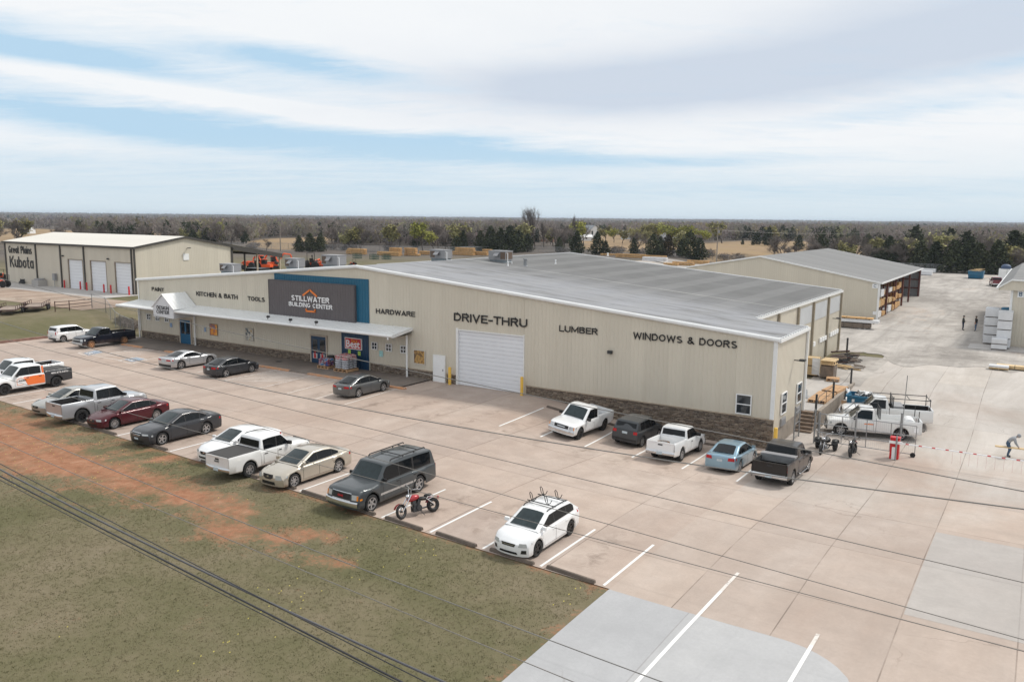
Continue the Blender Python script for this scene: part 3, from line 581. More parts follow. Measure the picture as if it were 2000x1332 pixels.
def rollup(parent,x0,x1,z0,z1,y,mat='door_white',n=14):
    m=MB();h=(z1-z0)/n
    for i in range(n):
        a=z0+i*h; m.grid([[(x0,y,a),(x1,y,a)],[(x0,y-.03,a+.02),(x1,y-.03,a+.02)],[(x0,y-.03,a+h-.035),(x1,y-.03,a+h-.035)]]); m.grid([[(x0,y-.03,a+h-.035),(x1,y-.03,a+h-.035)],[(x0,y,a+h),(x1,y,a+h)]],1)
    return m.build('roll_up_door',[MT[mat],MT['door_seam']],parent)
def wall_lamp(parent,p,axis='y'):
    m=MB(); x,y,z=p
    if axis=='y': m.box(x-.16,x+.16,y-.22,y-.03,z-.10,z+.12); m.box(x-.12,x+.12,y-.26,y-.22,z-.08,z+.06)
    else: m.box(x+.03,x+.42,y-.05,y+.05,z-.03,z+.03); m.box(x+.38,x+.75,y-.2,y+.2,z-.02,z+.10)
    return m.build('wall_lamp',MT['steel_dark'],parent)
# ---- the store
LX,XR,ZR=66.484,31.39,8.919; ZL,ZE=6.29,5.82; D1,D2,L2=7.22,36.75,62.81
def zroof(x): return ZL+(ZR-ZL)*x/XR if x<XR else ZR+(ZE-ZR)*(x-XR)/(LX-XR)
store=thing('hardware_store','long tan metal hardware store with stone base and grey roof behind the car park','store')
w=ribbed((0,0),(LX,0),lambda s:float(zg(s,0))-.1,lambda s:zroof(s)-.02,openings=((41.99,48.01,4.33),)); w.build('wall',MT['siding'],store)
w=ribbed((LX,0),(LX,D1),-.02,ZE-.03); w.build('wall',MT['siding'],store)
f=MB(); f.box(LX-.15,LX-.01,.02,D1,-1.6,-.02); f.build('foundation',MT['concrete_wall'],store)
w=ribbed((L2,D1),(L2,D2),.05,zroof(L2)-.03); w.build('wall',MT['siding'],store)
w=MB(); w.box(L2-.12,L2-.01,D1,D2,-.6,.05); w.build('foundation',MT['concrete_wall'],store)
w=ribbed((LX,D1),(L2,D1),.0,lambda s:zroof(LX-s)-.03); w=ribbed((L2,D2),(0,D2),.0,lambda s:zroof(L2-s)-.02,mb=w); w=ribbed((0,D2),(0,0),-.1,ZL-.02,mb=w); w.build('wall',MT['siding'],store)
# roof
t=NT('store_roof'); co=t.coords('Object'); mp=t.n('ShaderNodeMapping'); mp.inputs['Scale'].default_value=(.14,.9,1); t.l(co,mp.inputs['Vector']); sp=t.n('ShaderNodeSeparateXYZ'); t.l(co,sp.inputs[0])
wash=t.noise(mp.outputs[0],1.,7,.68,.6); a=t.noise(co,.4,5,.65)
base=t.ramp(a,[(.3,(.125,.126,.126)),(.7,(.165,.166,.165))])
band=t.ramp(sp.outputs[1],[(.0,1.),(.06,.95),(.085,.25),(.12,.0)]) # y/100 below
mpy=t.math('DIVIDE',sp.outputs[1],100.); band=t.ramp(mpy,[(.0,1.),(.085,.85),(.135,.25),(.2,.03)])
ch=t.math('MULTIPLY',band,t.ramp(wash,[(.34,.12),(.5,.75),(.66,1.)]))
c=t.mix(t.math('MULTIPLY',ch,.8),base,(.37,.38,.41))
lap=t.math('LESS_THAN',t.math('FRACT',t.math('DIVIDE',sp.outputs[0],3.66)),.42); c=t.mix(t.math('MULTIPLY',lap,.2),c,(.29,.29,.29))
jn=t.math('LESS_THAN',t.math('ABSOLUTE',t.math('SUBTRACT',sp.outputs[1],15.4)),.09); c=t.mix(t.math('MULTIPLY',jn,t.ramp(a,[(.35,.25),(.55,.9)])),c,(.44,.44,.42))
sw=t.ramp(t.noise(mp.outputs[0],.5,4,.6),[(.6,0.),(.75,.35)]); c=t.mix(sw,c,(.15,.145,.135))
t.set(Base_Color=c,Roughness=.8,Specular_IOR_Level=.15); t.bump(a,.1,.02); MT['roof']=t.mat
m=MB()
def slab(x0,x1,y0,y1,h=.1):
    z0,z1=zroof(x0),zroof(x1); m.face([(x0,y0,z0),(x1,y0,z1),(x1,y1,z1),(x0,y1,z0)]); 
slab(0,XR,-.12,D2+.1); slab(XR,LX+.12,-.12,D1+.05)
m.face([(XR,D1+.05,zroof(XR)),(L2+.12,D1+.05,zroof(L2+.12)),(L2+.12,D2+.1,zroof(L2+.12)),(XR,D2+.1,zroof(XR))])
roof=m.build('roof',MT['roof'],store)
m=MB()
def beam(a,b,r=.15,wz=1.15):
    a=Vector(a);b=Vector(b); m.tube([a,b],r,10)
beam((-.1,-.1,ZL-.07),(XR,-.1,ZR-.07)); beam((XR,-.1,ZR-.07),(LX+.1,-.1,ZE-.07))
m.box(LX+.03,LX+.2,-.1,D1+.05,ZE-.22,ZE-.02); m.box(L2+.03,L2+.17,D1,D2+.1,zroof(L2)-.2,zroof(L2)-.02)
y=0.15
while y<D1: m.box(LX-.02,LX+.14,y,y+.2,ZE-.0,ZE+.045); y+=.61
y=D1+.3
while y<D2: m.box(L2-.02,L2+.14,y,y+.2,zroof(L2),zroof(L2)+.045); y+=.61
m.box(L2+.1,LX,D1+.04,D1+.16,zroof(LX)-.1,zroof(LX)+.05); m.tube([(0,D2+.05,ZL),(XR,D2+.05,ZR),(L2,D2+.05,zroof(L2))],.07,6)
m.build('roof_trim',MT['white_metal'],store,smooth=40)
for b_ in ((LX-.26,LX-.002,-.075,-.03,.74,ZE-.2),(LX+.03,LX+.16,D1-.16,D1+.0,-.02,ZE-.2),(-.05,.1,-.07,-.03,.85,ZL-.1)): m=MB(); m.box(*b_); m.build('corner_trim',MT['white_metal'],store)
# stone base: real ledge stones
def stones(x0,x1,zt,seed):
    rnd=random.Random(seed); V=[];F=[];cols=[]; pal=[(.20,.15,.115),(.26,.20,.155),(.15,.115,.09),(.31,.25,.195),(.225,.185,.16),(.12,.095,.08),(.36,.30,.24)]
    z=zt-.06; 
    while z>-1.5:
        h=rnd.uniform(.055,.105); x=x0
        while x<x1-.01:
            l=min(rnd.uniform(.14,.50),x1-x); 
            if z> float(zg(x+l/2,0))-.15:
                dp=rnd.uniform(.06,.115); g=.006; k=len(V); a,b,c0,c1=x+g,x+l-g,z-h+g,z-g
                V+=[(a,0,c0),(b,0,c0),(b,0,c1),(a,0,c1),(a+.01,-dp,c0+.008),(b-.01,-dp,c0+.008),(b-.01,-dp,c1-.008),(a+.01,-dp,c1-.008)]
                F+=[(k+4,k+5,k+6,k+7),(k,k+1,k+5,k+4),(k+1,k+2,k+6,k+5),(k+2,k+3,k+7,k+6),(k+3,k,k+4,k+7)]
                c=rnd.choice(pal); s=rnd.uniform(.8,1.2); cols+=[tuple(q*s for q in c)]*8
            x+=l
        z-=h
    return V,F,cols
t=NT('ledge_stone'); co=t.coords('Object'); at=t.n('ShaderNodeAttribute',attribute_name='stone'); t.set(Base_Color=t.mix(.35,at.outputs['Color'],t.ramp(t.noise(co,6,5,.7),[(.3,(.10,.08,.065)),(.7,(.34,.28,.22))])),Roughness=.9,Specular_IOR_Level=.2); t.bump(t.noise(co,22,4,.7),.5,.02); MT['stone']=t.mat
V=[];F=[];Cc=[]
for k,(a,b,zt) in enumerate(((.25,6.75,.88),(8.95,25.5,.86),(27.9,29.35,.84),(32.75,39.45,.82),(40.85,41.75,.80),(48.3,LX-.01,.74))):
    v,f,c=stones(a,b,zt,k); n=len(V); V+=v; F+=[tuple(n+i for i in q) for q in f]; Cc+=c
sb=np_mesh('stone_base',V,np.array(F),MT['stone'],store); at=sb.data.attributes.new('stone','FLOAT_COLOR','POINT'); at.data.foreach_set('color',np.c_[np.array(Cc),np.ones(len(Cc))].ravel().astype(np.float32))
m=MB()
for (a,b,zt) in ((.25,6.75,.88),(8.95,25.5,.86),(27.9,29.35,.84),(32.75,39.45,.82),(40.85,41.75,.80),(48.3,LX+.02,.74)): m.box(a,b,-.13,-.0,zt-.06,zt)
m.build('stone_ledge',M('stone_ledge',(.36,.29,.22),.8,0,.15,2),store)
# canopy
m=MB(); x0,x1=-.09,37.35
top=[[],[]]; x=x0
m.face([(x0,-2.42,3.80),(x1,-2.42,3.80),(x1,.0,4.14),(x0,.0,4.14)]); x=x0+.2
while x<x1: m.boxc((x,-1.2,3.985),(.035,2.4,.03),0,0,0,math.atan2(.34,2.42)); x+=.405
m.build('canopy_roof',MT['white_metal'],store)
m=MB(); m.tube([(x0-.05,-2.46,3.72),(x1+.05,-2.46,3.72)],.125,10); m.boxc(((x1+.04),-1.2,3.86),(.05,2.44,.2),0,0,0,math.atan2(.34,2.42)); m.boxc((x0-.04,-1.2,3.86),(.05,2.44,.2),0,0,0,math.atan2(.34,2.42)); m.tube([(36.9,-2.46,3.62),(36.9,-2.46,3.42)],.08,8); m.build('canopy_gutter',MT['white_metal'],store,smooth=50)
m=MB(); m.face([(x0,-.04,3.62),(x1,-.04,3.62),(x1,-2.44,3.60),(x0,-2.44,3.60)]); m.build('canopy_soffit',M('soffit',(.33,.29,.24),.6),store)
for p in ((523,623),(566.6,629),(617,634)):
    g=at_z(*p,3.97); m=MB(); m.tube([(g[0],g[1],3.93),(g[0],g[1],4.1)],.03,6); m.boxc((g[0],g[1]+.05,4.17),(.26,.16,.16),.2,0,0,.5); m.build('floodlight',MT['black'],store)
# portico over the design centre door
pt=thing('gable_sign','white gabled sign box over the left blue entrance door','sign',(8.0,-1.3,3.05))
m=MB(); a,b=-1.62,1.62; y0,y1=-1.3,1.26; e,pk=1.0,2.2
m.face([(a,y0,0),(b,y0,0),(b,y0,e),(0,y0,pk),(a,y0,e)]); m.face([(a,y0,0),(a,y0,e),(a,y1,e),(a,y1,0)]); m.face([(b,y0,0),(b,y1,0),(b,y1,e),(b,y0,e)]); m.face([(a,y0,0),(a,y1,0),(b,y1,0),(b,y0,0)]); m.build('panel',M('sign_white',(.62,.63,.66),.5,0,.04,1),pt)
m=MB(); 
for s in (-1,1):
    A=(s*1.78,y0-.12,e-.14);B=(0,y0-.12,pk+.06);C2=(0,y1,pk+.06);D3=(s*1.78,y1,e-.14); q=[A,B,C2,D3]; m.face(q if s<0 else q[::-1]); m.face([(p[0],p[1],p[2]+.07) for p in (q if s<0 else q[::-1])][::1]); m.face([A,(A[0],A[1],A[2]+.07),(B[0],B[1],B[2]+.07),B]); m.face([A,D3,(D3[0],D3[1],D3[2]+.07),(A[0],A[1],A[2]+.07)])
    for k in range(7):
        yy=y0+.1+k*.39; m.boxc((s*.89,yy,(e+pk)/2-.04+.09),(2.28,.035,.03),0,0,s*math.atan2(pk-e+.2,1.78))
m.build('roof',MT['white_metal'],pt)
text_mesh_block('DESIGN','lettering',MT['letter'],-1.02,.92,.78,1.12,pt,.03,.0,loc=(0,y0-.005,0)); text_mesh_block('CENTER','lettering',MT['letter'],-1.08,.94,.36,.70,pt,.03,.0,loc=(0,y0-.005,0))
# doors
def double_door(x0,x1,z0,z1,mat,glass_lo,decal=False,name='entrance_door'):
    d=MB(); d.box(x0,x1,-.10,-.05,z0,z1); o=d.build(name,MT[mat],store); xm=(x0+x1)/2
    fr=MB(); fr.box(x0-.12,x0,-.14,-.02,z0,z1+.12); fr.box(x1,x1+.12,-.14,-.02,z0,z1+.12); fr.box(x0,x1,-.14,-.02,z1,z1+.12); fr.build('frame',M('door_frame',(.50,.42,.34),.5),o)
    for s0,s1 in ((x0,xm),(xm,x1)):
        g=MB(); g.box(s0+.16,s1-.14,-.113,-.09,glass_lo,z1-.28); g.build('pane',MT['glass'],o)
        h=MB(); h.box((s1-.09) if s0==x0 else (s0+.05),(s1-.05) if s0==x0 else (s0+.09),-.16,-.1,z0+.95,z0+1.25); h.build('handle',MT['steel'],o)
        if decal:
            q=MB(); q.box(s0+.18,s1-.18,-.118,-.101,z0+.38,glass_lo-.06); q.build('decal',M('decal_grey',(.48,.46,.46),.5),o)
            r=MB(); r.box(s0+.34,s1-.34,-.126,-.119,z0+.42,glass_lo-.1)
            for k in range(5): r.boxc(((s0+s1)/2,-.127,z0+.5+k*.13),(.26,.008,.06),0,0,.5*(-1)**k)
            r.build('decal',MT['red'],o)
    return o
double_door(6.93,8.62,.14,2.55,'door_blue',1.15); double_door(25.77,27.6,.14,2.53,'navy',1.05,True)
d=MB(); d.box(39.63,40.65,-.09,-.03,.02,2.13); o=d.build('side_door',MT['white_paint'],store); h=MB(); h.box(40.5,40.56,-.13,-.09,.95,1.1); h.build('handle',MT['steel'],o); h=MB(); h.box(39.53,39.63,-.11,-.02,.0,2.2); h.box(40.65,40.75,-.11,-.02,.0,2.2); h.box(39.63,40.65,-.11,-.02,2.13,2.2); h.build('frame',MT['white_metal'],o)
o=rollup(store,42.0,48.0,.03,4.32,.10); m=MB(); m.box(41.8,41.99,-.08,.14,.0,4.5); m.box(48.01,48.08,-.05,.14,.0,4.5); m.box(41.99,48.01,-.05,.14,4.33,4.42); m.build('frame',MT['white_metal'],o)
for x in (1.63,3.15,4.73): window(store,x-.32,x+.32,2.1,2.74,-.03)
for x in (33.28,34.86,36.44): window(store,x-.32,x+.32,1.98,2.62,-.03)
window(store,64.06,65.06,.84,2.12,-.035,False,mid=True)
window(store,1.26,2.45,.78,2.17,LX+.03,False,axis='x',mid=True); window(store,5.1,6.3,.78,2.17,LX+.03,False,axis='x',mid=True)
for a in (1.35,5.2):
    m=MB(); m.box(LX+.03,LX+.12,a,a+1.05,.02,.52)
    for k in range(6): m.box(LX+.12,LX+.15,a+.05,a+1.0,.06+k*.075,.09+k*.075)
    m.build('vent_grille',MT['hvac'],store)
wall_lamp(store,(55.13,-.03,3.9)); wall_lamp(store,(LX,4.0,3.95),'x'); wall_lamp(store,(L2,33.3,3.6),'x')
for x,zt in ((.16,3.62),(9.51,3.62),(36.95,3.62)):
    m=MB(); m.tube([(x,-.25,zt),(x,-.25,float(zg(x,0))+.05)],.085,8); m.tube([(x,-.25,float(zg(x,0))+.1),(x,-.5,float(zg(x,0))+.03)],.07,8); m.build('downspout',MT['white_metal'],store,smooth=50)
for y in (13.4,19.4,24.8,30.8,36.5):
    m=MB(); m.box(L2+.04,L2+.2,y-.12,y+.12,.05,zroof(L2)-.25); m.build('wall_column',M('column_tan',(.30,.26,.20),.5),store)
for a,b in ((20.2,24.3),(25.5,30.2),(31.4,36.0)):
    m=MB(); m.box(L2+.04,L2+.06,a,b,4.15,5.65); m.build('skylight_panel',M('skylight_panel',(.52,.54,.56),.3,0,.08,.5),store)
for a,b,z in ((25.3,26.2,1.8),(27.9,30.2,1.85),(32.2,35.8,1.9)):
    m=MB(); k=a
    while k<b: m.box(L2+.04,L2+.16,k,k+.75,z,z+.4); k+=.95
    m.build('wall_vent',MT['white_paint'],store)
m=ribbed((21.14,-.045),(32.65,-.045),4.16,7.81,depth=.03); m.box(21.12,32.67,-.06,-.045,7.80,7.84); m.build('accent_panel',MT['teal'],store)
m=ribbed((29.42,-.045),(32.6,-.045),.0,3.6,depth=.03); m.build('accent_panel',MT['navy'],store)
# roof vents
def pipe(u,v,h,r,mat,label):
    s=(ZR-ZE)/(LX-XR); d=ray(u,v); tt=(ZR-s*(CAM[0]-XR)-CAM[2])/(d[2]+s*d[0]); p=CAM+d*tt
    m=MB(); m.lathe([(r*1.6,0),(r*1.5,.05),(r,.08),(r,h-.1),(r*1.35,h-.1),(r*1.35,h),(.001,h+.02)],'z',12); o=m.build('roof_vent',MT[mat],None,smooth=40); o.location=p; tag(o,label,'vent pipe')
pipe(1026,520.5,.75,.17,'steel','capped galvanised vent pipe standing on the grey store roof'); pipe(992,519.5,.42,.06,'white_paint','short white pipe on the store roof beside the large air unit'); pipe(1085,515.5,.42,.06,'white_paint','thin white pipe on the bare grey store roof right of the capped vent'); pipe(1187,500,.35,.08,'white_paint','small white vent at the far roof edge of the store')
def hvac(x,y,z,lx,ly,h,rz,label,side='l'):
    t_=thing('rooftop_air_unit',label,'air conditioner',(x,y,z),rz,'air units on the store roof')
    m=MB(); m.box(-lx/2+.1,lx/2-.1,-ly/2+.1,ly/2-.1,-.25,.32); m.build('curb',MT['hvac_curb'],t_)
    m=MB(); m.box(-lx/2,lx/2,-ly/2,ly/2,.32,.32+h); m.box(-lx/2-.03,lx/2+.03,-ly/2-.03,ly/2+.03,.32+h,.36+h); 
    for k in (-.16,.18): m.box(lx*k-.012,lx*k+.012,-ly/2-.012,-ly/2,.36,.3+h)
    m.build('cabinet',MT['hvac'],t_)
    m=MB(); s=-1 if side=='l' else 1; m.box(s*lx/2-.02,s*lx/2+.02,-ly/2+.1,ly/2-.1,.42,.22+h); xa,xb=sorted((s*(lx/2-.06),s*(lx/2-.62))); m.box(xa,xb,-ly/2-.015,-ly/2+.0,.42,.22+h); m.build('coil',MT['coil'],t_)
    m=MB(); m.grid([[(-.25,-ly/2-.01,.32+h*.85),(.3,-ly/2-.01,.32+h*.85)],[(-.25,-ly/2-.4,.32+h*.5),(.3,-ly/2-.4,.32+h*.5)],[(-.25,-ly/2-.4,.32+h*.42),(.3,-ly/2-.4,.32+h*.42)],[(-.25,-ly/2-.01,.32+h*.42),(.3,-ly/2-.01,.32+h*.42)]]); m.build('hood',MT['hvac'],t_)
    m=MB(); q=lx/2+.18; m.tube([(q-.25,-ly/2+.1,.32+h*.8),(q,-ly/2+.1,.32+h*.8),(q,-ly/2+.1,.2),(q+.5,-ly/2+.1,.2),(q+.5,-ly/2+.1,-.1)],.04,6); m.build('pipe',MT['white_paint'],t_)
hvac(4.0,8.6,6.55,2.05,1.3,.80,0,'rooftop air unit nearest the left end of the store roof'); hvac(13.7,9.2,7.40,1.75,1.2,.85,0,'grey rooftop air unit in front of the orange lifts, left of the gable peak'); hvac(19.2,9.4,7.83,2.2,1.3,.95,0,'rooftop air unit with brown coil just left of the gable peak'); hvac(30.0,13.2,8.72,1.85,1.2,.80,0,'rooftop air unit with brown coil in front of the lumber stacks'); hvac(34.1,17.6,8.55,2.05,1.3,.88,0,'largest rooftop air unit with brown coil at its right end','r')
# ---- wall signs
def sign(name,label,rows,x,z,mat='letter',y=-.04,depth=.035,bold=.012):
    t_=thing(name,label,'sign',(x,y,z))
    for (txt,a,b,c,d) in rows: text_mesh_block(txt,'lettering',MT[mat],a-x,b-x,c-z,d-z,t_,depth,bold)
    return t_
sign('wall_lettering','black wall letters PAINT above the gabled sign box',[('PAINT',2.42,4.47,5.19,5.57)],2.42,5.19)
sign('wall_lettering','black wall letters KITCHEN & BATH',[('KITCHEN & BATH',9.74,15.93,5.12,5.54)],9.74,5.12)
sign('wall_lettering','black wall letters TOOLS left of the grey sign board',[('TOOLS',17.4,19.75,5.12,5.52)],17.4,5.12)
sign('wall_lettering','black wall letters HARDWARE right of the blue panel',[('HARDWARE',33.48,37.66,5.06,5.46)],33.5,5.06)
sign('wall_lettering','large black wall letters DRIVE-THRU above the roll-up door',[('DRIVE-THRU',41.6,48.32,5.06,5.68)],41.6,5.06,depth=.05)
sign('wall_lettering','black wall letters LUMBER right of the roll-up door',[('LUMBER',51.03,54.1,5.01,5.45)],51,5.01)
sign('wall_lettering','black wall letters WINDOWS & DOORS near the right corner',[('WINDOWS & DOORS',56.8,63.95,4.99,5.45)],56.8,4.99)
sb=thing('sign_board','large dark grey sign board with white lettering and orange house emblem','sign',(20.68,-.32,4.1))
m=ribbed((0,0),(10.62,0),0,3.15,depth=.02); m.box(0,10.62,.03,.2,0,3.15); m.box(-.04,0,-.03,.2,0,3.19); m.box(10.62,10.66,-.03,.2,0,3.19); m.box(0,10.62,-.03,.2,3.15,3.19); m.build('panel',MT['sign_grey'],sb)
text_mesh_block('STILLWATER','lettering',MT['letter_white'],3.02,7.72,1.46,1.93,sb,.035,.022,loc=(0,-.03,0)); text_mesh_block('BUILDING CENTER','lettering',MT['letter_white'],2.66,8.06,.95,1.32,sb,.035,.022,loc=(0,-.03,0))
m=MB()
def bar(m,a,b,w,y0=-.1,y1=-.03):
    a=np.array(a);b=np.array(b);d=(b-a)/np.linalg.norm(b-a);n=np.array([-d[1],d[0]])*w/2; q=[a-n,b-n,b+n,a+n]
    m.face([(p[0],y0,p[1]) for p in q]); k=[(p[0],y0,p[1]) for p in q]; l=[(p[0],y1,p[1]) for p in q]
    for i in range(4): m.face([k[i],l[i],l[(i+1)%4],k[(i+1)%4]])
bar(m,(4.50,1.98),(5.42,2.52),.14); bar(m,(5.36,2.52),(6.24,1.98),.14); m.build('emblem_roof',MT['orange'],sb); m=MB(); bar(m,(4.86,.84),(4.86,.62),.12); bar(m,(4.80,.62),(6.02,.62),.13); bar(m,(5.96,.62),(5.96,.84),.12); m.build('emblem_base',MT['orange'],sb)
bs=thing('red_store_sign','red Best sign with white border on the dark blue panel','sign',(30.9,-.10,2.27))
m=MB(); m.box(-.97,.97,-.05,.05,-.49,.49); m.build('border',MT['letter_white'],bs); m=MB(); m.box(-.9,.9,-.065,-.04,-.43,.43); m.build('panel',MT['red'],bs)
text_mesh('Best','lettering',MT['letter_white'],-.80,.80,-.36,.30,bs,.02,.02,loc=(0,-.066,0)); text_mesh('Do it','lettering',M('sign_amber',(.85,.42,.04),.4),-.14,.52,.10,.40,bs,.02,.0,loc=(0,-.07,0))
def flat(name,label,cat,x0,x1,z0,z1,mat,y=-.05,th=.02,axis='y',frame=None):
    o=thing(name,label,cat,((x0+x1)/2,y,(z0+z1)/2)); w,h=(x1-x0)/2,(z1-z0)/2; m=MB(); m.box(-w,w,-th,0,-h,h); m.build('sheet',mat,o)
    if frame: m=MB(); e=.05; m.box(-w-e,-w,-th-.01,.01,-h-e,h+e); m.box(w,w+e,-th-.01,.01,-h-e,h+e); m.box(-w,w,-th-.01,.01,h,h+e); m.box(-w,w,-th-.01,.01,-h-e,-h); m.build('frame',frame,o)
    return o
def collage(name,cols,sc,dist):
    t=NT(name); co=t.coords('Object'); v=t.n('ShaderNodeTexVoronoi'); v.inputs['Scale'].default_value=sc; t.l(co,v.inputs['Vector']); f=t.math('ADD',t.math('MULTIPLY',t.noise(co,sc,3,.6,dist),.7),t.math('MULTIPLY',v.outputs['Distance'],.35))
    t.set(Base_Color=t.ramp(f,[(.30+.40*i/(len(cols)-1),c) for i,c in enumerate(cols)]),Roughness=.35); return t.mat
flat('poster','orange framed poster right of the left entrance','poster',11.66,12.74,1.40,2.45,collage('poster_orange',[(.75,.30,.03),(.80,.42,.08),(.70,.22,.02),(.20,.13,.18),(.45,.42,.5)],1.3,.6),-.06,frame=M('poster_frame',(.25,.17,.12)))
flat('poster','black white and orange poster under the middle of the canopy','poster',16.95,17.97,1.36,2.44,collage('poster_mono',[(.02,.02,.02),(.5,.35,.15),(.55,.55,.52),(.05,.05,.05),(.12,.25,.3)],2.4,.4),-.06,frame=M('poster_frame2',(.35,.33,.3)))
flat('poster','brown and gold picture panel between the windows and the white door','poster',37.56,38.66,1.30,2.36,collage('poster_brown',[(.10,.05,.02),(.25,.14,.05),(.55,.33,.10),(.16,.09,.04),(.05,.03,.02)],1.6,1.2),-.06,frame=M('poster_frame3',(.62,.6,.56)))
MT['paper_green']=M('paper_green',(.42,.62,.10),.6); MT['paper_blue']=M('paper_blue',(.25,.36,.55),.6,0,.2,8); MT['paper_teal']=M('paper_teal',(.35,.62,.62),.5,0,.3,6)
flat('notice','yellow green notice sheet under the left half of the red sign','notice',30.24,30.55,1.36,1.72,MT['paper_green'],-.085,.01); flat('notice','yellow green notice sheet under the right half of the red sign','notice',31.38,31.69,1.30,1.66,MT['paper_green'],-.085,.01)
flat('notice','small blue and white notice between the left windows and the left entrance','notice',5.18,5.55,1.62,2.05,MT['paper_blue'],-.05,.01); flat('notice','small blue notice left of the orange poster','notice',10.72,10.98,1.60,2.02,MT['paper_blue'],-.05,.01); flat('notice','pale teal notice between two small white windows','notice',33.78,34.18,1.45,1.95,MT['paper_teal'],-.05,.01)
# yellow bollards
def bollard(x,y,h,r,mat,label,group):
    z=float(zg(x,y)); o=thing('bollard',label,'bollard',(x,y,z),0,group); m=MB(); m.lathe([(r,-.1),(r,h),(r*.8,h+r*.5),(.001,h+r*.75)],'z',14); m.build('post',MT[mat],o,smooth=40); m=MB(); m.lathe([(r*1.02,h*.97),(r*1.02,h),(r*.83,h+r*.52),(.001,h+r*.8)],'z',14); m.build('cap',MT[mat],o,smooth=40)
bollard(41.45,-.42,1.35,.12,'yellow','yellow bollard at the left jamb of the roll-up door','yellow bollards'); bollard(48.15,-.42,1.35,.12,'yellow','yellow bollard at the right jamb of the roll-up door','yellow bollards'); 
g=at_y(1516,857,-.35); bollard(66.75,-.45,1.5,.12,'yellow','yellow bollard at the right front corner of the store','yellow bollards')
# ---- equipment dealer shed on the left
KX0,KX1,KY0,KYP,KY1,KYL=-73.0,-34.45,21.4,30.2,39.05,49.6; KB=.9
ks=thing('dealer_shed','long cream metal dealer shed with three white roll-up doors','shed',(0,0,0))
kd=[(132.9,160.5),(176.4,206.5),(224.3,255.6)]; kx=[(float(at_y(a,506+i*4,KY0)[0]),float(at_y(b,506+i*4,KY0)[0])) for i,(a,b) in enumerate(kd)]
w=ribbed((KX0,KY0),(KX1,KY0),KB,8.18,openings=[(a-KX0,b-KX0,5.7) for a,b in kx]); w.build('wall',MT['kubota_siding'],ks)
gz=lambda s:8.18+(9.62-8.18)*s/(KYP-KY0) if s<KYP-KY0 else 9.62+(8.0-9.62)*(s-(KYP-KY0))/(KY1-KYP)
w=ribbed((KX1,KY0),(KX1,KY1),KB-.2,lambda s:gz(s)-.03); w.build('wall',MT['siding'],ks)
w=ribbed((KX1,KY1),(KX0,KY1),KB-.2,7.97); w=ribbed((KX0,KY1),(KX0,KY0),KB-.2,lambda s:gz(KY1-KY0-s)-.03,mb=w); w.build('wall',MT['kubota_siding'],ks)
MT['cream_roof']=panelled('cream_roof',(.66,.63,.57),.5,(.56,.52,.46),'y',.03)
m=MB(); e=.25
m.face([(KX0-e,KY0-e,8.16),(KX1+e,KY0-e,8.16),(KX1+e,KYP,9.65),(KX0-e,KYP,9.65)]); m.face([(KX0-e,KYP,9.65),(KX1+e,KYP,9.65),(KX1+e,KYL,6.34),(KX0-e,KYL,6.34)]); m.build('roof',MT['cream_roof'],ks)
m=MB()
def edgebox(a,b,h=.32,w=.1):
    a=Vector(a);b=Vector(b); d=(b-a).normalized(); s=Vector((0,0,1)).cross(d).normalized()*w/2; z=Vector((0,0,h)); q=[a-s,b-s,b+s,a+s]
    lo=[p-z for p in q]; m.face(q); m.face(lo[::-1]); 
    for i in range(4): m.face([lo[i],lo[(i+1)%4],q[(i+1)%4],q[i]])
edgebox((KX0-e,KY0-e-.03,8.19),(KX1+e,KY0-e-.03,8.19)); edgebox((KX1+e+.03,KY0-e,8.19),(KX1+e+.03,KYP,9.68)); edgebox((KX1+e+.03,KYP,9.68),(KX1+e+.03,KY1,8.03)); edgebox((KX1+e+.03,KY1,8.03),(KX1+e+.03,KYL,6.37),.75); edgebox((KX0-e,KYL,6.36),(KX1+e,KYL,6.36),.4)
m.build('roof_trim',MT['dark_trim'],ks)
for b_ in [(float(at_y(u,v,KY0)[0])-.13,float(at_y(u,v,KY0)[0])+.13,KY0-.18,KY0-.03,KB,7.85) for u,v in ((9.5,471),(69,475),(117,478),(163,481))]+[(KX1-.75,KX1-.5,KY0-.16,KY0-.03,KB,7.85),(KX1-.06,KX1+.12,KY0-.12,KY0+.12,KB,7.85),(KX1-.02,KX1+.12,KY1-.25,KY1+.1,KB-.2,7.9)]: m=MB(); m.box(*b_); m.build('wall_trim',MT['dark_trim'],ks)
for a,b in kx:
    o=rollup(ks,a,b,KB+.02,5.7,KY0+.16,n=10); m=MB(); m.box(a-.1,a,KY0-.06,KY0+.2,KB,5.8); m.box(b,b+.06,KY0-.06,KY0+.2,KB,5.8); m.box(a,b,KY0-.06,KY0+.2,5.7,5.8); m.build('frame',M('jamb',(.27,.22,.17),.5),o)
for u,v in ((124,500),(212,506)): wall_lamp(ks,at_y(u,v,KY0)-np.array([0,.03,0]))
g=at_x(365,485,KX1); wall_lamp(ks,(KX1,g[1],g[2]),'x'); g=at_x(363,502,KX1); m=MB(); m.box(KX1+.03,KX1+.09,g[1]-.5,g[1]+.5,g[2]-.5,g[2]+.5); m.build('wall_plate',MT['white_paint'],ks)
for y in (44.3,49.3):
    for x in (KX1-.1,-44.,-53.5,-63.):
        m=MB(); m.box(x-.12,x+.12,y-.12,y+.12,0.6,8.0-(y-KY1)*.157-.3); m.build('lean_to_post',M('post_tan',(.45,.38,.29),.6) if x>-40 else MT['dark_trim'],ks)
g0,g1=at_y(17,480,KY0),at_y(62.5,494,KY0); k0,k1=at_y(17.5,500,KY0),at_y(64.5,519.5,KY0)
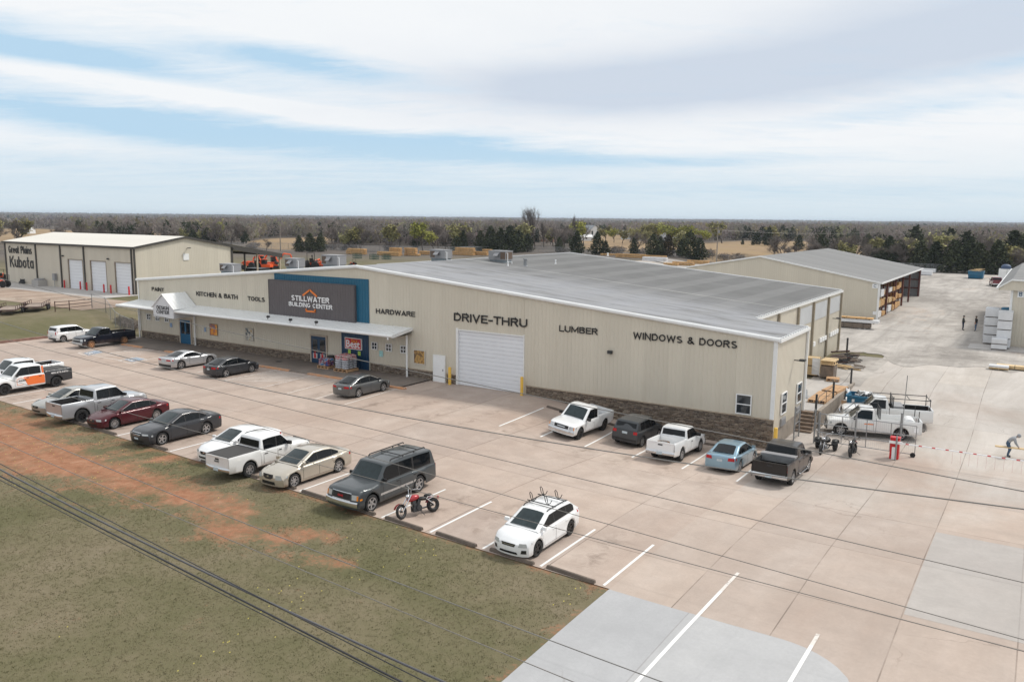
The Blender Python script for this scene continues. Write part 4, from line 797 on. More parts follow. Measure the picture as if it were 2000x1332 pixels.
sg=thing('wall_lettering','black two-line lettering Great Plains on the dealer shed wall','sign',(float(g0[0]),KY0-.06,float(k0[2])-2.6)); ox,oz=float(g0[0]),float(k0[2])-2.6
text_mesh_block('Great Plains','lettering',MT['letter'],0,float(g1[0]-g0[0]),float(g0[2])-1.25-oz,float(g0[2])-oz,sg,.05,-.012); text_mesh_block('Kubota','lettering',MT['letter'],.1,float(k1[0]-k0[0])+.1,float(k0[2])-1.9-oz,float(k0[2])-oz,sg,.05,-.0122)
for u,v,l in ((126.5,563,'at the left jamb of the leftmost dealer door'),(157.5,566,'at the right jamb of the leftmost dealer door'),(170,568,'at the left jamb of the middle dealer door'),(203.5,572,'at the right jamb of the middle dealer door'),(217,573.5,'at the left jamb of the rightmost dealer door'),(252.5,577,'at the right jamb of the rightmost dealer door')):
    g=G(u,v); bollard(float(g[0]),float(g[1]),1.25,.12,'red','red bollard '+l,'red bollards at the dealer doors')
# ---- open lumber shed C
CX1,CY0,CY1=61.75,66.8,109.5; CXL,CXR=34.7,45.72
zc=lambda x:6.05+(8.03-6.05)*(x-CXL)/(CXR-CXL) if x<CXR else 8.03+(5.06-8.03)*(x-CXR)/(CX1-CXR)
cs=thing('lumber_shed','tan lumber shed with open side, letter C and grey roof','shed')
w=ribbed((CXL,CY0),(CX1,CY0),-.1,lambda s:zc(CXL+s)-.03); w.build('wall',MT['siding'],cs)
w=ribbed((CX1,CY1),(CXL,CY1),-.1,lambda s:zc(CX1-s)-.03); w=ribbed((CXL,CY1),(CXL,CY0),-.1,6.02,mb=w); w=ribbed((54,CY0+.2),(54,CY1-.2),-.1,6.3,mb=w); w.build('wall',M('shed_inner',(.30,.30,.31),.5),cs)
MT['roof_grey']=panelled('shed_roof_grey',(.20,.20,.20),.7,(.27,.275,.28),'y',.10,.2)
m=MB(); m.face([(CXL-.1,CY0-.15,zc(CXL)),(CXR,CY0-.15,8.03),(CXR,CY1+.15,8.03),(CXL-.1,CY1+.15,zc(CXL))]); m.face([(CXR,CY0-.15,8.03),(CX1+.25,CY0-.15,zc(CX1+.25)),(CX1+.25,CY1+.15,zc(CX1+.25)),(CXR,CY1+.15,8.03)]); m.build('roof',MT['roof_grey'],cs)
m=MB(); edgebox((CXL,CY0-.17,zc(CXL)+.03),(CXR,CY0-.17,8.06),.2); edgebox((CXR,CY0-.17,8.06),(CX1+.25,CY0-.17,zc(CX1+.25)+.03),.2); edgebox((CX1+.27,CY0-.15,zc(CX1+.25)+.03),(CX1+.27,CY1+.15,zc(CX1+.25)+.03),.22); edgebox((CXR,CY1+.17,8.06),(CX1+.25,CY1+.17,zc(CX1+.25)+.03),.2); m.box(CX1-.2,CX1+.03,CY0-.08,CY0-.035,-.1,4.9); m.box(CX1+.0,CX1+.05,CY0-.03,CY0+.12,-.1,4.9); m.build('roof_trim',MT['white_metal'],cs)
MT['red_oxide']=M('red_oxide_steel',(.13,.045,.035),.6,.1,.15,2)
for y in (CY0+7.5,CY0+15.,CY0+22.5,CY0+30,CY1-.25):
    m=MB(); m.box(CX1-.3,CX1-.05,y-.12,y+.12,0,5.); m.build('post',MT['red_oxide'],cs)
m=MB()
for z in (1.4,2.9,4.3): m.box(54.2,CX1-.3,CY1-.25,CY1-.05,z,z+.2)
m.build('wall_girt',MT['red_oxide'],cs)
def letter_sign(label,txt,x0,x1,z0,z1,y):
    o=thing('letter_sign',label,'sign',((x0+x1)/2,y,(z0+z1)/2)); w,h=(x1-x0)/2,(z1-z0)/2; m=MB(); m.box(-w,w,-.03,0,-h,h); m.build('panel',MT['white_paint'],o); text_mesh_block(txt,'lettering',M('sign_slate',(.10,.16,.24),.5),-w*.55,w*.55,-h*.65,h*.65,o,.01,.03,loc=(0,-.035,0))
a,b=at_y(1704,554,CY0),at_y(1715.5,563.5,CY0); letter_sign('white square sign with the letter C on the lumber shed','C',a[0],b[0],b[2],a[2],CY0-.05)
a,b=at_y(1705,608,CY0),at_y(1711,615,CY0); flat('notice','small white notice low on the lumber shed corner','notice',a[0],b[0],b[2],a[2],MT['white_paint'],CY0-.05)
# ---- shed B at the right edge
BX,BY=77.1,50.0; bsd=thing('storage_shed','tan storage shed with letter B at the right edge','shed')
w=ribbed((BX,BY),(93,BY),float(zg(80,50))-.1,6.1); w.build('wall',MT['siding'],bsd); m=ribbed((BX,86),(BX,60),0,6.1); m=ribbed((93,BY),(93,92),0,6.1,mb=m); m.build('wall',MT['siding'],bsd)
zb=lambda x:6.28+(7.16-6.28)*(x-75.87)/(BX-75.87) if x<BX else 7.16-.03*(x-BX)
m=ribbed((75.95,49.62),(93,49.62),lambda s:6.02,lambda s:zb(75.95+s)-.02,depth=.02); m.build('gable_fascia',MT['siding'],bsd)
m=MB(); m.face([(75.8,49.5,6.25),(BX,49.5,7.18),(BX,93,7.18),(75.8,93,6.25)]); m.face([(BX,49.5,7.18),(93.3,49.5,6.7),(93.3,93,6.7),(BX,93,7.18)]); m.build('roof',MT['roof_grey'],bsd)
m=MB(); edgebox((75.8,49.48,6.28),(BX,49.48,7.21),.16); edgebox((BX,49.48,7.21),(93.3,49.48,6.73),.16); edgebox((75.78,49.5,6.28),(75.78,93,6.28),.16); m.box(BX-.03,BX+.2,BY-.07,BY-.04,-.1,6.0); m.build('roof_trim',MT['white_metal'],bsd)
a,b=at_y(1988,570,BY),at_y(1999.5,579.5,BY); letter_sign('white square sign with the letter B on the right shed','B',a[0],b[0],b[2]-.1,a[2]+.1,BY-.05)
m=MB(); m.box(73.8,93,45.8,BY-.05,-.02,.10); tag(m.build('concrete_pad',MT['slab']),kind='structure')
# ------------------------------------------------------------------ vehicles
def carpaint(name,col,metal=.0,rough=.32,dirt=0.):
    t=NT(name); co=t.coords('Object'); c=t.ramp(t.noise(co,1.2,4),[(.3,tuple(k*.95 for k in col)),(.7,tuple(min(1,k*1.03) for k in col))])
    if dirt:
        sp=t.n('ShaderNodeSeparateXYZ'); t.l(co,sp.inputs[0]); g=t.ramp(sp.outputs[2],[(.25,1.),(.8,0.)]); c=t.mix(t.math('MULTIPLY',g,t.ramp(t.noise(co,2.5,5,.7),[(.3,0.),(.7,dirt)])),c,(.34,.22,.15))
    dk=max(col)<.09; t.set(Base_Color=c,Metallic=metal,Roughness=rough,Coat_Weight=.45 if dk else 1.,Coat_Roughness=.04,Specular_IOR_Level=.3 if dk else .5); return t.mat
CP=dict(white=carpaint('paint_white',(.78,.79,.80),0,.35),white_dirty=carpaint('paint_white_dusty',(.72,.72,.71),0,.4,.55),silver=carpaint('paint_silver',(.47,.48,.50),.55,.33),champagne=carpaint('paint_champagne',(.50,.455,.385),.5,.33),beige=carpaint('paint_beige',(.36,.35,.32),.5,.33),
 maroon=carpaint('paint_maroon',(.075,.008,.014),.3,.3),charcoal=carpaint('paint_charcoal',(.042,.044,.05),.3,.3),grey=carpaint('paint_grey',(.055,.060,.066),.3,.3),slate=carpaint('paint_slate',(.085,.09,.094),.35,.3),pewter=carpaint('paint_pewter',(.062,.071,.077),.3,.3),
 navyblack=carpaint('paint_blue_black',(.008,.011,.022),.2,.28,.5),black=carpaint('paint_black',(.010,.009,.0095),.0,.3,.1),blue=carpaint('paint_light_blue',(.24,.38,.48),.5,.3),red=carpaint('paint_red',(.35,.008,.015),.3,.25),orange=carpaint('paint_orange',(.80,.16,.02),.1,.35),wine=carpaint('paint_wine',(.18,.02,.03),.3,.35))
MT['tyre']=M('tyre_rubber',(.018,.018,.019),.85,0,.15,4); MT['tyre_mud']=M('muddy_tyre',(.13,.075,.045),.9,0,.4,4)
MT['rim']=M('alloy_rim',(.42,.42,.43),.3,.7,.05,3); MT['rim_black']=M('black_rim',(.016,.016,.018),.35,.2,.1,3); MT['rim_mud']=M('muddy_rim',(.42,.21,.10),.8,0,.3,5); MT['hub']=M('wheel_recess',(.012,.012,.012),.8)
MT['chrome']=M('chrome',(.62,.63,.65),.14,.95,.02,2); MT['cglass']=M('car_glass',(.006,.008,.010),.05,0,.05,1,spec=.28); MT['wglass']=M('windscreen_glass',(.022,.034,.038),.06,0,.35,2.5,spec=.33)
MT['lamp_clear']=M('lamp_clear',(.52,.54,.55),.12,.25,.08,6); MT['lamp_red']=M('lamp_red',(.42,.010,.014),.15,0,.1,5); MT['amber']=M('lamp_amber',(.75,.25,.02),.2); MT['grille']=M('grille_black',(.010,.010,.011),.45); MT['seam']=M('panel_gap',(.012,.012,.012),.8); MT['under']=M('underbody',(.012,.012,.012),.9)
MT['plate']=M('licence_plate',(.45,.52,.56),.5,0,.25,14); MT['bedliner']=M('bed_liner',(.012,.012,.013),.85,0,.2,6); MT['tonneau']=M('bed_cover',(.045,.043,.042),.75,0,.1,4); MT['silver_trim']=M('silver_trim',(.5,.5,.5),.3,.6)
def smoothprof(pts,k=.05):
    X=np.array([p[0] for p in pts]);Z=np.array([p[1] for p in pts]); xs=np.linspace(X[0]-.4,X[-1]+.4,1200); z=np.interp(xs,X,Z); n=max(3,int(k/(xs[1]-xs[0]))|1); zz=np.convolve(np.pad(z,n//2,'edge'),np.ones(n)/n,'valid')
    return lambda x:np.interp(x,xs,zz)
def wheel_proto(name,r,w,style,rimmat,tyremat):
    m=MB(); ri=r*.68 if style!='truck' else r*.60
    m.lathe([(ri,-w/2+.01),(r*.93,-w/2),(r*.99,-w/2+.035),(r,-w*.2),(r,w*.2),(r*.99,w/2-.035),(r*.93,w/2),(ri,w/2-.01)],'y',28); 
    tyre=m.build('wheel',MT[tyremat],None,smooth=40)
    m=MB(); m.lathe([(.001,w*.2),(ri*1.0,w*.18)],'y',24); o=m.build('wheel_recess',MT['hub'],tyre)
    m=MB(); m.lathe([(ri*.88,w*.2),(ri*.90,w/2-.012),(ri*1.02,w/2-.006),(ri*1.02,w*.3)],'y',28); ns={'five':5,'six':6,'seven':7,'ten':10,'truck':6}[style]
    sw=ri*{'five':.17,'six':.15,'seven':.13,'ten':.09,'truck':.18}[style]
    for k in range(ns):
        a=2*math.pi*k/ns+.3; c,s=math.cos(a),math.sin(a); y0=w*.34; y1=w/2-.022
        q=lambda rr,t,y:(rr*c-t*s,y,rr*s+t*c)
        for ta,tb in ((-1,1),):
            P=[q(ri*.16,-sw*1.15,y0),q(ri*.9,-sw*.75,y1),q(ri*.9,sw*.75,y1),q(ri*.16,sw*1.15,y0)]; m.face(P[::-1]); m.face([P[0],q(ri*.16,-sw*1.2,w*.2),q(ri*.9,-sw*.8,w*.22),P[1]]); m.face([P[3],P[2],q(ri*.9,sw*.8,w*.22),q(ri*.16,sw*1.2,w*.2)])
    m.lathe([(.001,w*.4),(ri*.2,w*.38),(ri*.24,w*.2)],'y',12); m.build('rim',MT[rimmat],tyre)
    return tyre
WCACHE={}
def vehicle(sp):
    """forward = local +x; returns the Empty at ground level below the middle"""
    g=sp.get; L,Wd,H=g('L'),g('W'),g('H'); hw=Wd/2; r=g('r',.33); fo,ro=g('fo',.93),g('ro',1.0); xf,xr=L/2-fo,-L/2+ro; Ra=r+g('archgap',.055); zc=r+.01
    truck=g('bed') is not None; paint=CP[g('paint')]; root=thing(g('name'),g('label'),g('cat'),group=g('group'))
    ztop=smoothprof([(p[0],p[1]) for p in g('top')],.09); sill=g('sill',.18); sz=smoothprof([(-L/2,sill+g('rb',.06)),(-L/2+.5,sill+.02),(-L/2+.9,sill),(L/2-.9,sill),(L/2-.5,sill),(L/2,sill+g('fb',.0))],.05)
    kf,kr=g('kf',.24),g('kr',.13); nose=g('nose',.10)
    bed=g('bed')
    def width(x): 
        tf=max(0,(x-(L/2-1.0))/1.0); tr=max(0,((-L/2+.9)-x)/.9); return hw*(1-.055*tf**2.2-.045*tr**2.2)
    def warp(x,y,z):
        s=max(0,(x-(L/2-.45))/.45); x2=x-s*(kf*abs(y/hw)**3+nose*max(0,(z-.48)/.45)**2+.05*max(0,(.38-z)/.2))
        s=max(0,((-L/2+.4)-x)/.4); return (x2+s*(kr*abs(y/hw)**3+g('tail',.06)*max(0,(z-.7)/.45)**2+.05*max(0,(.4-z)/.2)),y,z)
    def zbot(x):
        b=float(sz(x))
        for xw in (xf,xr):
            d=abs(x-xw)
            if d<Ra: b=max(b,zc+math.sqrt(max(0,Ra*Ra-d*d))*g('archk',1.))
        return b
    def ring(x):
        zt=float(ztop(x)); zb=min(zbot(x),zt-.16); w=width(x); sh=zt-g('sh',.07); 
        fl=1.0+.012*max(0,1-min(abs(x-xf),abs(x-xr))/(Ra+.15))
        return [(w*.955,zb),(w*fl,zb+.06),(w*fl,zb+(sh-zb)*.5),(w*.985*fl,zb+(sh-zb)*.86),(w*.955,sh),(w*.88,zt-.018),(w*.5,zt),(0,zt+g('crown',.012))]
    xs=list(np.linspace(-L/2,L/2,int(L/.075)))
    for xw in (xf,xr): xs+= [xw-Ra-.003,xw-Ra+.002,xw+Ra-.002,xw+Ra+.003]+[xw+Ra*math.cos(a) for a in np.linspace(.12,math.pi-.12,15)]
    x_lo=-L/2
    if truck: x_lo=g('cabrear')-.01
    xs=sorted(x for x in xs if x>=x_lo-1e-6)
    if truck: xs=[x_lo]+xs
    rows=[]
    for x in xs:
        R_=ring(x); pts=[warp(x,y,z) for y,z in R_]+[warp(x,-y,z) for y,z in R_[-2::-1]]; rows.append(pts)
    m=MB(); m.grid(rows[::-1])
    def cap(x,flip):
        R_=ring(x); rr=[]
        for y,z in R_: rr.append([warp(x,y*s,z) for s in np.linspace(-1,1,9)])
        m.grid(rr if flip else rr[::-1])
    cap(L/2,False)
    if not truck: cap(-L/2,True)
    else: cap(x_lo,True)
    body=m.build('body',paint,root,smooth=38,fix=True)
    m=MB(); m.box(-L/2+.25,L/2-.3,-hw+.3,hw-.3,sill-.01,min(.72,float(ztop(xf))-.1)); m.box(xr+Ra+.05,xf-Ra-.05,-hw+.1,hw-.1,sill+.02,sill+.1); m.build('underbody',MT['under'],root)
    def side_y(x,z):
        R_=ring(x); zs=[p[1] for p in R_[:6]]; return float(np.interp(z,zs,[p[0] for p in R_[:6]]))
    # ---- bed
    if truck:
        rail=bed['rail']; x0=-L/2; x1=g('cabrear')-.035; fl=bed.get('floor',.72); bx=[x for x in np.linspace(x0,x1,30)]+[xr+Ra*math.cos(a) for a in np.linspace(0,math.pi,17)]+[xr-Ra-.003,xr+Ra+.003]; bx=sorted(x for x in bx if x0<=x<=x1)
        rows=[]
        for x in bx:
            zb=zbot(x); w=width(x); fx=1.0+.012*max(0,1-abs(x-xr)/(Ra+.15)); half=[(w*.955,zb),(w*fx,zb+.06),(w*fx,zb+(rail-zb)*.5),(w*.985,rail-.12),(w*.965,rail-.02),(w*.95,rail),(w-.13,rail),(w-.14,rail-.03),(w-.15,fl),(0,fl)]
            rows.append([(x,y,z) for y,z in half]+[(x,-y,z) for y,z in half[-2::-1]])
        m=MB(); n0=len(m.f); m.grid(rows[::-1])
        for i in range(len(m.f)):
            j=i%18; m.m[i]=1 if 7<=j<=10 else 0
        half=rows[-1]; m.face([p for p in rows[-1][:7]]+[(x1,0,rail)]+rows[-1][-7:])
        bedm=m.build('bed',[CP[bed['paint']] if bed.get('paint') else paint,CP[bed['inner']] if bed.get('inner') else MT['bedliner']],root,smooth=35,fix=True)
        m=MB(); w=width(x0); m.boxc((x0+.035,0,(rail+sill+.28)/2),(.07,2*w*.95,rail-sill-.28)); m.boxc((x0-.002,0,rail-.03),(.05,2*w*.9,.05)); tgt=m.build('tailgate',[CP[bed['paint']] if bed.get('paint') else paint],root)
        m=MB(); m.box(x0-.012,x0-.001,-.14,.14,rail-.2,rail-.12); m.build('handle',MT['black'],tgt)
        m=MB(); m.box(x1-.05,x1,-w*.9,w*.9,fl-.1,rail-.03); m.build('bed_front',[CP[bed['paint']] if bed.get('paint') else paint],root)
        if bed.get('cover'): m=MB(); m.grid([[(x0+.05,-w*.93,rail+.012),(x0+.05,0,rail+.03),(x0+.05,w*.93,rail+.012)],[(x1-.05,-w*.93,rail+.012),(x1-.05,0,rail+.03),(x1-.05,w*.93,rail+.012)]][::-1]); m.box(x0+.02,x1-.02,-w*.94,w*.94,rail+.001,rail+.011); m.build('bed_cover',MT['tonneau'],root)
    # ---- cabin
    rb,rt,wt_,wb=g('gh'); roof=smoothprof([rb,(rt[0],rt[1])]+g('roof',[])+[(wt_[0],wt_[1]),wb],.10)
    zroofmax=max(rt[1],wt_[1])+.01; wroof=g('wroof',.735)
    belt=lambda x:float(ztop(x))-.03
    def gy(x,z):
        zb=belt(x); w0=min(width(x),hw)*.915; t=(z-zb)/(zroofmax-zb); return w0+(hw*wroof-w0)*t
    cx=sorted(list(np.linspace(rb[0],wb[0],44))+[rt[0],wt_[0]]); rows=[]
    for x in cx:
        zb=belt(x)-.02; zr=max(float(roof(x)),zb+.012); h=zr-zb; e=min(.07,h*.4)
        half=[(gy(x,zb),zb),(gy(x,zb+(h-e)*.5),zb+(h-e)*.5),(gy(x,zr-e),zr-e),(gy(x,zr)-e*.35,zr-e*.25),(gy(x,zr)-.12*min(1,h*3),zr),(0,zr+.02*min(1,h*3))]
        rows.append([(x,y,z) for y,z in half]+[(x,-y,z) for y,z in half[-2::-1]])
    m=MB(); m.grid(rows[::-1]); 
    if truck or g('boxy'): m.face(rows[0][::-1])
    cab=m.build('cabin',CP[g('cabin_paint')] if g('cabin_paint') else paint,root,smooth=40,fix=True)
    # windscreen and rear glass follow the ramps
    def ramp_glass(xa,xb,name,mat,mg0=.10,mg1=.08,wk=.90,parent=root):
        rows=[]
        for t in np.linspace(mg0,1-mg1,7):
            x=xa+(xb-xa)*t; zr=max(float(roof(x)),belt(x)); w=(gy(x,zr)-.02)*wk; r_=[]
            for s in np.linspace(-1,1,7): r_.append((x+(.012 if xb<xa else -.012),s*w,zr+.02*(1-abs(s)**3)+.012-(.03*abs(s)**6)))
            rows.append(r_)
        m=MB(); m.grid(rows if xb<xa else rows[::-1]); return m.build(name,mat,parent,smooth=60)
    ramp_glass(wb[0],wt_[0],'windscreen',MT['wglass'])
    if not truck and not g('boxy'): ramp_glass(rb[0],rt[0],'rear_window',MT['cglass'],.12,.06,.88)
    else:
        m=MB(); zr=rt[1]-.10; zb=max(belt(rb[0]),(bed['rail'] if truck else 0))+.06; ya=gy(rb[0],zb)-.1; yb=gy(rb[0],zr)-.08; rows=[]
        for t in np.linspace(0,1,5):
            z=zb+(zr-zb)*t; x=np.interp(z,[belt(rb[0]),rt[1]],[rb[0],rt[0]])-.014; w=ya+(yb-ya)*t; rows.append([(x,s*w,z) for s in np.linspace(-1,1,5)])
        m.grid(rows[::-1]); m.build('rear_window',MT['cglass'],root,smooth=50)
    for s in (1,-1):
        for (a,b) in g('sides'):
            cols=[[],[]]; xsn=np.linspace(a,b,14)
            for x in xsn:
                z0=belt(x)+.055; 
                top=min(float(roof(x)),zroofmax)-.085
                # keep clear of the pillars
                z1=max(top,z0+.004); cols[0].append((x,s*(gy(x,z0)+.010),z0)); cols[1].append((x,s*(gy(x,z1)+.010),z1))
            m=MB(); m.grid(cols if s<0 else cols[::-1]); wn=m.build('side_window',MT['cglass'],root)
        sd_=g('sides')
        for (a,b),(c0,d0) in zip(sd_[:-1],sd_[1:]):
            cols=[[],[]]
            for x in np.linspace(b-.004,c0+.004,3):
                z0=belt(x)+.055; z1=min(float(roof(x)),zroofmax)-.085; cols[0].append((x,s*(gy(x,z0)+.008),z0)); cols[1].append((x,s*(gy(x,z1)+.008),z1))
            m=MB(); m.grid(cols if s<0 else cols[::-1]); m.build('pillar',MT['black'],root)
        if g('chrome_line'):
            m=MB(); a=g('sides')[0][0];b=g('sides')[-1][1]; m.tube([(x,s*(gy(x,min(float(roof(x)),zroofmax)-.07)+.012),max(min(float(roof(x)),zroofmax)-.07,belt(x)+.055)) for x in np.linspace(a,b,14)],.014,5); m.build('window_trim',MT['chrome'],root)
        for i,(a,b) in enumerate(g('doors')):
            z0=max(sill+.13,zbot((a+b)/2)+.05); top=belt((a+b)/2)-.035; m=MB(); rw=[]
            nz=np.linspace(0,1,7)
            def P(x,z,o): return (x,s*(side_y(x,z)+o),z)
            rr=[[P(x,z0+(min(top,float(ztop(x))-.09)-z0)*t,.004) for x in np.linspace(a+.012,b-.012,7)] for t in nz]; m.grid(rr if s<0 else rr[::-1],0)
            rr=[[P(x,z0-.012+(min(top,float(ztop(x))-.09)+.012-z0)*t,.0015) for x in np.linspace(a-.006,b+.006,7)] for t in nz]; m.grid(rr if s<0 else rr[::-1],1)
            door=m.build('door',[CP[g('door_paint')[i]] if g('door_paint') and g('door_paint')[i] else paint,MT['seam']],root,smooth=60)
            m=MB(); zz=top-.10; xx=a+.16; m.boxc((xx,s*(side_y(xx,zz)+.012),zz),(.2,.03,.035)); m.build('handle',MT[g('handle','black')] if g('handle') else paint,door)
        # mirror
        m=MB(); xm=wb[0]-.32*(1 if not truck else .9); zm=belt(xm)+.10; ym=gy(xm,zm); k=1.25 if truck else 1.
        m.boxc((xm,s*(ym+.12*k),zm+.03),(.10*k,.20*k,.14*k),s*-.15); m.boxc((xm,s*(ym+.02),zm-.03),(.05,.10,.04)); m.build('mirror',MT[g('mirror')] if g('mirror') else paint,root)
    # ---- fascia pieces follow the curved nose
    def patch(name,yz,mat,xend,off,parent=root,nseg=6):
        rows=[]
        for z,ya,yb in yz: rows.append([(warp(xend,y,z)[0]+(off if xend>0 else -off),y,z) for y in np.linspace(ya,yb,nseg+1)])
        m=MB(); m.grid(rows if xend>0 else rows[::-1]); 
        return m.build(name,mat,parent,smooth=60)
    F=g('front'); zt=float(ztop(L/2)); wF=width(L/2)
    for nm,yz,mat in F: 
        for s in ((1,-1) if yz[0][1]*yz[0][2]>0 else (1,)):
            q=[(z,*(sorted((ya*s*wF,yb*s*wF)))) for z,ya,yb in yz]; patch(nm,q,MT[mat],L/2,.008+.004*(mat in('chrome','amber'))+.006*(nm in('emblem','light_bar')))
    wR=width(-L/2)
    for nm,yz,mat in g('rear'):
        for s in ((1,-1) if yz[0][1]*yz[0][2]>0 else (1,)):
            q=[(z,*(sorted((ya*s*wR,yb*s*wR)))) for z,ya,yb in yz]; patch(nm,q,MT[mat],-L/2,(.010 if not truck else .006)+.006*(nm in('emblem','licence_plate')))
    # wrap-round lamps on the flanks
    for nm,xa,xb,za,zb_,mat in g('flank',[]):
        for s in (1,-1):
            rr=[]
            for z in np.linspace(za,zb_,4): rr.append([(warp(x,hw,z)[0],s*(side_y(x,min(z,float(ztop(x))-.03))+.006),z) for x in np.linspace(xa,xb,5)])
            m=MB(); m.grid(rr if s<0 else rr[::-1]); m.build(nm,MT[mat],root,smooth=60)
    if g('bumper'):
        for e,(z0,z1,mat,dp) in g('bumper').items():
            m=MB(); xe=L/2 if e=='f' else -L/2; sg=1 if e=='f' else -1; rows=[]
            for (o,z) in ((-.18,z0),(dp*.8,z0),(dp,z0+.05),(dp,z1-.05),(dp*.7,z1),(-.18,z1)):
                rows.append([(xe+sg*(o-(.10*abs(t)**3)),t*wF*1.01,z) for t in np.linspace(-1,1,11)])
            m.grid(rows,0,False); m.build('bumper',MT[mat] if mat in MT else CP[mat],root,smooth=40,fix=True)
            if e=='r': m=MB(); m.box(xe-dp-.012,xe-dp-.002,-.17,.17,z0+.02,z1-.02); m.build('licence_plate',MT['plate'],root)
    # ---- wheels
    key=(round(r,3),g('tw',.22),g('rimstyle','five'),g('rim','rim'),g('tyre','tyre'))
    for xw in (xf,xr):
        for s in (1,-1):
            if key not in WCACHE: WCACHE[key]=wheel_proto('wheel',*key); wo=WCACHE[key]
            else: wo=copy_tree(WCACHE[key])
            wo.parent=root; wo.location=(xw,s*(hw-g('tw',.22)/2-.015),r); wo.rotation_euler=(0,random.uniform(0,3),0 if s>0 else math.pi)
    sp['_']=dict(xf=xf,xr=xr,hw=hw,side_y=side_y,roof=roof,belt=belt,gy=gy,warp=warp,ztop=ztop)
    return root
def place(root,sp,u,v,which,heading):
    """put the outer contact point of a wheel (or the middle of a bumper) on a point of the ground"""
    d=sp['_']; loc={'FL':(d['xf'],d['hw']-.02),'RL':(d['xr'],d['hw']-.02),'FR':(d['xf'],-d['hw']+.02),'RR':(d['xr'],-d['hw']+.02),'F':(sp['L']/2,0),'R':(-sp['L']/2,0),'RLC':(-sp['L']/2,sp['W']/2)}[which]
    h=R(heading); g=G(u,v,.03); x=g[0]-(loc[0]*math.cos(h)-loc[1]*math.sin(h)); y=g[1]-(loc[0]*math.sin(h)+loc[1]*math.cos(h))
    a=1.3; zc_=float(zg(x,y)); fx,fy=math.cos(h),math.sin(h); dzx=float(zg(x+fx*a,y+fy*a)-zg(x-fx*a,y-fy*a))/(2*a); dzy=float(zg(x-fy*a,y+fx*a)-zg(x+fy*a,y-fx*a))/(2*a)
    zc_=(float(zg(x+fx*a,y+fy*a))+float(zg(x-fx*a,y-fy*a)))/2
    root.location=(x,y,zc_+.03); root.rotation_euler=(math.atan(dzy),-math.atan(dzx),h)
PLATE=('licence_plate',[(.66,-.18,.18),(.80,-.18,.18)],'plate')
def sedan(**k):
    L=k.get('L',4.8); d=dict(name='sedan',cat='car',L=L,W=1.83,H=1.46,r=.33,fo=.95,ro=1.05,top=[(-L/2,.94),(-L/2+.12,1.02),(-1.75,1.03),(-.9,.97),(.95,.95),(1.15,.97),(1.7,.89),(L/2-.25,.76),(L/2,.62)],gh=((-1.92,1.0),(-1.0,1.40),(.15,1.45),(1.28,.965)),roof=[(-.5,1.455)],sides=[(-1.42,-1.02),(-.98,-.06),(.0,.92)],doors=[(-1.18,-.03),(-.03,1.02)],
     front=[('grille',[(.50,-.32,.32),(.66,-.38,.38)],'grille'),('lower_grille',[(.27,-.5,.5),(.38,-.56,.56)],'grille'),('headlight',[(.58,.56,.93),(.70,.50,.90)],'lamp_clear'),('emblem',[(.58,-.08,.08),(.64,-.08,.08)],'chrome')],
     rear=[('taillight',[(.76,.50,.96),(.92,.44,.93)],'lamp_red'),PLATE,('emblem',[(.87,-.07,.07),(.92,-.07,.07)],'chrome')],flank=[('taillight',-L/2+.10,-L/2+.26,.78,.90,'lamp_red'),('headlight',L/2-.42,L/2-.20,.60,.70,'lamp_clear')])
    d.update(k); return d
def pickup(**k):
    L=k.get('L',5.85); H=k.get('H',1.90); cr=k.get('cabrear',-.85); bl=k.get('belt',1.22); hd=k.get('hood',1.16); wb=k.get('wbx',1.40); wt_=k.get('wtx',.72); rail=k.get('rail',1.30)
    d=dict(name='pickup_truck',cat='pickup',L=L,W=1.98,H=H,r=.39,tw=.27,fo=.95,ro=1.22,sill=.38,sh=.06,kf=.13,nose=.05,rimstyle='truck',archgap=.09,cabrear=cr,fb=-.02,
     top=[(-L/2,bl),(cr,bl),(wb-.3,bl-.01),(wb,hd+.02),(L/2-.5,hd-.04),(L/2-.08,hd-.11),(L/2,hd-.2)],gh=((cr,bl),(cr+.10,H-.05),(wt_,H-.02),(wb+.02,bl-.04)),roof=[((cr+wt_)/2,H)],wroof=.80,
     bed=dict(rail=rail,floor=.80),bumper=dict(f=(.45,.68,'chrome',.07),r=(.50,.70,'chrome',.10)),mirror='black',
     front=[('grille',[(.72,-.52,.52),(1.0,-.56,.56)],'grille'),('light_bar',[(.85,-.56,.56),(.90,-.56,.56)],'chrome'),('headlight',[(.74,.62,.98),(.97,.60,.96)],'lamp_clear')],
     rear=[('taillight',[(.84,.84,.985),(rail-.10,.84,.985)],'lamp_red')],flank=[('taillight',-L/2+.02,-L/2+.14,.86,rail-.12,'lamp_red'),('headlight',L/2-.34,L/2-.12,.78,.94,'lamp_clear')])
    if k.get('crew'): d.update(sides=[(cr+.22,cr+1.02),(cr+1.10,wt_+.42)],doors=[(cr+.15,cr+1.06),(cr+1.06,wb-.12)])
    elif k.get('ext'): d.update(sides=[(cr+.18,cr+.52),(cr+.60,wt_+.42)],doors=[(cr+.58,wb-.12)])
    else: d.update(sides=[(cr+.22,wt_+.42)],doors=[(cr+.14,wb-.12)])
    b=dict(d['bed']); b.update(k.pop('bedx',{})); d.update({q:w for q,w in k.items()}); d['bed']=b; return d
def put(sp,u,v,which,heading):
    o=vehicle(sp); place(o,sp,u,v,which,heading); return o
FR='vehicles parked along the grass edge'; RR_='vehicles parked against the stone wall'; MID='cars parked nose-in at the store walk'
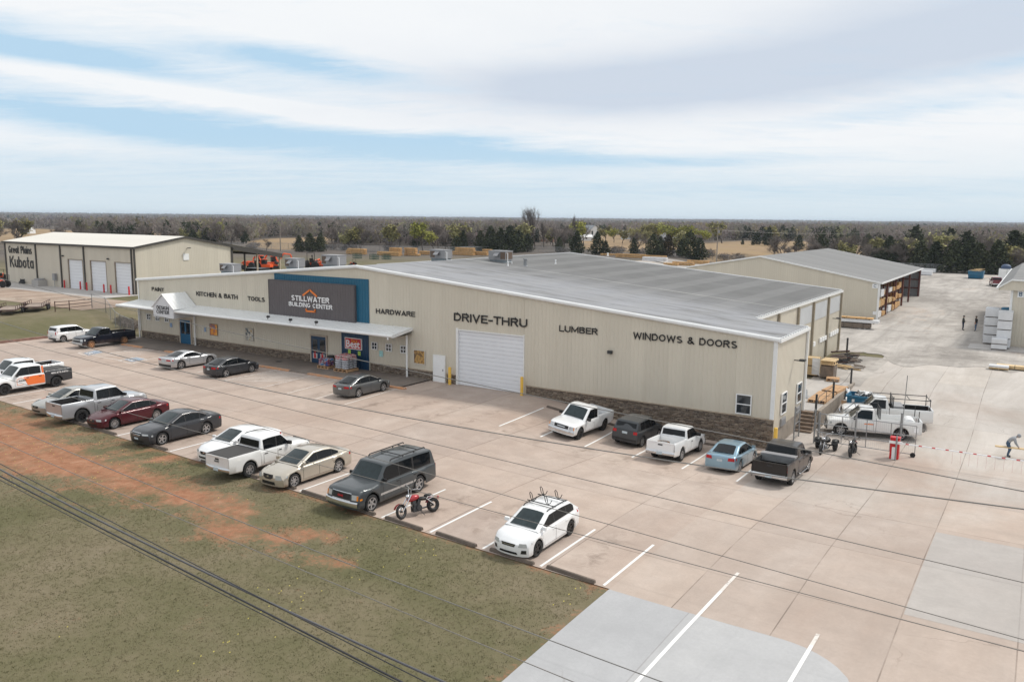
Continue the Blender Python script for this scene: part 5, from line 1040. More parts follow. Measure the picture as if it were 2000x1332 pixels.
# front row, left to right
v01=pickup(label='white pickup with black bed at the left picture edge, beyond the orange and white pickup',paint='white',crew=True,group=FR); o=put(v01,11,772,'FL',-90); o.location.x-=2.75; o.location.y+=.9
v02=pickup(label='white and orange company pickup with dark grey covered bed',paint='white',crew=True,group=FR,bedx=dict(paint='charcoal',cover=True),door_paint=['orange',None],rim='rim_black',handle='black',bumper=dict(f=(.45,.68,'black',.07),r=(.50,.70,'black',.10))); otr=put(v02,11,772,'FL',-90)
v03=sedan(label='beige silver sedan half hidden behind the silver pickup',paint='beige',L=4.85,group=FR); put(v03,70,812,'F',-90)
v04=pickup(label='silver crew cab pickup with black wheels and open bed',paint='silver',crew=True,group=FR,rim='rim_black',r=.43,tw=.30,rail=1.36,belt=1.28,hood=1.22,H=1.98,handle='black'); put(v04,161.7,825.9,'RR',90)
v05=sedan(label='maroon sedan between the silver pickup and dark grey sedan',paint='maroon',L=4.82,group=FR,chrome_line=True,rimstyle='ten'); put(v05,225,837.6,'FL',-90)
v06=sedan(label='dark grey full-size sedan with five-spoke wheels',paint='charcoal',L=5.15,W=1.93,H=1.54,group=FR,fo=1.0,ro=1.22,r=.36,chrome_line=True,gh=((-1.95,1.06),(-1.0,1.46),(.1,1.52),(1.25,1.02)),roof=[(-.5,1.53)],top=[(-2.575,.98),(-2.45,1.09),(-1.8,1.10),(-.9,1.03),(.95,1.0),(1.15,1.03),(1.8,.97),(2.3,.86),(2.575,.72)],rim='rim',
   front=[('grille',[(.56,-.36,.36),(.80,-.40,.40)],'grille'),('grille_bar',[(.62,-.36,.36),(.65,-.37,.37)],'chrome'),('grille_bar',[(.69,-.37,.37),(.72,-.38,.38)],'chrome'),('grille_frame',[(.795,-.42,.42),(.825,-.42,.42)],'chrome'),('lower_grille',[(.28,-.55,.55),(.38,-.6,.6)],'grille'),('headlight',[(.68,.56,.95),(.77,.50,.92)],'lamp_clear'),('licence_plate',[(.42,-.2,.2),(.52,-.2,.2)],'plate')]); put(v06,318,869,'FL',-90)
v07=sedan(label='white sedan beside the white pickup with covered bed',paint='white',L=4.67,group=FR); put(v07,399,906,'F',-90)
v08=pickup(label='white crew cab pickup with black covered bed, backed up to the grass',paint='white_dirty',cabin_paint='white',crew=True,L=5.4,W=1.9,H=1.80,r=.38,belt=1.16,hood=1.10,rail=1.24,cabrear=-.75,wbx=1.30,wtx=.66,group=FR,bedx=dict(cover=True),handle='black'); o08=put(v08,489,931.5,'RR',90)
v09=sedan(label='champagne sedan with black mesh grille',paint='champagne',L=4.87,W=1.84,group=FR,r=.35,fo=.86,front=[('grille',[(.52,-.20,.20),(.60,-.38,.38),(.76,-.40,.40)],'grille'),('lower_grille',[(.26,-.52,.52),(.42,-.5,.5)],'grille'),('headlight',[(.52,.56,.93),(.74,.54,.86)],'lamp_clear'),('emblem',[(.62,-.07,.07),(.69,-.07,.07)],'chrome')],rimstyle='seven'); put(v09,576,952.5,'FL',-90)
def suv(**k):
    d=dict(name='utility_wagon',cat='car',boxy=True); d.update(k); return d
v10=suv(label='dark grey long utility wagon with roof rails and chrome bumper',paint='pewter',L=5.57,W=2.0,H=1.92,r=.40,tw=.26,fo=.95,ro=1.32,sill=.30,kf=.12,kr=.06,tail=.02,nose=.05,group=FR,archgap=.08,handle='black',mirror='black',wroof=.80,
  top=[(-2.785,1.16),(-2.6,1.18),(1.0,1.17),(1.36,1.20),(2.3,1.16),(2.7,1.12),(2.785,1.03)],gh=((-2.74,1.15),(-2.52,1.84),(.74,1.88),(1.36,1.16)),roof=[(-1,1.92)],sides=[(-2.38,-1.12),(-1.02,-.12),(-.04,.98)],doors=[(-1.28,-.08),(-.08,1.10)],
  bumper=dict(f=(.44,.68,'chrome',.08),r=(.46,.66,'silver',.06)),front=[('grille',[(.72,-.52,.52),(1.0,-.56,.56)],'grille'),('grille_frame',[(.995,-.6,.6),(1.025,-.6,.6)],'chrome'),('grille_frame',[(.68,-.56,.56),(.705,-.56,.56)],'chrome'),('headlight',[(.74,.64,.98),(.97,.62,.96)],'lamp_clear'),('turn_signal',[(.74,.90,.99),(.95,.89,.98)],'amber')],
  rear=[('taillight',[(.80,.86,.985),(1.12,.86,.985)],'lamp_red')],flank=[('turn_signal',2.50,2.70,.72,.80,'amber')]); o10=put(v10,727,1000,'FL',-90)
m=MB()
for s in (1,-1):
    m=MB(); m.tube([(-2.2,s*.66,1.95),(-2.15,s*.66,2.0),(.2,s*.66,1.99),(.3,s*.66,1.93)],.03,6)
    for x in (-1.4,-.6): m.tube([(x,s*.66,1.93),(x,s*.66,2.0)],.03,6)
    m.build('roof_rail',MT['black'],o10)
for x in (-1.7,-.5): m=MB(); m.tube([(x,-.66,1.995),(x,.66,1.995)],.022,6); m.build('roof_bar',MT['black'],o10)
for s in (1,-1): m=MB(); d=v10['_']; m.grid([[(x,s*(d['side_y'](x,z)+.012),z) for x in np.linspace(-1.25,1.3,8)] for z in ((.62,.72) if s<0 else (.72,.62))]); m.build('side_moulding',MT['silver_trim'],o10)
t_=text_mesh_block('GMC','emblem',MT['red'],-.17,.17,.81,.91,o10,.01,.03); t_.rotation_euler=(0,0,R(90)); t_.location=(2.80,0,0)
v12=suv(label='white hatchback with black roof rack arms at the end of the row',paint='white',name='hatchback',L=4.42,W=1.74,H=1.47,r=.33,fo=.90,ro=.87,rim='rim_black',group=FR,boxy=False,kf=.30,
  top=[(-2.21,.98),(-2.05,1.03),(-1.2,1.0),(.9,.96),(1.15,.98),(1.7,.90),(2.0,.80),(2.21,.66)],gh=((-2.10,1.01),(-1.50,1.44),(.25,1.47),(1.26,.97)),roof=[(-.7,1.485)],sides=[(-1.66,-1.08),(-1.0,-.1),(-.03,.9)],doors=[(-1.12,-.06),(-.06,1.0)],mirror='white_paint',
  front=[('grille',[(.56,-.34,.34),(.68,-.40,.40)],'grille'),('grille_bar',[(.61,-.34,.34),(.635,-.35,.35)],'chrome'),('lower_grille',[(.26,-.52,.52),(.36,-.46,.46)],'grille'),('headlight',[(.58,.54,.93),(.73,.58,.88)],'lamp_clear'),('fog_lamp',[(.32,.66,.90),(.47,.70,.90)],'grille')],
  rear=[('taillight',[(.82,.66,.96),(.98,.66,.94)],'lamp_red'),PLATE],flank=[('taillight',-2.14,-1.92,.88,.98,'lamp_red'),('headlight',1.78,2.0,.66,.75,'lamp_clear')]); o12=put(v12,1050.5,1087,'FL',-90)
for s in (1,-1): m=MB(); m.tube([(-1.45,s*.56,1.47),(-1.3,s*.57,1.52),(.1,s*.57,1.53),(.22,s*.56,1.48)],.022,6); m.build('roof_rail',MT['black'],o12)
for x in (-1.1,-.25):
    m=MB(); m.tube([(x,-.68,1.56),(x,.68,1.56)],.022,6); m.build('roof_bar',MT['black'],o12)
    for y in (-.42,.30):
        m=MB(); m.tube([(x,y,1.56),(x,y-.10,1.68),(x,y-.16,1.90),(x,y-.12,1.93),(x,y-.05,1.86),(x,y+.02,1.62)],.018,5); m.tube([(x,y,1.57),(x,y+.14,1.66),(x,y+.2,1.80)],.018,5); m.build('rack_arm',MT['black'],o12)
# middle row
v13=sedan(label='silver two-door coupe parked nose-in on the left of the walk',paint='silver',name='coupe',L=4.84,W=1.92,H=1.37,r=.36,tw=.25,group=MID,fo=.95,ro=1.03,top=[(-2.42,.94),(-2.25,1.02),(-1.6,1.03),(-.8,.97),(.6,.93),(.95,.97),(1.6,.92),(2.2,.82),(2.42,.70)],gh=((-1.72,1.0),(-.72,1.34),(.02,1.37),(.98,.97)),roof=[(-.3,1.385)],sides=[(-1.02,-.5),(-.5,.60)],doors=[(-.58,.82)],rear=[('taillight',[(.78,.40,.92),(.90,.42,.90)],'lamp_red'),('rear_skirt',[(.28,-.9,.9),(.48,-.92,.92)],'black'),PLATE]); o13=put(v13,354.7,721,'RR',90)
for s in (.22,-.22): m=MB(); d=v13['_']; m.grid([[(x,y,float(d['ztop'](x))+.016) for x in np.linspace(1.1,2.1,6)] for y in ((s-.14,s+.14))]); m.build('bonnet_stripe',MT['black'],o13)
v14=sedan(label='dark grey sedan parked beside the silver coupe',paint='charcoal',L=4.55,W=1.76,group=MID); put(v14,442.5,736.7,'RR',90)
v15=sedan(label='grey sedan parked nose-in before the blue panel',paint='slate',L=4.63,W=1.76,H=1.5,group=MID,chrome_line=True,rear=[('taillight',[(.78,.42,.96),(.92,.50,.93)],'lamp_red'),PLATE,('light_bar',[(.88,-.44,.44),(.915,-.44,.44)],'chrome')]); put(v15,701.5,776.3,'RR',90)
# left end
v16=suv(label='small boxy white wagon by the grass bank',paint='white',name='boxy_wagon',L=4.12,W=1.79,H=1.61,r=.33,fo=.82,ro=.72,boxy=True,kr=.08,tail=.02,wroof=.80,top=[(-2.06,1.0),(-1.9,1.04),(.8,1.02),(1.15,1.03),(1.75,.96),(2.06,.78)],gh=((-1.98,1.02),(-1.78,1.55),(.3,1.58),(1.12,1.02)),roof=[(-.6,1.61)],sides=[(-1.55,-.85),(-.77,-.02),(.05,.86)],doors=[(-1.0,-.02),(-.02,.95)],front=sedan()['front'],rear=[('taillight',[(.80,.80,.97),(1.1,.80,.95)],'lamp_red'),('licence_plate',[(.62,-.2,.2),(.76,-.2,.2)],'plate'),('rear_skirt',[(.26,-.8,.8),(.42,-.85,.85)],'black')],flank=[('taillight',-1.98,-1.84,.95,1.15,'lamp_red')]); put(v16,124.3,668.5,'RR',90)
v17=pickup(label='blue-black single cab pickup with muddy wheels near the grass bank',paint='navyblack',L=5.6,H=1.86,cabrear=-.30,rim='rim_mud',tyre='tyre_mud',bumper=dict(f=(.42,.62,'silver_trim',.08),r=(.48,.64,'black',.08)),front=[('grille',[(.70,-.54,.54),(.98,-.58,.58)],'grille'),('light_bar',[(.82,-.58,.58),(.90,-.58,.58)],'silver_trim'),('headlight',[(.72,.62,.98),(.96,.60,.96)],'lamp_clear')],handle=None); put(v17,179.7,680.6,'FL',-90)
# right row
v18=pickup(label='older white extended cab pickup facing the camera by the stone wall',paint='white',ext=True,L=5.55,W=1.92,H=1.82,r=.38,group=RR_,cabrear=-.55,wbx=1.34,wtx=.62,belt=1.12,hood=1.08,rail=1.20,rim='rim_black',bedx=dict(inner='silver'),front=[('grille',[(.72,-.54,.54),(.93,-.56,.56)],'grille'),('light_bar',[(.80,-.3,.3),(.85,-.3,.3)],'chrome'),('headlight',[(.72,.62,.92),(.92,.62,.92)],'lamp_clear'),('turn_signal',[(.72,.92,.99),(.92,.92,.98)],'amber')]); put(v18,1131.8,858.5,'FL',-90)
v19=suv(label='dark grey boxy wagon between two white pickups',paint='grey',name='boxy_wagon',L=4.23,W=1.82,H=1.68,r=.35,group=RR_,fo=.82,ro=.84,sill=.28,boxy=True,kr=.06,tail=.03,wroof=.78,top=[(-2.115,1.06),(-1.95,1.10),(.9,1.08),(1.05,1.08),(1.8,1.03),(2.115,.90)],gh=((-2.04,1.09),(-1.80,1.62),(.35,1.66),(1.05,1.07)),roof=[(-.6,1.685)],sides=[(-1.5,-.95),(-.87,.0),(.07,.8)],doors=[(-1.02,.02),(.02,.95)],front=sedan()['front'],rear=[('taillight',[(.88,.66,.94),(1.06,.66,.94)],'lamp_red'),('licence_plate',[(.86,-.2,.2),(1.0,-.2,.2)],'plate'),('rear_skirt',[(.32,-.9,.9),(.55,-.92,.92)],'black')],flank=[]); put(v19,1253.9,873,'RR',90)
v20=pickup(label='white extended cab pickup with a spare wheel in its bed',paint='white',ext=True,L=5.22,W=1.85,H=1.78,r=.38,group=RR_,cabrear=-.65,wbx=1.25,wtx=.60,belt=1.14,hood=1.10,rail=1.22,bedx=dict(inner='white_dirty'),handle='black'); o20=put(v20,1331.6,900.7,'RR',90)
v21=sedan(label='light blue sedan with red tail lamps by the stone wall',paint='blue',L=4.6,W=1.79,H=1.48,group=RR_,rear=[('taillight',[(.74,.52,.96),(.92,.56,.93)],'lamp_red'),PLATE,('light_bar',[(.88,-.3,.3),(.90,-.3,.3)],'chrome')]); put(v21,1445.4,921.4,'RR',90)
v22=pickup(label='dark brown-black pickup with silver bed toolbox at the right end',paint='black',crew=True,L=5.75,H=1.9,group=RR_,cabrear=-.72,rimstyle='truck'); o22=put(v22,1548.2,947,'RR',90)
# yard trucks
YT='white yard pickups by the loading dock'
v23=pickup(label='white single cab pickup with ladder rack and dark bed, further from the gate',paint='white_dirty',L=5.85,H=1.92,cabrear=-.15,wbx=1.42,wtx=.80,group=YT); v24=pickup(label='white single cab pickup with ladder rack and fuel tank, behind the rolling gate',paint='white_dirty',L=5.85,H=1.92,cabrear=-.15,wbx=1.42,wtx=.80,group=YT,bedx=dict(inner='white_dirty'))
HD=195
o24=put(v24,1641,850.8,'FL',HD); o23=put(v23,1641,850.8,'FL',HD); hx_,hy_=math.cos(R(HD)),math.sin(R(HD)); o23.location.x+=hy_*3.0*1-hx_*.3+.75; o23.location.y+=-hx_*3.6-hy_*.3; o23.location.z=float(zg(o23.location.x,o23.location.y))+.05
def ladder_rack(o,full):
    m=MB(); z=1.98
    for s in (1,-1):
        if full: m.tube([(-2.75,s*.86,z),(1.0,s*.86,z)],.028,6)
        for x in (-2.7,-.4): 
            if full or x>-1: m.tube([(x,s*.86,1.25),(x,s*.86,z+.12 if x<-1 else z+.12)],.028,6)
        if not full: m.tube([(-2.7,s*.86,1.25),(-2.7,s*.86,2.0)],.028,6); m.tube([(-.4,s*.86,z+.05),(1.1,s*.70,z)],.028,6); m.tube([(1.1,s*.70,z),(1.75,s*.72,1.35)],.025,6)
    for x in ((-2.7,-1.4,-.4,.9) if full else (-.4,1.1)): m.tube([(x,-.86,z),(x,.86,z)],.026,6)
    for k in range(5): m.tube([(-.36,-.7+k*.35,1.25),(-.36,-.7+k*.35,z)],.018,5)
    m.build('ladder_rack',MT['steel_dark'],o)
ladder_rack(o23,True); ladder_rack(o24,False)
bx=thing('truck_toolbox','grey flat-topped toolbox in the bed of the further yard pickup','toolbox'); m=MB(); m.box(-.3,.3,-.75,.75,0,.42); m.build('chest',MT['hvac'],bx); m=MB(); m.box(-.33,.33,-.78,.78,.42,.47); m.build('lid',MT['hvac'],bx); bx.matrix_world=o23.matrix_basis@Matrix.Translation((-.75,0,.97))
tk=thing('fuel_tank','rounded white tank in the bed of the nearer yard pickup','tank'); m=MB(); m.lathe([(.001,-.5),(.3,-.48),(.34,-.4),(.34,.4),(.3,.48),(.001,.5)],'y',16); m.build('shell',MT['white_paint'],tk,smooth=40); tk.matrix_world=o24.matrix_basis@Matrix.Translation((-2.2,.3,1.14))
for o,h in ((o24,1),):
    m=MB(); d=v24['_']; q=lambda x,z:(x,d['side_y'](x,z)+.02,z); m.face([q(.55,.98),q(.0,.98),q(.0,.92),q(.55,.92)][::-1]); m.build('door_lettering',MT['orange'],o); m=MB(); m.face([q(-2.45,.92),q(-2.72,.92),q(-2.72,.62),q(-2.45,.62)][::-1]); m.build('decal',MT['letter_white'],o)
m=MB(); m.tube([(-2.9,0,.52),(-3.22,0,.5),(-3.22,0,.6)],.035,6); m.build('tow_hitch',MT['steel_dark'],o24)
# things in beds
sw=WCACHE[next(k for k in WCACHE if k[2]=='truck' and k[3]=='rim')]; spw=copy_tree(sw); spw.parent=None; spw.name='spare_wheel'; tag(spw,'muddy spare wheel lying in the bed of the white pickup','wheel'); spw.rotation_euler=(R(90),0,0); spw.matrix_world=o20.matrix_basis@Matrix.Translation((-2.15,0,1.02))@Matrix.Rotation(R(90),4,'X'); spw.data=spw.data.copy(); spw.data.materials[0]=MT['tyre_mud']
tb=thing('bed_toolbox','silver toolbox across the bed of the dark pickup','toolbox'); m=MB(); m.box(-.24,.24,-.9,.9,0,.36); m.build('chest',MT['steel'],tb); m=MB(); m.box(-.27,.27,-.93,.93,.361,.41); m.build('lid',MT['hvac'],tb); tb.matrix_world=o22.matrix_basis@Matrix.Translation((-1.12,0,1.02))
for s in (1,-1): m=MB(); m.tube([(-.7,s*1.02,.46),(-.6,s*1.08,.42),(1.1,s*1.08,.42),(1.2,s*1.02,.46)],.04,6); m.build('side_step',MT['chrome'],o22)
# decals of the orange pickup
d=v02['_']; q=lambda x,z:(x,d['side_y'](x,z)+.010,z)
def decal(o,q,pts,name,mat):
    m=MB(); m.grid([[q(*p) for p in r] for r in pts]); return m.build(name,mat,o)
xs_=np.linspace(-.86,.30,9); decal(otr,q,[[(x,z) for x in np.linspace(-.84,.62-.42*(1-z),7)] for z in (1.12,.95,.8,.65,.50)],'orange_panel',CP['orange']); 
decal(otr,lambda x,z:(x,d['gy'](x,z)+.02,z),[[(x,z) for x in np.linspace(-.83,-.70,3)] for z in (1.75,1.5,1.25)],'orange_panel',CP['orange'])
def side_text(o,d,txt,xc,w,z0,z1,mat,sgn=1):
    t_=(text_mesh_block if txt[0]=='B' else text_mesh)(txt,'lettering',MT[mat],-w/2,w/2,z0,z1,o,.006,.02); t_.rotation_euler=(0,0,R(180)); t_.location=(xc,d['hw']+.018 if sgn>0 else -d['hw']-.018,0); return t_
side_text(otr,d,'BUILDING',.75,.52,.84,.94,'letter'); side_text(otr,d,'405.372.5555',-1.95,1.3,1.05,1.17,'letter_white')
m=MB()
for a,b in (((1.14,.60),(1.14,.98)),((1.14,.98),(.86,1.12)),((.86,1.12),(.62,.98)),((1.14,.60),(.72,.60))): m.tube([(a[0],d['hw']+.016,a[1]),(b[0],d['hw']+.016,b[1])],.012,4)
m.build('emblem',MT['orange'],otr)
t_=text_mesh_block('GMC','emblem',MT['grille'],-.2,.2,.92,1.02,o08,.006,.03); t_.rotation_euler=(0,0,R(-90)); t_.location=(-2.715,0,0)
# ------------------------------------------------------------------ two-wheelers
def bike_wheel(r,w,parent,x,y=0,steer=0.,lean=0.,spokes=16,rimmat='chrome',name='wheel'):
    m=MB(); ri=r-w*.75; prof=[(ri,-w*.35)]+[(ri+(r-ri)*(.5+.5*math.cos(R(a))) if False else r-w/2+w/2*math.cos(R(a)),w/2*math.sin(R(a))) for a in range(-110,111,22)]+[(ri,w*.35)]
    m.lathe(prof,'y',28); o=m.build(name,MT['tyre'],parent,smooth=50); m=MB(); m.lathe([(ri+.01,-w*.36),(ri-.02,-w*.25),(ri-.02,w*.25),(ri+.01,w*.36)],'y',28); m.lathe([(.001,-.05),(.045,-.05),(.045,.05),(.001,.05)],'y',10)
    for k in range(spokes): a=2*math.pi*k/spokes; m.tube([(.04*math.cos(a+.5),.03*(-1)**k,.04*math.sin(a+.5)),((ri-.01)*math.cos(a),0,(ri-.01)*math.sin(a))],.004,4,cap=False)
    m.build('rim',MT[rimmat],o,smooth=40); o.location=(x,y,r); o.rotation_euler=(0,0,steer); return o
def ell(m,c,s,n=12,k=8,ry=0.):
    cr,sr=math.cos(ry),math.sin(ry); rows=[]
    for i in range(k+1):
        t=-math.pi/2+math.pi*i/k; rr=max(.001,math.cos(t)); rows.append([(c[0]+(s[0]*math.sin(t))*cr+s[2]*rr*math.sin(2*math.pi*j/n)*sr,c[1]+s[1]*rr*math.cos(2*math.pi*j/n),c[2]-(s[0]*math.sin(t))*sr+s[2]*rr*math.sin(2*math.pi*j/n)*cr) for j in range(n)])
    m.grid(rows,0,True); return m
def motorcycle(label,paint,kind='cruiser'):
    root=thing('motorcycle',label,'motorcycle'); wb=1.62 if kind=='cruiser' else 1.42; xf,xr=wb/2,-wb/2; rf=.33 if kind=='cruiser' else .30
    trike=kind=='trike'; P=CP[paint]; chrome=MT['chrome']; blk=MT['black']
    rake=.62 if kind!='standard' else .45; st=.35 if kind=='cruiser' else 0.
    bike_wheel(rf,.13,root,xf,0,st,rimmat='steel_dark' if kind!='standard' else 'rim_black',spokes=9)
    if not trike: bike_wheel(.32,.19,root,xr,rimmat='steel_dark',spokes=9)
    else:
        for s in (1,-1): bike_wheel(.33,.24,root,xr,s*.52,rimmat='rim_black',spokes=10)
        m=MB(); m.tube([(xr,-.5,.33),(xr,.5,.33)],.05,8); m.build('axle',MT['steel_dark'],root)
        for s in (1,-1):
            m=MB(); rows=[]
            for a in np.linspace(20,165,9): rows.append([(xr+.40*math.cos(R(a)),s*(.52+q),.33+.40*math.sin(R(a))) for q in (-.17,-.15,.15,.17)])
            m.grid(rows if s>0 else rows[::-1]); ell(m,(xr,s*.52,.62),(.34,.17,.13)); m.build('rear_mudguard',blk,root,smooth=50)
    hx=xf-.52 if kind!='standard' else xf-.34; hz=.98
    c,s_=math.cos(st),math.sin(st)
    m=MB()
    for y in (-.10,.10): m.tube([(xf-y*s_*1.,y*c,rf),(hx-y*s_*.8,y*.9,hz)],[.024,.03],8)
    for t in (.72,.95): m.tube([(xf+(hx-xf)*t,-.11,rf+(hz-rf)*t),(xf+(hx-xf)*t,.11,rf+(hz-rf)*t)],.035,6)
    m.build('fork',chrome if kind!='standard' else MT['steel_dark'],root,smooth=50)
    m=MB(); top=1.22 if kind!='standard' else 1.06; hw_=.42; m.tube([(hx-.30,-hw_,top-.05),(hx-.16,-hw_*.75,top),(hx-.02,-.14,top-.02),(hx,-.08,hz)],.017,6); m.tube([(hx-.30,hw_,top-.05),(hx-.16,hw_*.75,top),(hx-.02,.14,top-.02),(hx,.08,hz)],.017,6); m.build('handlebar',chrome if kind!='standard' else blk,root,smooth=50)
    for y in (-1,1):
        m=MB(); m.tube([(hx-.30,y*hw_,top-.05),(hx-.40,y*(hw_+.03),top-.07)],.024,6); m.build('grip',blk,root); m=MB(); m.tube([(hx-.2,y*hw_*.85,top),(hx-.14,y*(hw_+.02),top+.12)],.008,5); ell(m,(hx-.13,y*(hw_+.04),top+.14),(.02,.07,.04)); m.build('mirror',blk if kind=='standard' else chrome,root,smooth=60)
    m=MB(); ell(m,(hx+.12,0,hz-.06),(.10,.095,.095)); m.build('headlight',chrome,root,smooth=60)
    m=MB(); rows=[]
    for a in np.linspace(25,150,8): rows.append([(xf+(rf+.025)*math.cos(R(a)),q,rf+(rf+.03)*math.sin(R(a))) for q in (-.085,-.07,.07,.085)])
    m.grid(rows); m.build('front_mudguard',P,root,smooth=50)
    m=MB(); ell(m,(.16,0,.80),(.32,.16,.15),ry=.12); m.build('fuel_tank',P,root,smooth=60)
    m=MB(); ell(m,(-.28,0,.72),(.26,.17,.07)); ell(m,(-.60,0,.80),(.20,.13,.07)); m.build('seat',blk,root,smooth=60)
    m=MB(); m.box(-.16,.26,-.13,.13,.20,.42); m.boxc((.14,0,.55),(.15,.2,.3),0,0,.35); m.boxc((-.06,0,.55),(.15,.2,.3),0,0,-.35); m.lathe([(.001,-.2),(.13,-.19),(.13,.19),(.001,.2)],'y',14,(-.02,0,.36)); m.build('engine',MT['rim'] if kind=='trike' else MT['steel_dark'] if kind!='standard' else MT['steel_dark'],root,smooth=40)
    m=MB(); m.tube([(hx-.02,0,hz-.08),(.30,0,.30),(-.45,0,.28),(xr,0,.33)],.03,6); m.tube([(hx-.02,0,hz-.12),(.0,0,.66),(-.5,0,.62),(xr,0,.35)],.03,6); m.build('frame',blk,root)
    for y in ((-.19,) if kind!='trike' else (-.2,.2)):
        m=MB(); m.tube([(.12,y*.6,.5),(.22,y,.32),(-.1,y,.24),(-.85,y,.27)],[.025,.028,.04,.045],8); m.build('exhaust',chrome,root,smooth=50)
    if not trike:
        m=MB(); rows=[]
        for a in np.linspace(25,150,8): rows.append([(xr+.36*math.cos(R(a)),q,.32+.37*math.sin(R(a))) for q in (-.11,-.09,.09,.11)])
        m.grid(rows); m.build('rear_mudguard',P,root,smooth=50)
    else: m=MB(); ell(m,(-.55,0,.66),(.32,.28,.2)); m.build('rear_body',blk,root,smooth=60)
    m=MB(); ell(m,(xr-.30,0,.62 if not trike else .7),(.05,.08,.05)); m.build('taillight',MT['lamp_red'],root,smooth=60)
    if kind=='cruiser' or kind=='standard':
        m=MB(); m.tube([(.0,.16,.28),(-.12,.40,.02)],.014,5); m.build('kickstand',blk,root)
        for y in (-1,1): m=MB(); m.tube([(-.42,y*.13,.7),(xr,y*.14,.34)],.022,6); m.build('shock',chrome,root)
    if kind=='cruiser':
        m=MB()
        for y in (-1,1): m.tube([(-.5,y*.13,.62),(xr-.02,y*.13,.70)],.02,6)
        m.build('fender_strut',chrome,root)
    return root
def place2(o,front,rear,wb,lean=0.,dz=.03):
    a=G(*front);b=G(*rear); d=a[:2]-b[:2]; h=math.atan2(d[1],d[0]); c=a[:2]-np.array([math.cos(h),math.sin(h)])*wb/2; o.location=(c[0],c[1],float(zg(*c))+dz); o.rotation_euler=(lean,0,h)
mc=motorcycle('red and chrome cruiser motorcycle on the bay line beside the grey wagon','red'); place2(mc,(785.6,1015),(851.7,999.5),1.62,R(13))
tr=motorcycle('black and chrome three-wheeled motorcycle before the rolling gate','black','trike'); place2(tr,(1602,889.5),(1617,875),1.62)
mt=motorcycle('black upright motorcycle between the three-wheeler and the red barrier cabinet','black','standard'); place2(mt,(1661,895.5),(1669,886),1.42,R(6))
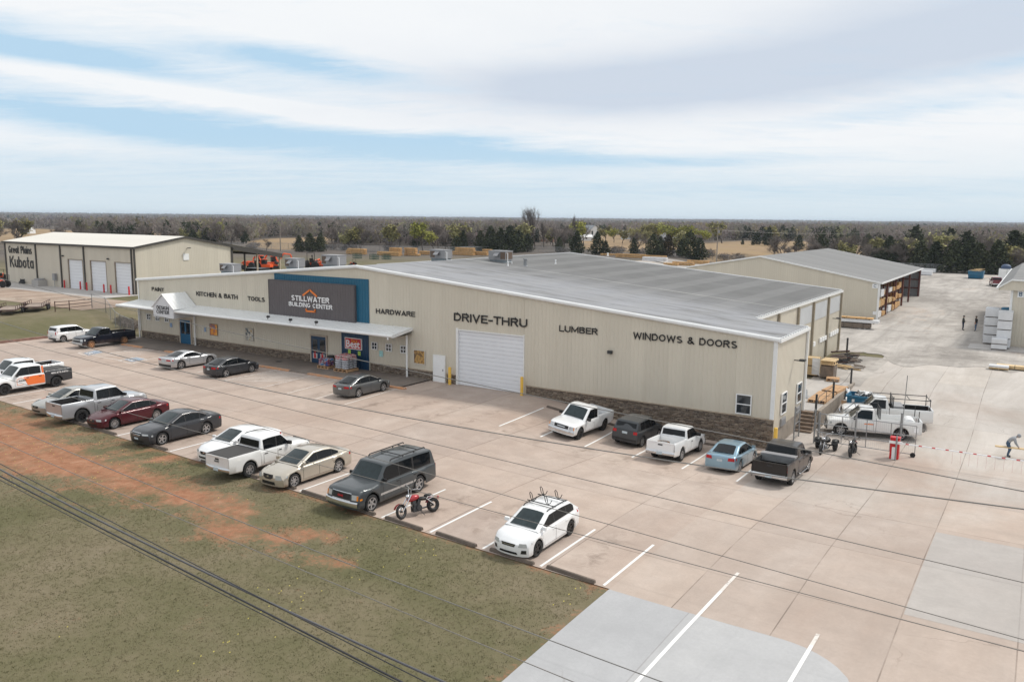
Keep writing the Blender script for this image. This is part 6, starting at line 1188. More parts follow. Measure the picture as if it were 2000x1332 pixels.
# ------------------------------------------------------------------ people
def person(label,J,cols,at,rz,cap=None,hood=False):
    """J: joint positions; one skinned surface from crown to fingertips"""
    V=[];E=[];Rr=[]
    def add(p,r,par=None):
        V.append(p);Rr.append(r); 
        if par is not None: E.append((par,len(V)-1))
        return len(V)-1
    pel=add(J['pelvis'],(.16,.13)); sp=add(J['waist'],(.175,.14),pel); ch=add(J['chest'],(.20,.15),sp); nk=add(J['neck'],(.06,.06),ch); hb=add(J['chin'],(.072,.08),nk); hm_=add(J['head'],(.082,.10),hb); ht_=add(J['crown'],(.06,.07),hm_)
    for s in ('l','r'):
        sh=add(J['sh_'+s],(.10,.10),ch); el=add(J['el_'+s],(.075,.075),sh); wr=add(J['wr_'+s],(.034,.034),el); a=np.array(J['wr_'+s])-np.array(J['el_'+s]); a=a/np.linalg.norm(a); q=np.cross(a,(0,0,1.)); q=q/(np.linalg.norm(q)+1e-6); n=np.cross(a,q)
        pm=add(tuple(np.array(J['wr_'+s])+a*.06),(.038,.026),wr)
        for i,(o,l) in enumerate(((-.028,.085),(-.009,.098),(.010,.092),(.027,.072))):
            f0=np.array(J['wr_'+s])+a*.085+q*o; f=add(tuple(f0),(.0095,.0095),pm); f=add(tuple(f0+a*l*.55+n*.012),(.0088,.0088),f); add(tuple(f0+a*l*.85+n*.035),(.0078,.0078),f)
        f0=np.array(J['wr_'+s])+a*.035-q*.04; f=add(tuple(f0),(.011,.011),pm); add(tuple(f0+a*.04-q*.018+n*.015),(.009,.009),f)
        hp=add(J['hip_'+s],(.11,.115),pel); kn=add(J['kn_'+s],(.082,.082),hp); an=add(J['an_'+s],(.06,.06),kn); fx=J.get('foot',(1,0)); fo_=add((J['an_'+s][0]+.05*fx[0],J['an_'+s][1]+.05*fx[1],.05),(.045,.045),an); add((J['an_'+s][0]+.19*fx[0],J['an_'+s][1]+.19*fx[1],.035),(.042,.035),fo_)
    me=bpy.data.meshes.new('t'); me.from_pydata(V,E,[]); o=bpy.data.objects.new('t',me); COL.objects.link(o)
    md=o.modifiers.new('s','SKIN'); 
    for i,r in enumerate(Rr): me.skin_vertices[0].data[i].radius=r
    for i in range(len(V)): me.skin_vertices[0].data[i].use_root=(i==0)
    o.modifiers.new('u','SUBSURF').levels=1
    dg=bpy.context.evaluated_depsgraph_get(); m2=bpy.data.meshes.new_from_object(o.evaluated_get(dg)); bpy.data.objects.remove(o)
    m2.materials.clear()
    for c in (cols['top'],cols['legs'],MT['skin'],MT['black']): m2.materials.append(c)
    A_=np.array; pelz=A_(J['pelvis'])
    segs=[('top',A_(J['waist']),A_(J['neck'])),('legs',A_(J['pelvis']),A_(J['pelvis'])+.01)]
    def sd(p,a,b): t=np.clip((p-a)@(b-a)/((b-a)@(b-a)+1e-9),0,1); return np.linalg.norm(p-a-t*(b-a))
    for pl_ in m2.polygons:
        p=np.array(pl_.center); best=(9,0)
        for k,a,b in [(0,'waist','chest'),(0,'chest','neck'),(1,'pelvis','pelvis'),(2,'chin','crown')]:
            d=sd(p,A_(J[a]),A_(J[b]))-(.12 if k!=2 else .09); best=min(best,(d,k))
        for s in 'lr':
            for k,a,b,r in ((0,'sh_','el_',.06),(0,'el_','wr_',.045),(1,'hip_','kn_',.08),(1,'kn_','an_',.055)): best=min(best,(sd(p,A_(J[a+s]),A_(J[b+s]))-r,k))
            w=A_(J['wr_'+s]); dv=w-A_(J['el_'+s]); 
            if (p-w)@dv>0 and np.linalg.norm(p-w)<.22: best=(-1,2)
        if p[2]<.075: best=(-1,3)
        pl_.material_index=best[1]; pl_.use_smooth=True
    root=thing('person',label,'person',at,rz); b=bpy.data.objects.new('body',m2); COL.objects.link(b); b.parent=root
    m=MB(); hd=A_(J['head']); cr=A_(J['crown']); d=(cr-hd)/np.linalg.norm(cr-hd); c=hd+d*.045
    ell(m,tuple(c),(.115,.10,.10 if not hood else .13)); 
    if cap: m.boxc((c[0]+.11,c[1],c[2]-.01),(.10,.14,.015))
    m.build('cap' if cap else ('hood' if hood else 'hair'),cap or (cols['top'] if hood else M('hair',(.03,.02,.015),.8)),root,smooth=60)
    m=MB(); fw_=np.array([d[2],0,-d[0]]); f=hd+fw_*.095; m.boxc(tuple(f),(.03,.025,.045)); m.build('nose',MT['skin'],root)
    return root
CL=lambda n,c:M(n,c,.85,0,.1,6)
def standing(**k):
    J=dict(pelvis=(0,0,.95),waist=(0,0,1.10),chest=(0,0,1.34),neck=(0,0,1.50),chin=(.02,0,1.58),head=(.02,0,1.68),crown=(.02,0,1.78),sh_l=(0,.19,1.42),sh_r=(0,-.19,1.42),el_l=(-.03,.25,1.14),el_r=(-.03,-.25,1.14),wr_l=(.12,.20,.98),wr_r=(.12,-.20,.98),hip_l=(0,.10,.88),hip_r=(0,-.10,.88),kn_l=(.02,.11,.49),kn_r=(.02,-.11,.49),an_l=(0,.12,.09),an_r=(0,-.12,.09))
    J.update(k); return J
g=G(1880,646); person('standing man in dark clothes holding something blue, facing the white stacks',standing(el_r=(.05,-.25,1.14),wr_r=(.28,-.16,1.12),wr_l=(.20,.20,.95)),dict(top=CL('dark_jacket',(.035,.04,.035)),legs=CL('navy_trousers',(.02,.03,.055))),(g[0],g[1],float(zg(g[0],g[1]))+.05),R(10),cap=CL('dark_cap',(.03,.03,.03)))
g=G(1905,647); person('standing man in black jacket and blue jeans near the white stacks',standing(wr_l=(.10,.12,1.0),wr_r=(.10,-.12,1.0),an_l=(.05,.16,.09),an_r=(-.05,-.10,.09)),dict(top=CL('black_jacket',(.012,.012,.014)),legs=CL('blue_jeans',(.09,.14,.22))),(g[0],g[1],float(zg(g[0],g[1]))+.05),R(200))
bend=dict(pelvis=(-.18,0,.92),waist=(-.05,0,1.06),chest=(.13,0,1.21),neck=(.25,0,1.29),chin=(.31,0,1.30),head=(.37,0,1.35),crown=(.45,0,1.42),sh_l=(.17,.19,1.20),sh_r=(.17,-.19,1.20),el_l=(.26,.22,.92),el_r=(.26,-.22,.92),wr_l=(.42,.15,.70),wr_r=(.42,-.15,.70),hip_l=(-.16,.10,.86),hip_r=(-.16,-.10,.86),kn_l=(.04,.13,.48),kn_r=(-.02,-.13,.48),an_l=(-.10,.14,.09),an_r=(-.12,-.14,.09))
g=G(1971,893); wk=person('worker in grey hooded top and jeans bending to lift a pale plank',bend,dict(top=CL('grey_hoodie',(.30,.31,.33)),legs=CL('denim',(.05,.09,.15))),(g[0],g[1],float(zg(g[0],g[1]))+.03),R(5),hood=True)
o=thing('plank','long pale plank held by the bending worker','plank',(g[0]+.55,g[1],float(zg(g[0],g[1]))+.64),R(8)); m=MB(); m.box(-1.35,2.2,-.14,.14,-.03,.03); m.build('board',MT['lumber_pale'],o)
# ------------------------------------------------------------------ gate, barrier, fences
gz0=float(zg(71,3.2))+.03
gt=thing('rolling_gate','long grey rolling gate of pipe rails on a caster wheel','gate',(68.45,3.25,gz0))
m=MB(); Lg=5.7; dz=float(zg(74,3.2)-zg(68.5,3.2))
for z in (.18,.75,1.3,1.95): m.tube([(0,0,z),(Lg if z<1.9 else Lg,0,z)],.026,6)
for x in (0,1.45,2.9,4.3,Lg): m.tube([(x,0,.18),(x,0,1.95)],.026,6)
m.build('frame',MT['steel'],gt); m=MB(); 
for k in range(47):
    x=k*.12+.06
    if x<Lg: m.tube([(x,.0,.2),(x+.0,.0,1.93)],.003,3,cap=False)
m.build('wire_mesh',MT['steel'],gt); m=MB(); m.lathe([(.001,-.05),(.15,-.05),(.15,.05),(.001,.05)],'y',14,(Lg-.1,0,.13)); m.build('wheel',MT['tyre'],gt)
def post(name,label,cat,x,y,h,r,mat,z=None,group=None):
    o=thing(name,label,cat,(x,y,(float(zg(x,y)) if z is None else z)),0,group); m=MB(); m.tube([(0,0,-.1),(0,0,h)],r,10); m.build('post',MT[mat],o,smooth=50); return o
g=G(1669.5,858); post('gate_post','grey steel post behind the middle of the rolling gate','post',g[0],g[1],1.9,.06,'steel'); g=G(1758,862); gp=post('gate_post','grey steel post with a tall thin mast behind the red cabinet','post',g[0],g[1],1.9,.08,'steel'); m=MB(); m.tube([(.05,0,1.0),(.12,0,4.4)],.028,6); m.build('mast',MT['steel'],gp)
g=G(1589,866); o=thing('gate_post','pair of linked grey posts where the rolling gate meets the steps','post',(g[0],g[1],float(zg(g[0],g[1])))); m=MB(); m.tube([(0,0,-.1),(0,0,2.25)],.05,8); m.build('post',MT['steel'],o); m=MB(); m.tube([(.28,0,-.1),(.28,0,2.1)],.05,8); m.build('post',MT['steel'],o); m=MB(); m.box(.0,.28,-.03,.03,1.3,1.4); m.build('latch',MT['steel'],o)
o=thing('side_gate','narrow grey steel gate leaf beside the right store wall','gate',(66.95,2.9,float(zg(67,3.5)))); m=MB()
for y in (0,1.3): m.tube([(.1,y,0),(.1,y,2.3)],.045,8)
for z in (.2,1.1,1.85): m.tube([(.1,0,z),(.1,1.3,z)],.025,6)
m.build('frame',MT['steel'],o); m=MB()
for k in range(1,11): m.tube([(.1,k*.118,.2),(.1,k*.118,1.85)],.004,3,cap=False)
m.build('wire_mesh',MT['steel'],o)
g=G(1746,896); cz=float(zg(g[0],g[1]))+.03; ba=thing('barrier_gate','red barrier cabinet with a red and white striped arm across the drive','barrier',(g[0],g[1],cz))
m=MB(); m.box(-.25,.25,-.2,.2,0,1.28); m.box(-.28,.28,-.23,.23,1.28,1.34); m.build('cabinet',MT['red'],ba); m=MB(); m.box(-.13,.12,-.24,-.2,.0,.75); m.build('door_panel',MT['letter_white'],ba); m=MB(); m.box(-.3,.42,-.30,-.235,.98,1.14); m.build('arm_bracket',MT['letter_white'],ba)
m=MB(); n=52; La=9.2; sl=.03
for k in range(n): x0=.42+La*k/n; x1=.42+La*(k+1)/n; x1=x1 if k%2==0 else x1; m.box(x0 if k%2==0 else x0,x1,-.30,-.25,1.02,1.085,1 if k%4==1 else 0)
arm_=m.build('arm',[MT['letter_white'],M('arm_red',(.60,.10,.11),.5)],ba); sr_=M('strip_red',(.55,.30,.30),.6)
for k in range(14): m=MB(); m.tube([(3.1+k*.43,-.27,1.0),(3.1+k*.43,-.27,.28)],.005,4); m.build('hanging_strip',sr_,arm_)
m=MB(); m.tube([(.12,-.42,0),(.12,-.42,1.5)],.05,8); m.build('guard_post',MT['steel'],ba)
# ---- loading dock
m=MB(); m.box(62.82,67.45,7.26,19.2,-1.6,.0); tag(m.build('dock_floor',MT['slab']),kind='structure')
dk=thing('retaining_wall','stained concrete retaining wall of the loading dock','wall',(67.58,7.2,0)); m=MB(); m.box(-.125,.125,0,12.2,-1.6,.06); m.build('face',MT['concrete_wall'],dk); m=MB()
for k in range(30): m.box(.125,.135,.2+k*.4,.235+k*.4,-1.4,.0)
m.build('form_lines',M('form_line',(.16,.13,.11),.9),dk)
stp=thing('steps','brown concrete steps up to the loading dock','steps',(67.0,7.2,float(zg(67,6)))); hh=-float(zg(67,6))
for k in range(6):
    m=MB(); z1=hh*(6-k)/6-.02; m.box(-.5,.55,-.30*(k+1),-.30*k,z1-.09,z1); m.box(-.5,.55,-.30*(k+1)+.06,-.30*(k+1)+.09,z1-hh/6,z1-.09); m.build('step',M('step_concrete',(.28,.21,.16),.85,0,.2,3) if k==0 else bpy.data.materials['step_concrete'],stp)
for x in (-.55,.56): m=MB(); m.face([(x,0,hh),(x,-1.8,.0),(x,0,-.2)]); m.build('side',MT['concrete_wall'],stp)
for u,v,l in ((1602,806,'at the head of the dock steps'),(1631,778,'half way along the dock wall'),(1668.5,750,'at the far end of the dock wall')):
    g=at_z(u,v,.05); o=post('dock_post','black steel post '+l,'post',67.5,float(g[1]),1.25,.075,'steel_dark',.05,'posts along the loading dock')
rl=thing('handrail','thin dark handrail along the dock edge and down the steps','railing',(67.5,7.5,.05)); m=MB(); y1=float(at_z(1631,778,.05)[1])-7.5; m.tube([(0,y1,.95),(0,0,.95),(0,-1.7,-.25)],.02,5); m.tube([(0,y1,.5),(0,0,.5)],.018,5); m.tube([(0,y1*.5,0),(0,y1*.5,.95)],.02,5); m.tube([(0,-1.7,-1.2),(0,-1.7,-.25)],.02,5); m.build('rail',MT['steel_dark'],rl)
ch=thing('chain','slack chain between the two far dock posts','chain',(67.5,y1+7.5,.05)); y2=float(at_z(1668.5,750,.05)[1])-y1-7.5; m=MB(); m.tube([(0,y2*t,1.05-.75*math.sin(math.pi*t)*.6) for t in np.linspace(0,1,13)],.014,5); m.build('links',MT['steel_dark'],ch)
def pallet(name,label,x,y,z,lx,ly,rz=0,layers=1,group=None):
    o=thing(name,label,'pallet',(x,y,z),rz,group); m=MB(); n=max(3,int(ly/.16))
    for k in range(n): m.box(-lx/2,lx/2,-ly/2+ly*k/n+.012,-ly/2+ly*(k+1)/n-.012,.20,.225)
    m.build('deck',MT['pallet_wood'],o); m=MB()
    for t in (-.46,-.15,.15,.46): m.box(lx*t-.04,lx*t+.04,-ly/2,ly/2,.03,.2)
    for t in (-.45,0,.45): m.box(-lx/2,lx/2,ly*t-.06,ly*t+.06,.0,.03)
    m.build('bearers',MT['pallet_wood'],o); return o
pallet('wooden_pallet','large pale wooden pallet on the dock edge',66.85,11.6,.01,1.25,3.6); pallet('wooden_pallet','pale wooden pallet leaning end-on beside the large dock pallet',67.0,15.2,.01,1.2,2.6,R(-6))
o=thing('dock_plate','dark bent steel dock plate beside the store wall','plate',(64.9,11.5,.02),R(15)); m=MB(); m.grid([[(-.9,-.7,.02),(.9,-.7,.02)],[(-.9,.2,.35),(.9,.2,.35)],[(-.9,.8,.38),(.9,.8,.38)]]); m.grid([[(-.9,.8,.33),(.9,.8,.33)],[(-.9,.2,.30),(.9,.2,.30)],[(-.9,-.7,-.01),(.9,-.7,-.01)]]); m.build('sheet',MT['steel'],o); m=MB(); m.boxc((0,.3,.14),(1.5,.5,.26)); m.build('frame',MT['black'],o)
def dumpster(label,x,y,z,w,d,h,rz,hopper=False,heap=True):
    o=thing('dumpster',label,'dumpster',(x,y,z),rz); m=MB(); b=.45 if hopper else .92; W2=w/2;D2_=d/2
    lo=[(-W2*b,-D2_*.8,.12),(W2*b,-D2_*.8,.12),(W2*b,D2_*.9,.12),(-W2*b,D2_*.9,.12)]; hi=[(-W2,-D2_,h),(W2,-D2_,h),(W2,D2_,h),(-W2,D2_,h)]; hin=[(p[0]*.95,p[1]*.95,h) for p in hi]; lin=[(p[0]*.95,p[1]*.95,h*.55) for p in hi]
    for i in range(4): j=(i+1)%4; m.face([lo[i],lo[j],hi[j],hi[i]]); m.face([hi[i],hi[j],hin[j],hin[i]]); m.face([hin[i],hin[j],lin[j],lin[i]])
    m.face(lo[::-1]); m.face(lin); m.build('bin',MT['dump_blue'],o); m=MB(); m.box(-W2-.04,W2+.04,-D2_-.05,-D2_,h-.14,h); m.box(-W2-.05,-W2,-D2_,D2_,h-.14,h); m.box(W2,W2+.05,-D2_,D2_,h-.14,h); m.build('rim',MT['dump_blue'],o)
    m=MB(); m.box(-W2*b,-W2*b+.2,-D2_,D2_,0,.12); m.box(W2*b-.2,W2*b,-D2_,D2_,0,.12); m.build('skids',MT['steel_dark'],o)
    for k in (-.5,.5): m=MB(); m.box(W2*k-.09,W2*k+.09,-D2_*.93-.02,-D2_*.9,h*.6,h*.78); m.build('label_plate',MT['letter_white'],o)
    return o
g=G(1683,790); dumpster('blue tapered dumpster full of rubbish behind the dock wall',69.35,13.2,float(zg(69.4,13.2))+.03,1.95,1.7,1.25,R(0),True)
rnd=random.Random(5)
o=thing('rubbish','grey and white rubbish heaped in the tapered blue dumpster','rubbish',(69.5,13.25,float(zg(69.4,13.2))+1.0)); 
for k,mm in enumerate(('letter_white','black','steel','wrap_grey')):
    m=MB()
    for i in range(7): m.boxc((rnd.uniform(-.6,.7),rnd.uniform(-.5,.5),.1+rnd.uniform(0,.28)),(rnd.uniform(.12,.5),rnd.uniform(.12,.4),rnd.uniform(.03,.2)),rnd.uniform(0,3),0,rnd.uniform(-.6,.6),rnd.uniform(-.6,.6))
    q=m.build('scraps',MT[mm],o); q['kind']='stuff'
o=thing('plastic_sheet','crumpled white plastic sheet draped over the dock wall','sheet',(67.72,16.0,-.6)); m=MB(); rows=[]
for i in range(9): rows.append([(.05+.12*math.sin(i*1.3+j)+.25*(j/8),-.7+1.4*i/8+.1*math.sin(j*2.),.75-.13*j+.08*math.sin(i*2.1)) for j in range(9)])
m.grid(rows); m.build('film',MT['wrap_white'],o,smooth=60)
o=thing('cardboard','brown cardboard sheet leaning below the blue tapered dumpster','cardboard',(68.6,12.6,float(zg(68.6,12.6))+.03),R(20)); m=MB(); m.boxc((0,0,.4),(1.1,.02,.9),0,0,0,-.5); m.build('sheet',MT['pallet_wood'],o)
# ---- lumber packs
def pack(label,x,y,z,lx,ly,h,mat='lumber',rz=0.,group=None,ends=True,rag=.02,cap=None):
    o=thing('lumber_pack',label,'lumber pack',(x,y,z),rz,group); r_=random.Random(int(abs(x*71+y*13+z*97))); m=MB(); n=max(2,int(h/.075)); 
    ax=lx>=ly
    for k in range(n):
        e=r_.uniform(-rag,rag); f=r_.uniform(-rag,rag); z0=.09+(h-.09)*k/n; z1=.09+(h-.09)*(k+1)/n-.008
        if ax: m.box(-lx/2+e,lx/2+f,-ly/2+e*.2,ly/2,z0,z1)
        else: m.box(-lx/2,lx/2+f*.2,-ly/2+e,ly/2+f,z0,z1)
    m.build('boards',MT[mat],o); m=MB()
    for t in (-.38,0,.38):
        if ax: m.box(lx*t-.05,lx*t+.05,-ly/2,ly/2,0,.089)
        else: m.box(-lx/2,lx/2,ly*t-.05,ly*t+.05,0,.089)
    m.build('bearers',MT['grey_wood'],o)
    if mat.startswith('wrap') or cap: 
        m=MB(); m.box(-lx/2-.02,lx/2+.02,-ly/2-.02,ly/2+.02,(.1 if mat.startswith('wrap') else h-.15),h+.012); m.build('wrap',MT[cap or mat],o)
    else:
        m=MB()
        for t in (-.3,.3):
            if ax: m.box(lx*t-.015,lx*t+.015,-ly/2-.012,ly/2+.012,.09,h+.006)
            else: m.box(-lx/2-.012,lx/2+.012,ly*t-.015,ly*t+.015,.09,h+.006)
        m.build('straps',MT['black'],o)
    return o
lvl=['lowest','second','third','fourth','fifth']
def stack(u0,u1,vb,n,desc,mat='lumber',h=.62,dep=1.25,tops=None):
    a=at_z(u0,vb);b=at_z(u1,vb); L=max(2.2,(b[0]-a[0])*.98 if b[0]>a[0] else 3.); c=(a+b)/2; L=abs((u1-u0))*np.linalg.norm(c-CAM)/FPX/.84
    for k in range(n):
        l=L if not tops or k<n-tops[0] else L*tops[1]; x=c[0]+(L-l)/2*(tops[2] if tops else 0); pack(f'lumber pack, {lvl[k]} of the stack {desc}',x+random.uniform(-.15,.15),c[1]+random.uniform(-.1,.1),float(zg(c[0],c[1]))+.02+k*h,l,dep,h-.02,mat,R(random.uniform(-2,2)),'lumber packs in the back yard',rag=.06)
stack(676,717,503,3,'left of the other yard stacks, behind the green racks',tops=(1,.9,1)); stack(737,784,506,2,'with a stepped top behind the green racks'); stack(762,784,505.5,4,'rising tall behind the stepped yard stack'); stack(791,821,506,4,'right of the stepped yard stack',tops=(3,.75,-1)); stack(820,843,504,2,'just left of the ridge air unit'); stack(885,926,505,4,'between the two ridge air units',tops=(2,.9,1)); stack(926,953,505,2,'just left of the largest air unit'); stack(944,960,504,3,'hidden beside the largest air unit')
stack(1176,1205,505,1,'at the far edge of the store roof'); stack(1205,1257,510,2,'behind the far edge of the store roof'); stack(1258,1299,517,2,'in blue-white wrap behind the store roof','wrap_white'); stack(1262,1298,509,1,'on the bare ground beside the blue-white stack'); stack(1298,1322,519,1,'low in front of the lumber shed gable',h=.7); stack(1318,1352,519,2,'left of the lumber shed gable',h=.55); stack(1345,1380,516,2,'nearest the lumber shed gable',h=.55)
for (u,v,l) in ((698,512,'on the left'),(731,514,'in the middle'),(755,514,'on the right')):
    g=at_z(u,v); o=thing('steel_rack','dark green steel rack in the back yard, '+{'on the left':'standing apart on the left','in the middle':'left one of the touching pair','on the right':'right one of the touching pair'}[l],'rack',(g[0],g[1],float(zg(g[0],g[1]))+.02),0,'green steel racks'); m=MB(); w_=1.25
    for x in np.linspace(-w_,w_,6):
        for y in (-.5,.5): m.box(x-.05,x+.05,y-.05,y+.05,0,1.5)
    for z in (.1,.75,1.42):
        for y in (-.5,.5): m.box(-w_,w_,y-.07,y-.05,z,z+.1)
    m.build('frame',M('rack_green',(.008,.06,.035),.5) if 'rack_green' not in bpy.data.materials else bpy.data.materials['rack_green'],o)
# stacks beside the dock
pack('pale board pack, lower one of the left stack at the rear store wall',64.0,20.9,.05,1.05,1.25,.8,'lumber_pale'); pack('pale board pack, upper one of the left stack at the rear store wall',64.0,20.9,.87,1.0,1.2,.7,'lumber_pale',cap=None)
pack('weathered board pack, lower one of the right stack at the rear store wall',65.35,20.6,.05,1.05,1.3,1.0,'grey_wood'); pack('yellow board pack loosely piled on the weathered pack',65.35,20.6,1.07,1.05,1.35,.5,'lumber_pale',rag=.25)
o=thing('packing_film','white packing film hanging over the board stacks','film',(64.68,20.2,.1)); m=MB(); m.grid([[(-.6+.02*math.sin(j),-.08*math.sin(i),1.5-.28*i),( .05,-.05,1.5-.28*i)] for i,j in zip(range(6),range(6))]); m.build('film',MT['wrap_white'],o)
pallet('wooden_pallet','low brown pallet in front of the weathered board pack',66.0,19.3,.05,1.0,1.0,R(10))
def heap(name,label,cat,x,y,mats,n,sx,sy,h,seed):
    o=thing(name,label,cat,(x,y,float(zg(x,y))+.04)); r_=random.Random(seed)
    for mm in mats:
        m=MB()
        for i in range(n): m.boxc((r_.uniform(-sx,sx),r_.uniform(-sy,sy),.06+h*r_.random()**1.5),(r_.uniform(.5,1.8),r_.uniform(.08,.25),r_.uniform(.04,.12)),r_.uniform(-.7,.7),0,r_.uniform(-.12,.12))
        q=m.build('scrap_boards',MT[mm],o); q['kind']='stuff'
    return o
heap('scrap_heap','heap of dark weathered boards beyond the board stacks at the store wall','scrap heap',64.9,29.5,('grey_wood','rust','steel_dark'),14,.8,2.2,.7,3)
g=G(1640,690); post('yard_post','short dark post in the scrap heap at the store wall','post',64.5,32.5,1.9,.09,'steel_dark')
heap('scrap_heap','small scatter of broken boards in front of the board stacks','scrap heap',66.1,26.3,('grey_wood','lumber_pale'),7,.7,1.0,.2,4)
# long packs before shed C
g0=G(1640,641);g1=G(1716,643); cx,cy=(g0[0]+g1[0])/2,(g0[1]+g1[1])/2; L=g1[0]-g0[0]
o=pack('long weathered timber pack under the white bundle before the lumber shed',cx-.6,cy+.2,float(zg(cx,cy))+.05,L*.9,1.3,.65,'grey_wood'); o=pack('long white wrapped bundle lying on the weathered timbers',cx,cy+.1,float(zg(cx,cy))+.72,L*1.05,1.2,.42,'wrap_white'); pack('brown board pack on top of the long white bundle',cx-.4,cy+.15,float(zg(cx,cy))+1.16,L*.92,.9,.25,'lumber')
for i in range(5): 
    o=thing('scrap_board','scrap of white board on the gravel before the lumber shed','scrap','000' and (60.9+.35*i,56.2+.5*math.sin(i*2.),float(zg(61,56))+.07),R(40*i),'white scraps before the lumber shed'); m=MB(); m.box(-.5,.5,-.09,.09,0,.03); m.build('board',MT['wrap_white'],o)
# planks at the right
g=G(1953,722); pack('long pale beams lying on the gravel at the right edge',g[0]+3.2,g[1]+.6,float(zg(g[0],g[1]))+.05,7.,.9,.36,'lumber_pale'); pack('short pale pack at the left end of the long beams',g[0]-.1,g[1]-.3,float(zg(g[0],g[1]))+.05,1.5,.8,.38,'lumber_pale',cap='wrap_white')
# wrapped stacks by shed B
for c,x in enumerate((75.55,76.88)):
    for k in range(4): pack('white wrapped pack, %s of the %s column beside the letter B shed'%(lvl[k],('left','right')[c]),x,(51.6,48.72)[c],.12+k*.95,1.24,2.2,.93,'wrap_white',0,'white wrapped packs')
pack('tall white wrapped pack with blue printing behind the white columns',75.35,55.2,.08,1.3,2.4,2.6,'wrap_white'); pack('second tall wrapped pack under the eave of the letter B shed',76.75,55.4,.08,1.4,2.6,3.2,'wrap_white')
m=MB(); 
for k in range(2): pack('low white wrapped pack, %s of the pair in front of the columns'%('lower','upper')[k],76.6,46.85,.12+k*.55,1.35,1.4,.53,'wrap_white')
o=flat('printed_panel','blue printed band on the tall white pack','print',74.95,75.9,2.2,2.5,MT['paper_blue'],53.9); o=flat('printed_panel','blue printed band on the top left white pack','print',75.0,76.1,3.55,3.72,MT['paper_blue'],51.1)
# racks in shed C
rk=thing('lumber_rack','red steel lumber rack inside the open shed','rack',(60.,67.5,.05)); 
for k in range(8):
    m=MB(); y=k*3.0; 
    for x in (-1.3,1.2): m.box(x-.07,x+.07,y-.07,y+.07,0,4.3)
    for z in (1.35,2.85): m.box(-1.3,1.5,y-.05,y+.05,z-.1,z)
    m.build('upright',MT['red_oxide'],rk)
m=MB()
for z in (1.28,2.78): m.box(1.2,1.26,0,21,z-.12,z)
m.build('beam',MT['red_oxide'],rk)
mats_=['wrap_white','lumber_pale','lumber','lumber_pale','wrap_white','lumber']
adj={'wrap_white':'white wrapped','lumber_pale':'pale','lumber':'orange-brown'}
r9=random.Random(12)
for lv,z in enumerate((.07,1.42,2.92)):
    y=68.1
    for k in range(7):
        ly=2.6; mm=mats_[(k*2+lv*3)%6] if k<5 else 'lumber'
        if not(lv==2 and k in(2,)): pack('%s pack on the %s level of the shed rack, bay %s from the front'%(adj[mm],('floor','middle','top')[lv],['one','two','three','four','five','six','seven'][k]),60.2+r9.uniform(0,.35),y+1.3,z,2.4,ly,r9.uniform(.55,1.05),mm,0,'packs in the shed rack')
        y+=3.0
# far yard
dumpster('far blue dumpster heaped with scrap wood near the yard fence',66.6,170.5,.08,3.2,5.,1.75,R(0)); heap('scrap_heap','pale scrap wood heaped in the far blue dumpster','scrap heap',66.6,170.3,('lumber_pale','lumber_pale'),22,1.1,1.9,.9,8).location.z=1.3
o=thing('shipping_container','white storage container by the far fence beside shed B','container',(72.9,167.,.08)); m=ribbed((-1.6,-1.3),(1.6,-1.3),0,2.6,.3,.04); ribbed((-1.6,1.3),(-1.6,-1.3),0,2.6,.3,.04,mb=m); ribbed((1.6,-1.3),(1.6,1.3),0,2.6,.3,.04,mb=m); m.box(-1.6,1.6,-1.28,1.3,2.6,2.64); m.build('body',MT['white_metal'],o); m=MB(); m.box(-.02,.02,-1.36,-1.34,.1,2.5); m.build('door_seam',MT['black'],o)
o=thing('tarp_bundle','dark blue bundle on the white storage container','bundle',(72.6,167.,2.72)); m=MB(); ell(m,(0,0,.5),(1.0,1.0,.55)); m.boxc((0,0,.25),(1.9,1.9,.45)); m.build('tarp',M('tarp_blue',(.05,.08,.15),.6),o,smooth=40)
for i,(u,v,w_) in enumerate(((1807,538,3.),(1813,533,3.4))): g=G(u,v); pack('white wrapped pack %s beyond the open lumber shed'%('nearest the shed','set back'[:8])[i],g[0],g[1],.08,w_,1.8,1.0,'wrap_white')
v25=pickup(label='dark red and white pickup parked beside shed B',paint='wine',L=5.6,group=None,crew=True); o25=put(v25,1949,561,'R',100); 
for i,(x,y,h,l) in enumerate(((76.4,72,2.2,'teal tank under the eave of shed B'),(76.6,66,1.7,'nearer teal bin under the eave of shed B'))):
    o=thing('storage_bin',l,'bin',(x,y,.06)); m=MB(); m.lathe([(.001,0),(.75,0),(.8,.1),(.8,h-.1),(.7,h),(.001,h+.05)],'z',16); m.build('shell',MT['dump_blue'],o,smooth=40)
o=thing('implement','green and orange implement at the shed B eave','implement',(75.6,78,.06)); m=MB(); m.box(-.9,.9,-.6,.6,.5,1.0); m.boxc((0,-.7,1.1),(1.6,.2,.5),0,0,0,.4); m.build('hopper',M('impl_green',(.03,.15,.05),.5),o); m=MB(); m.boxc((0,.3,.35),(2.,.3,.3)); m.build('frame',MT['orange'],o)
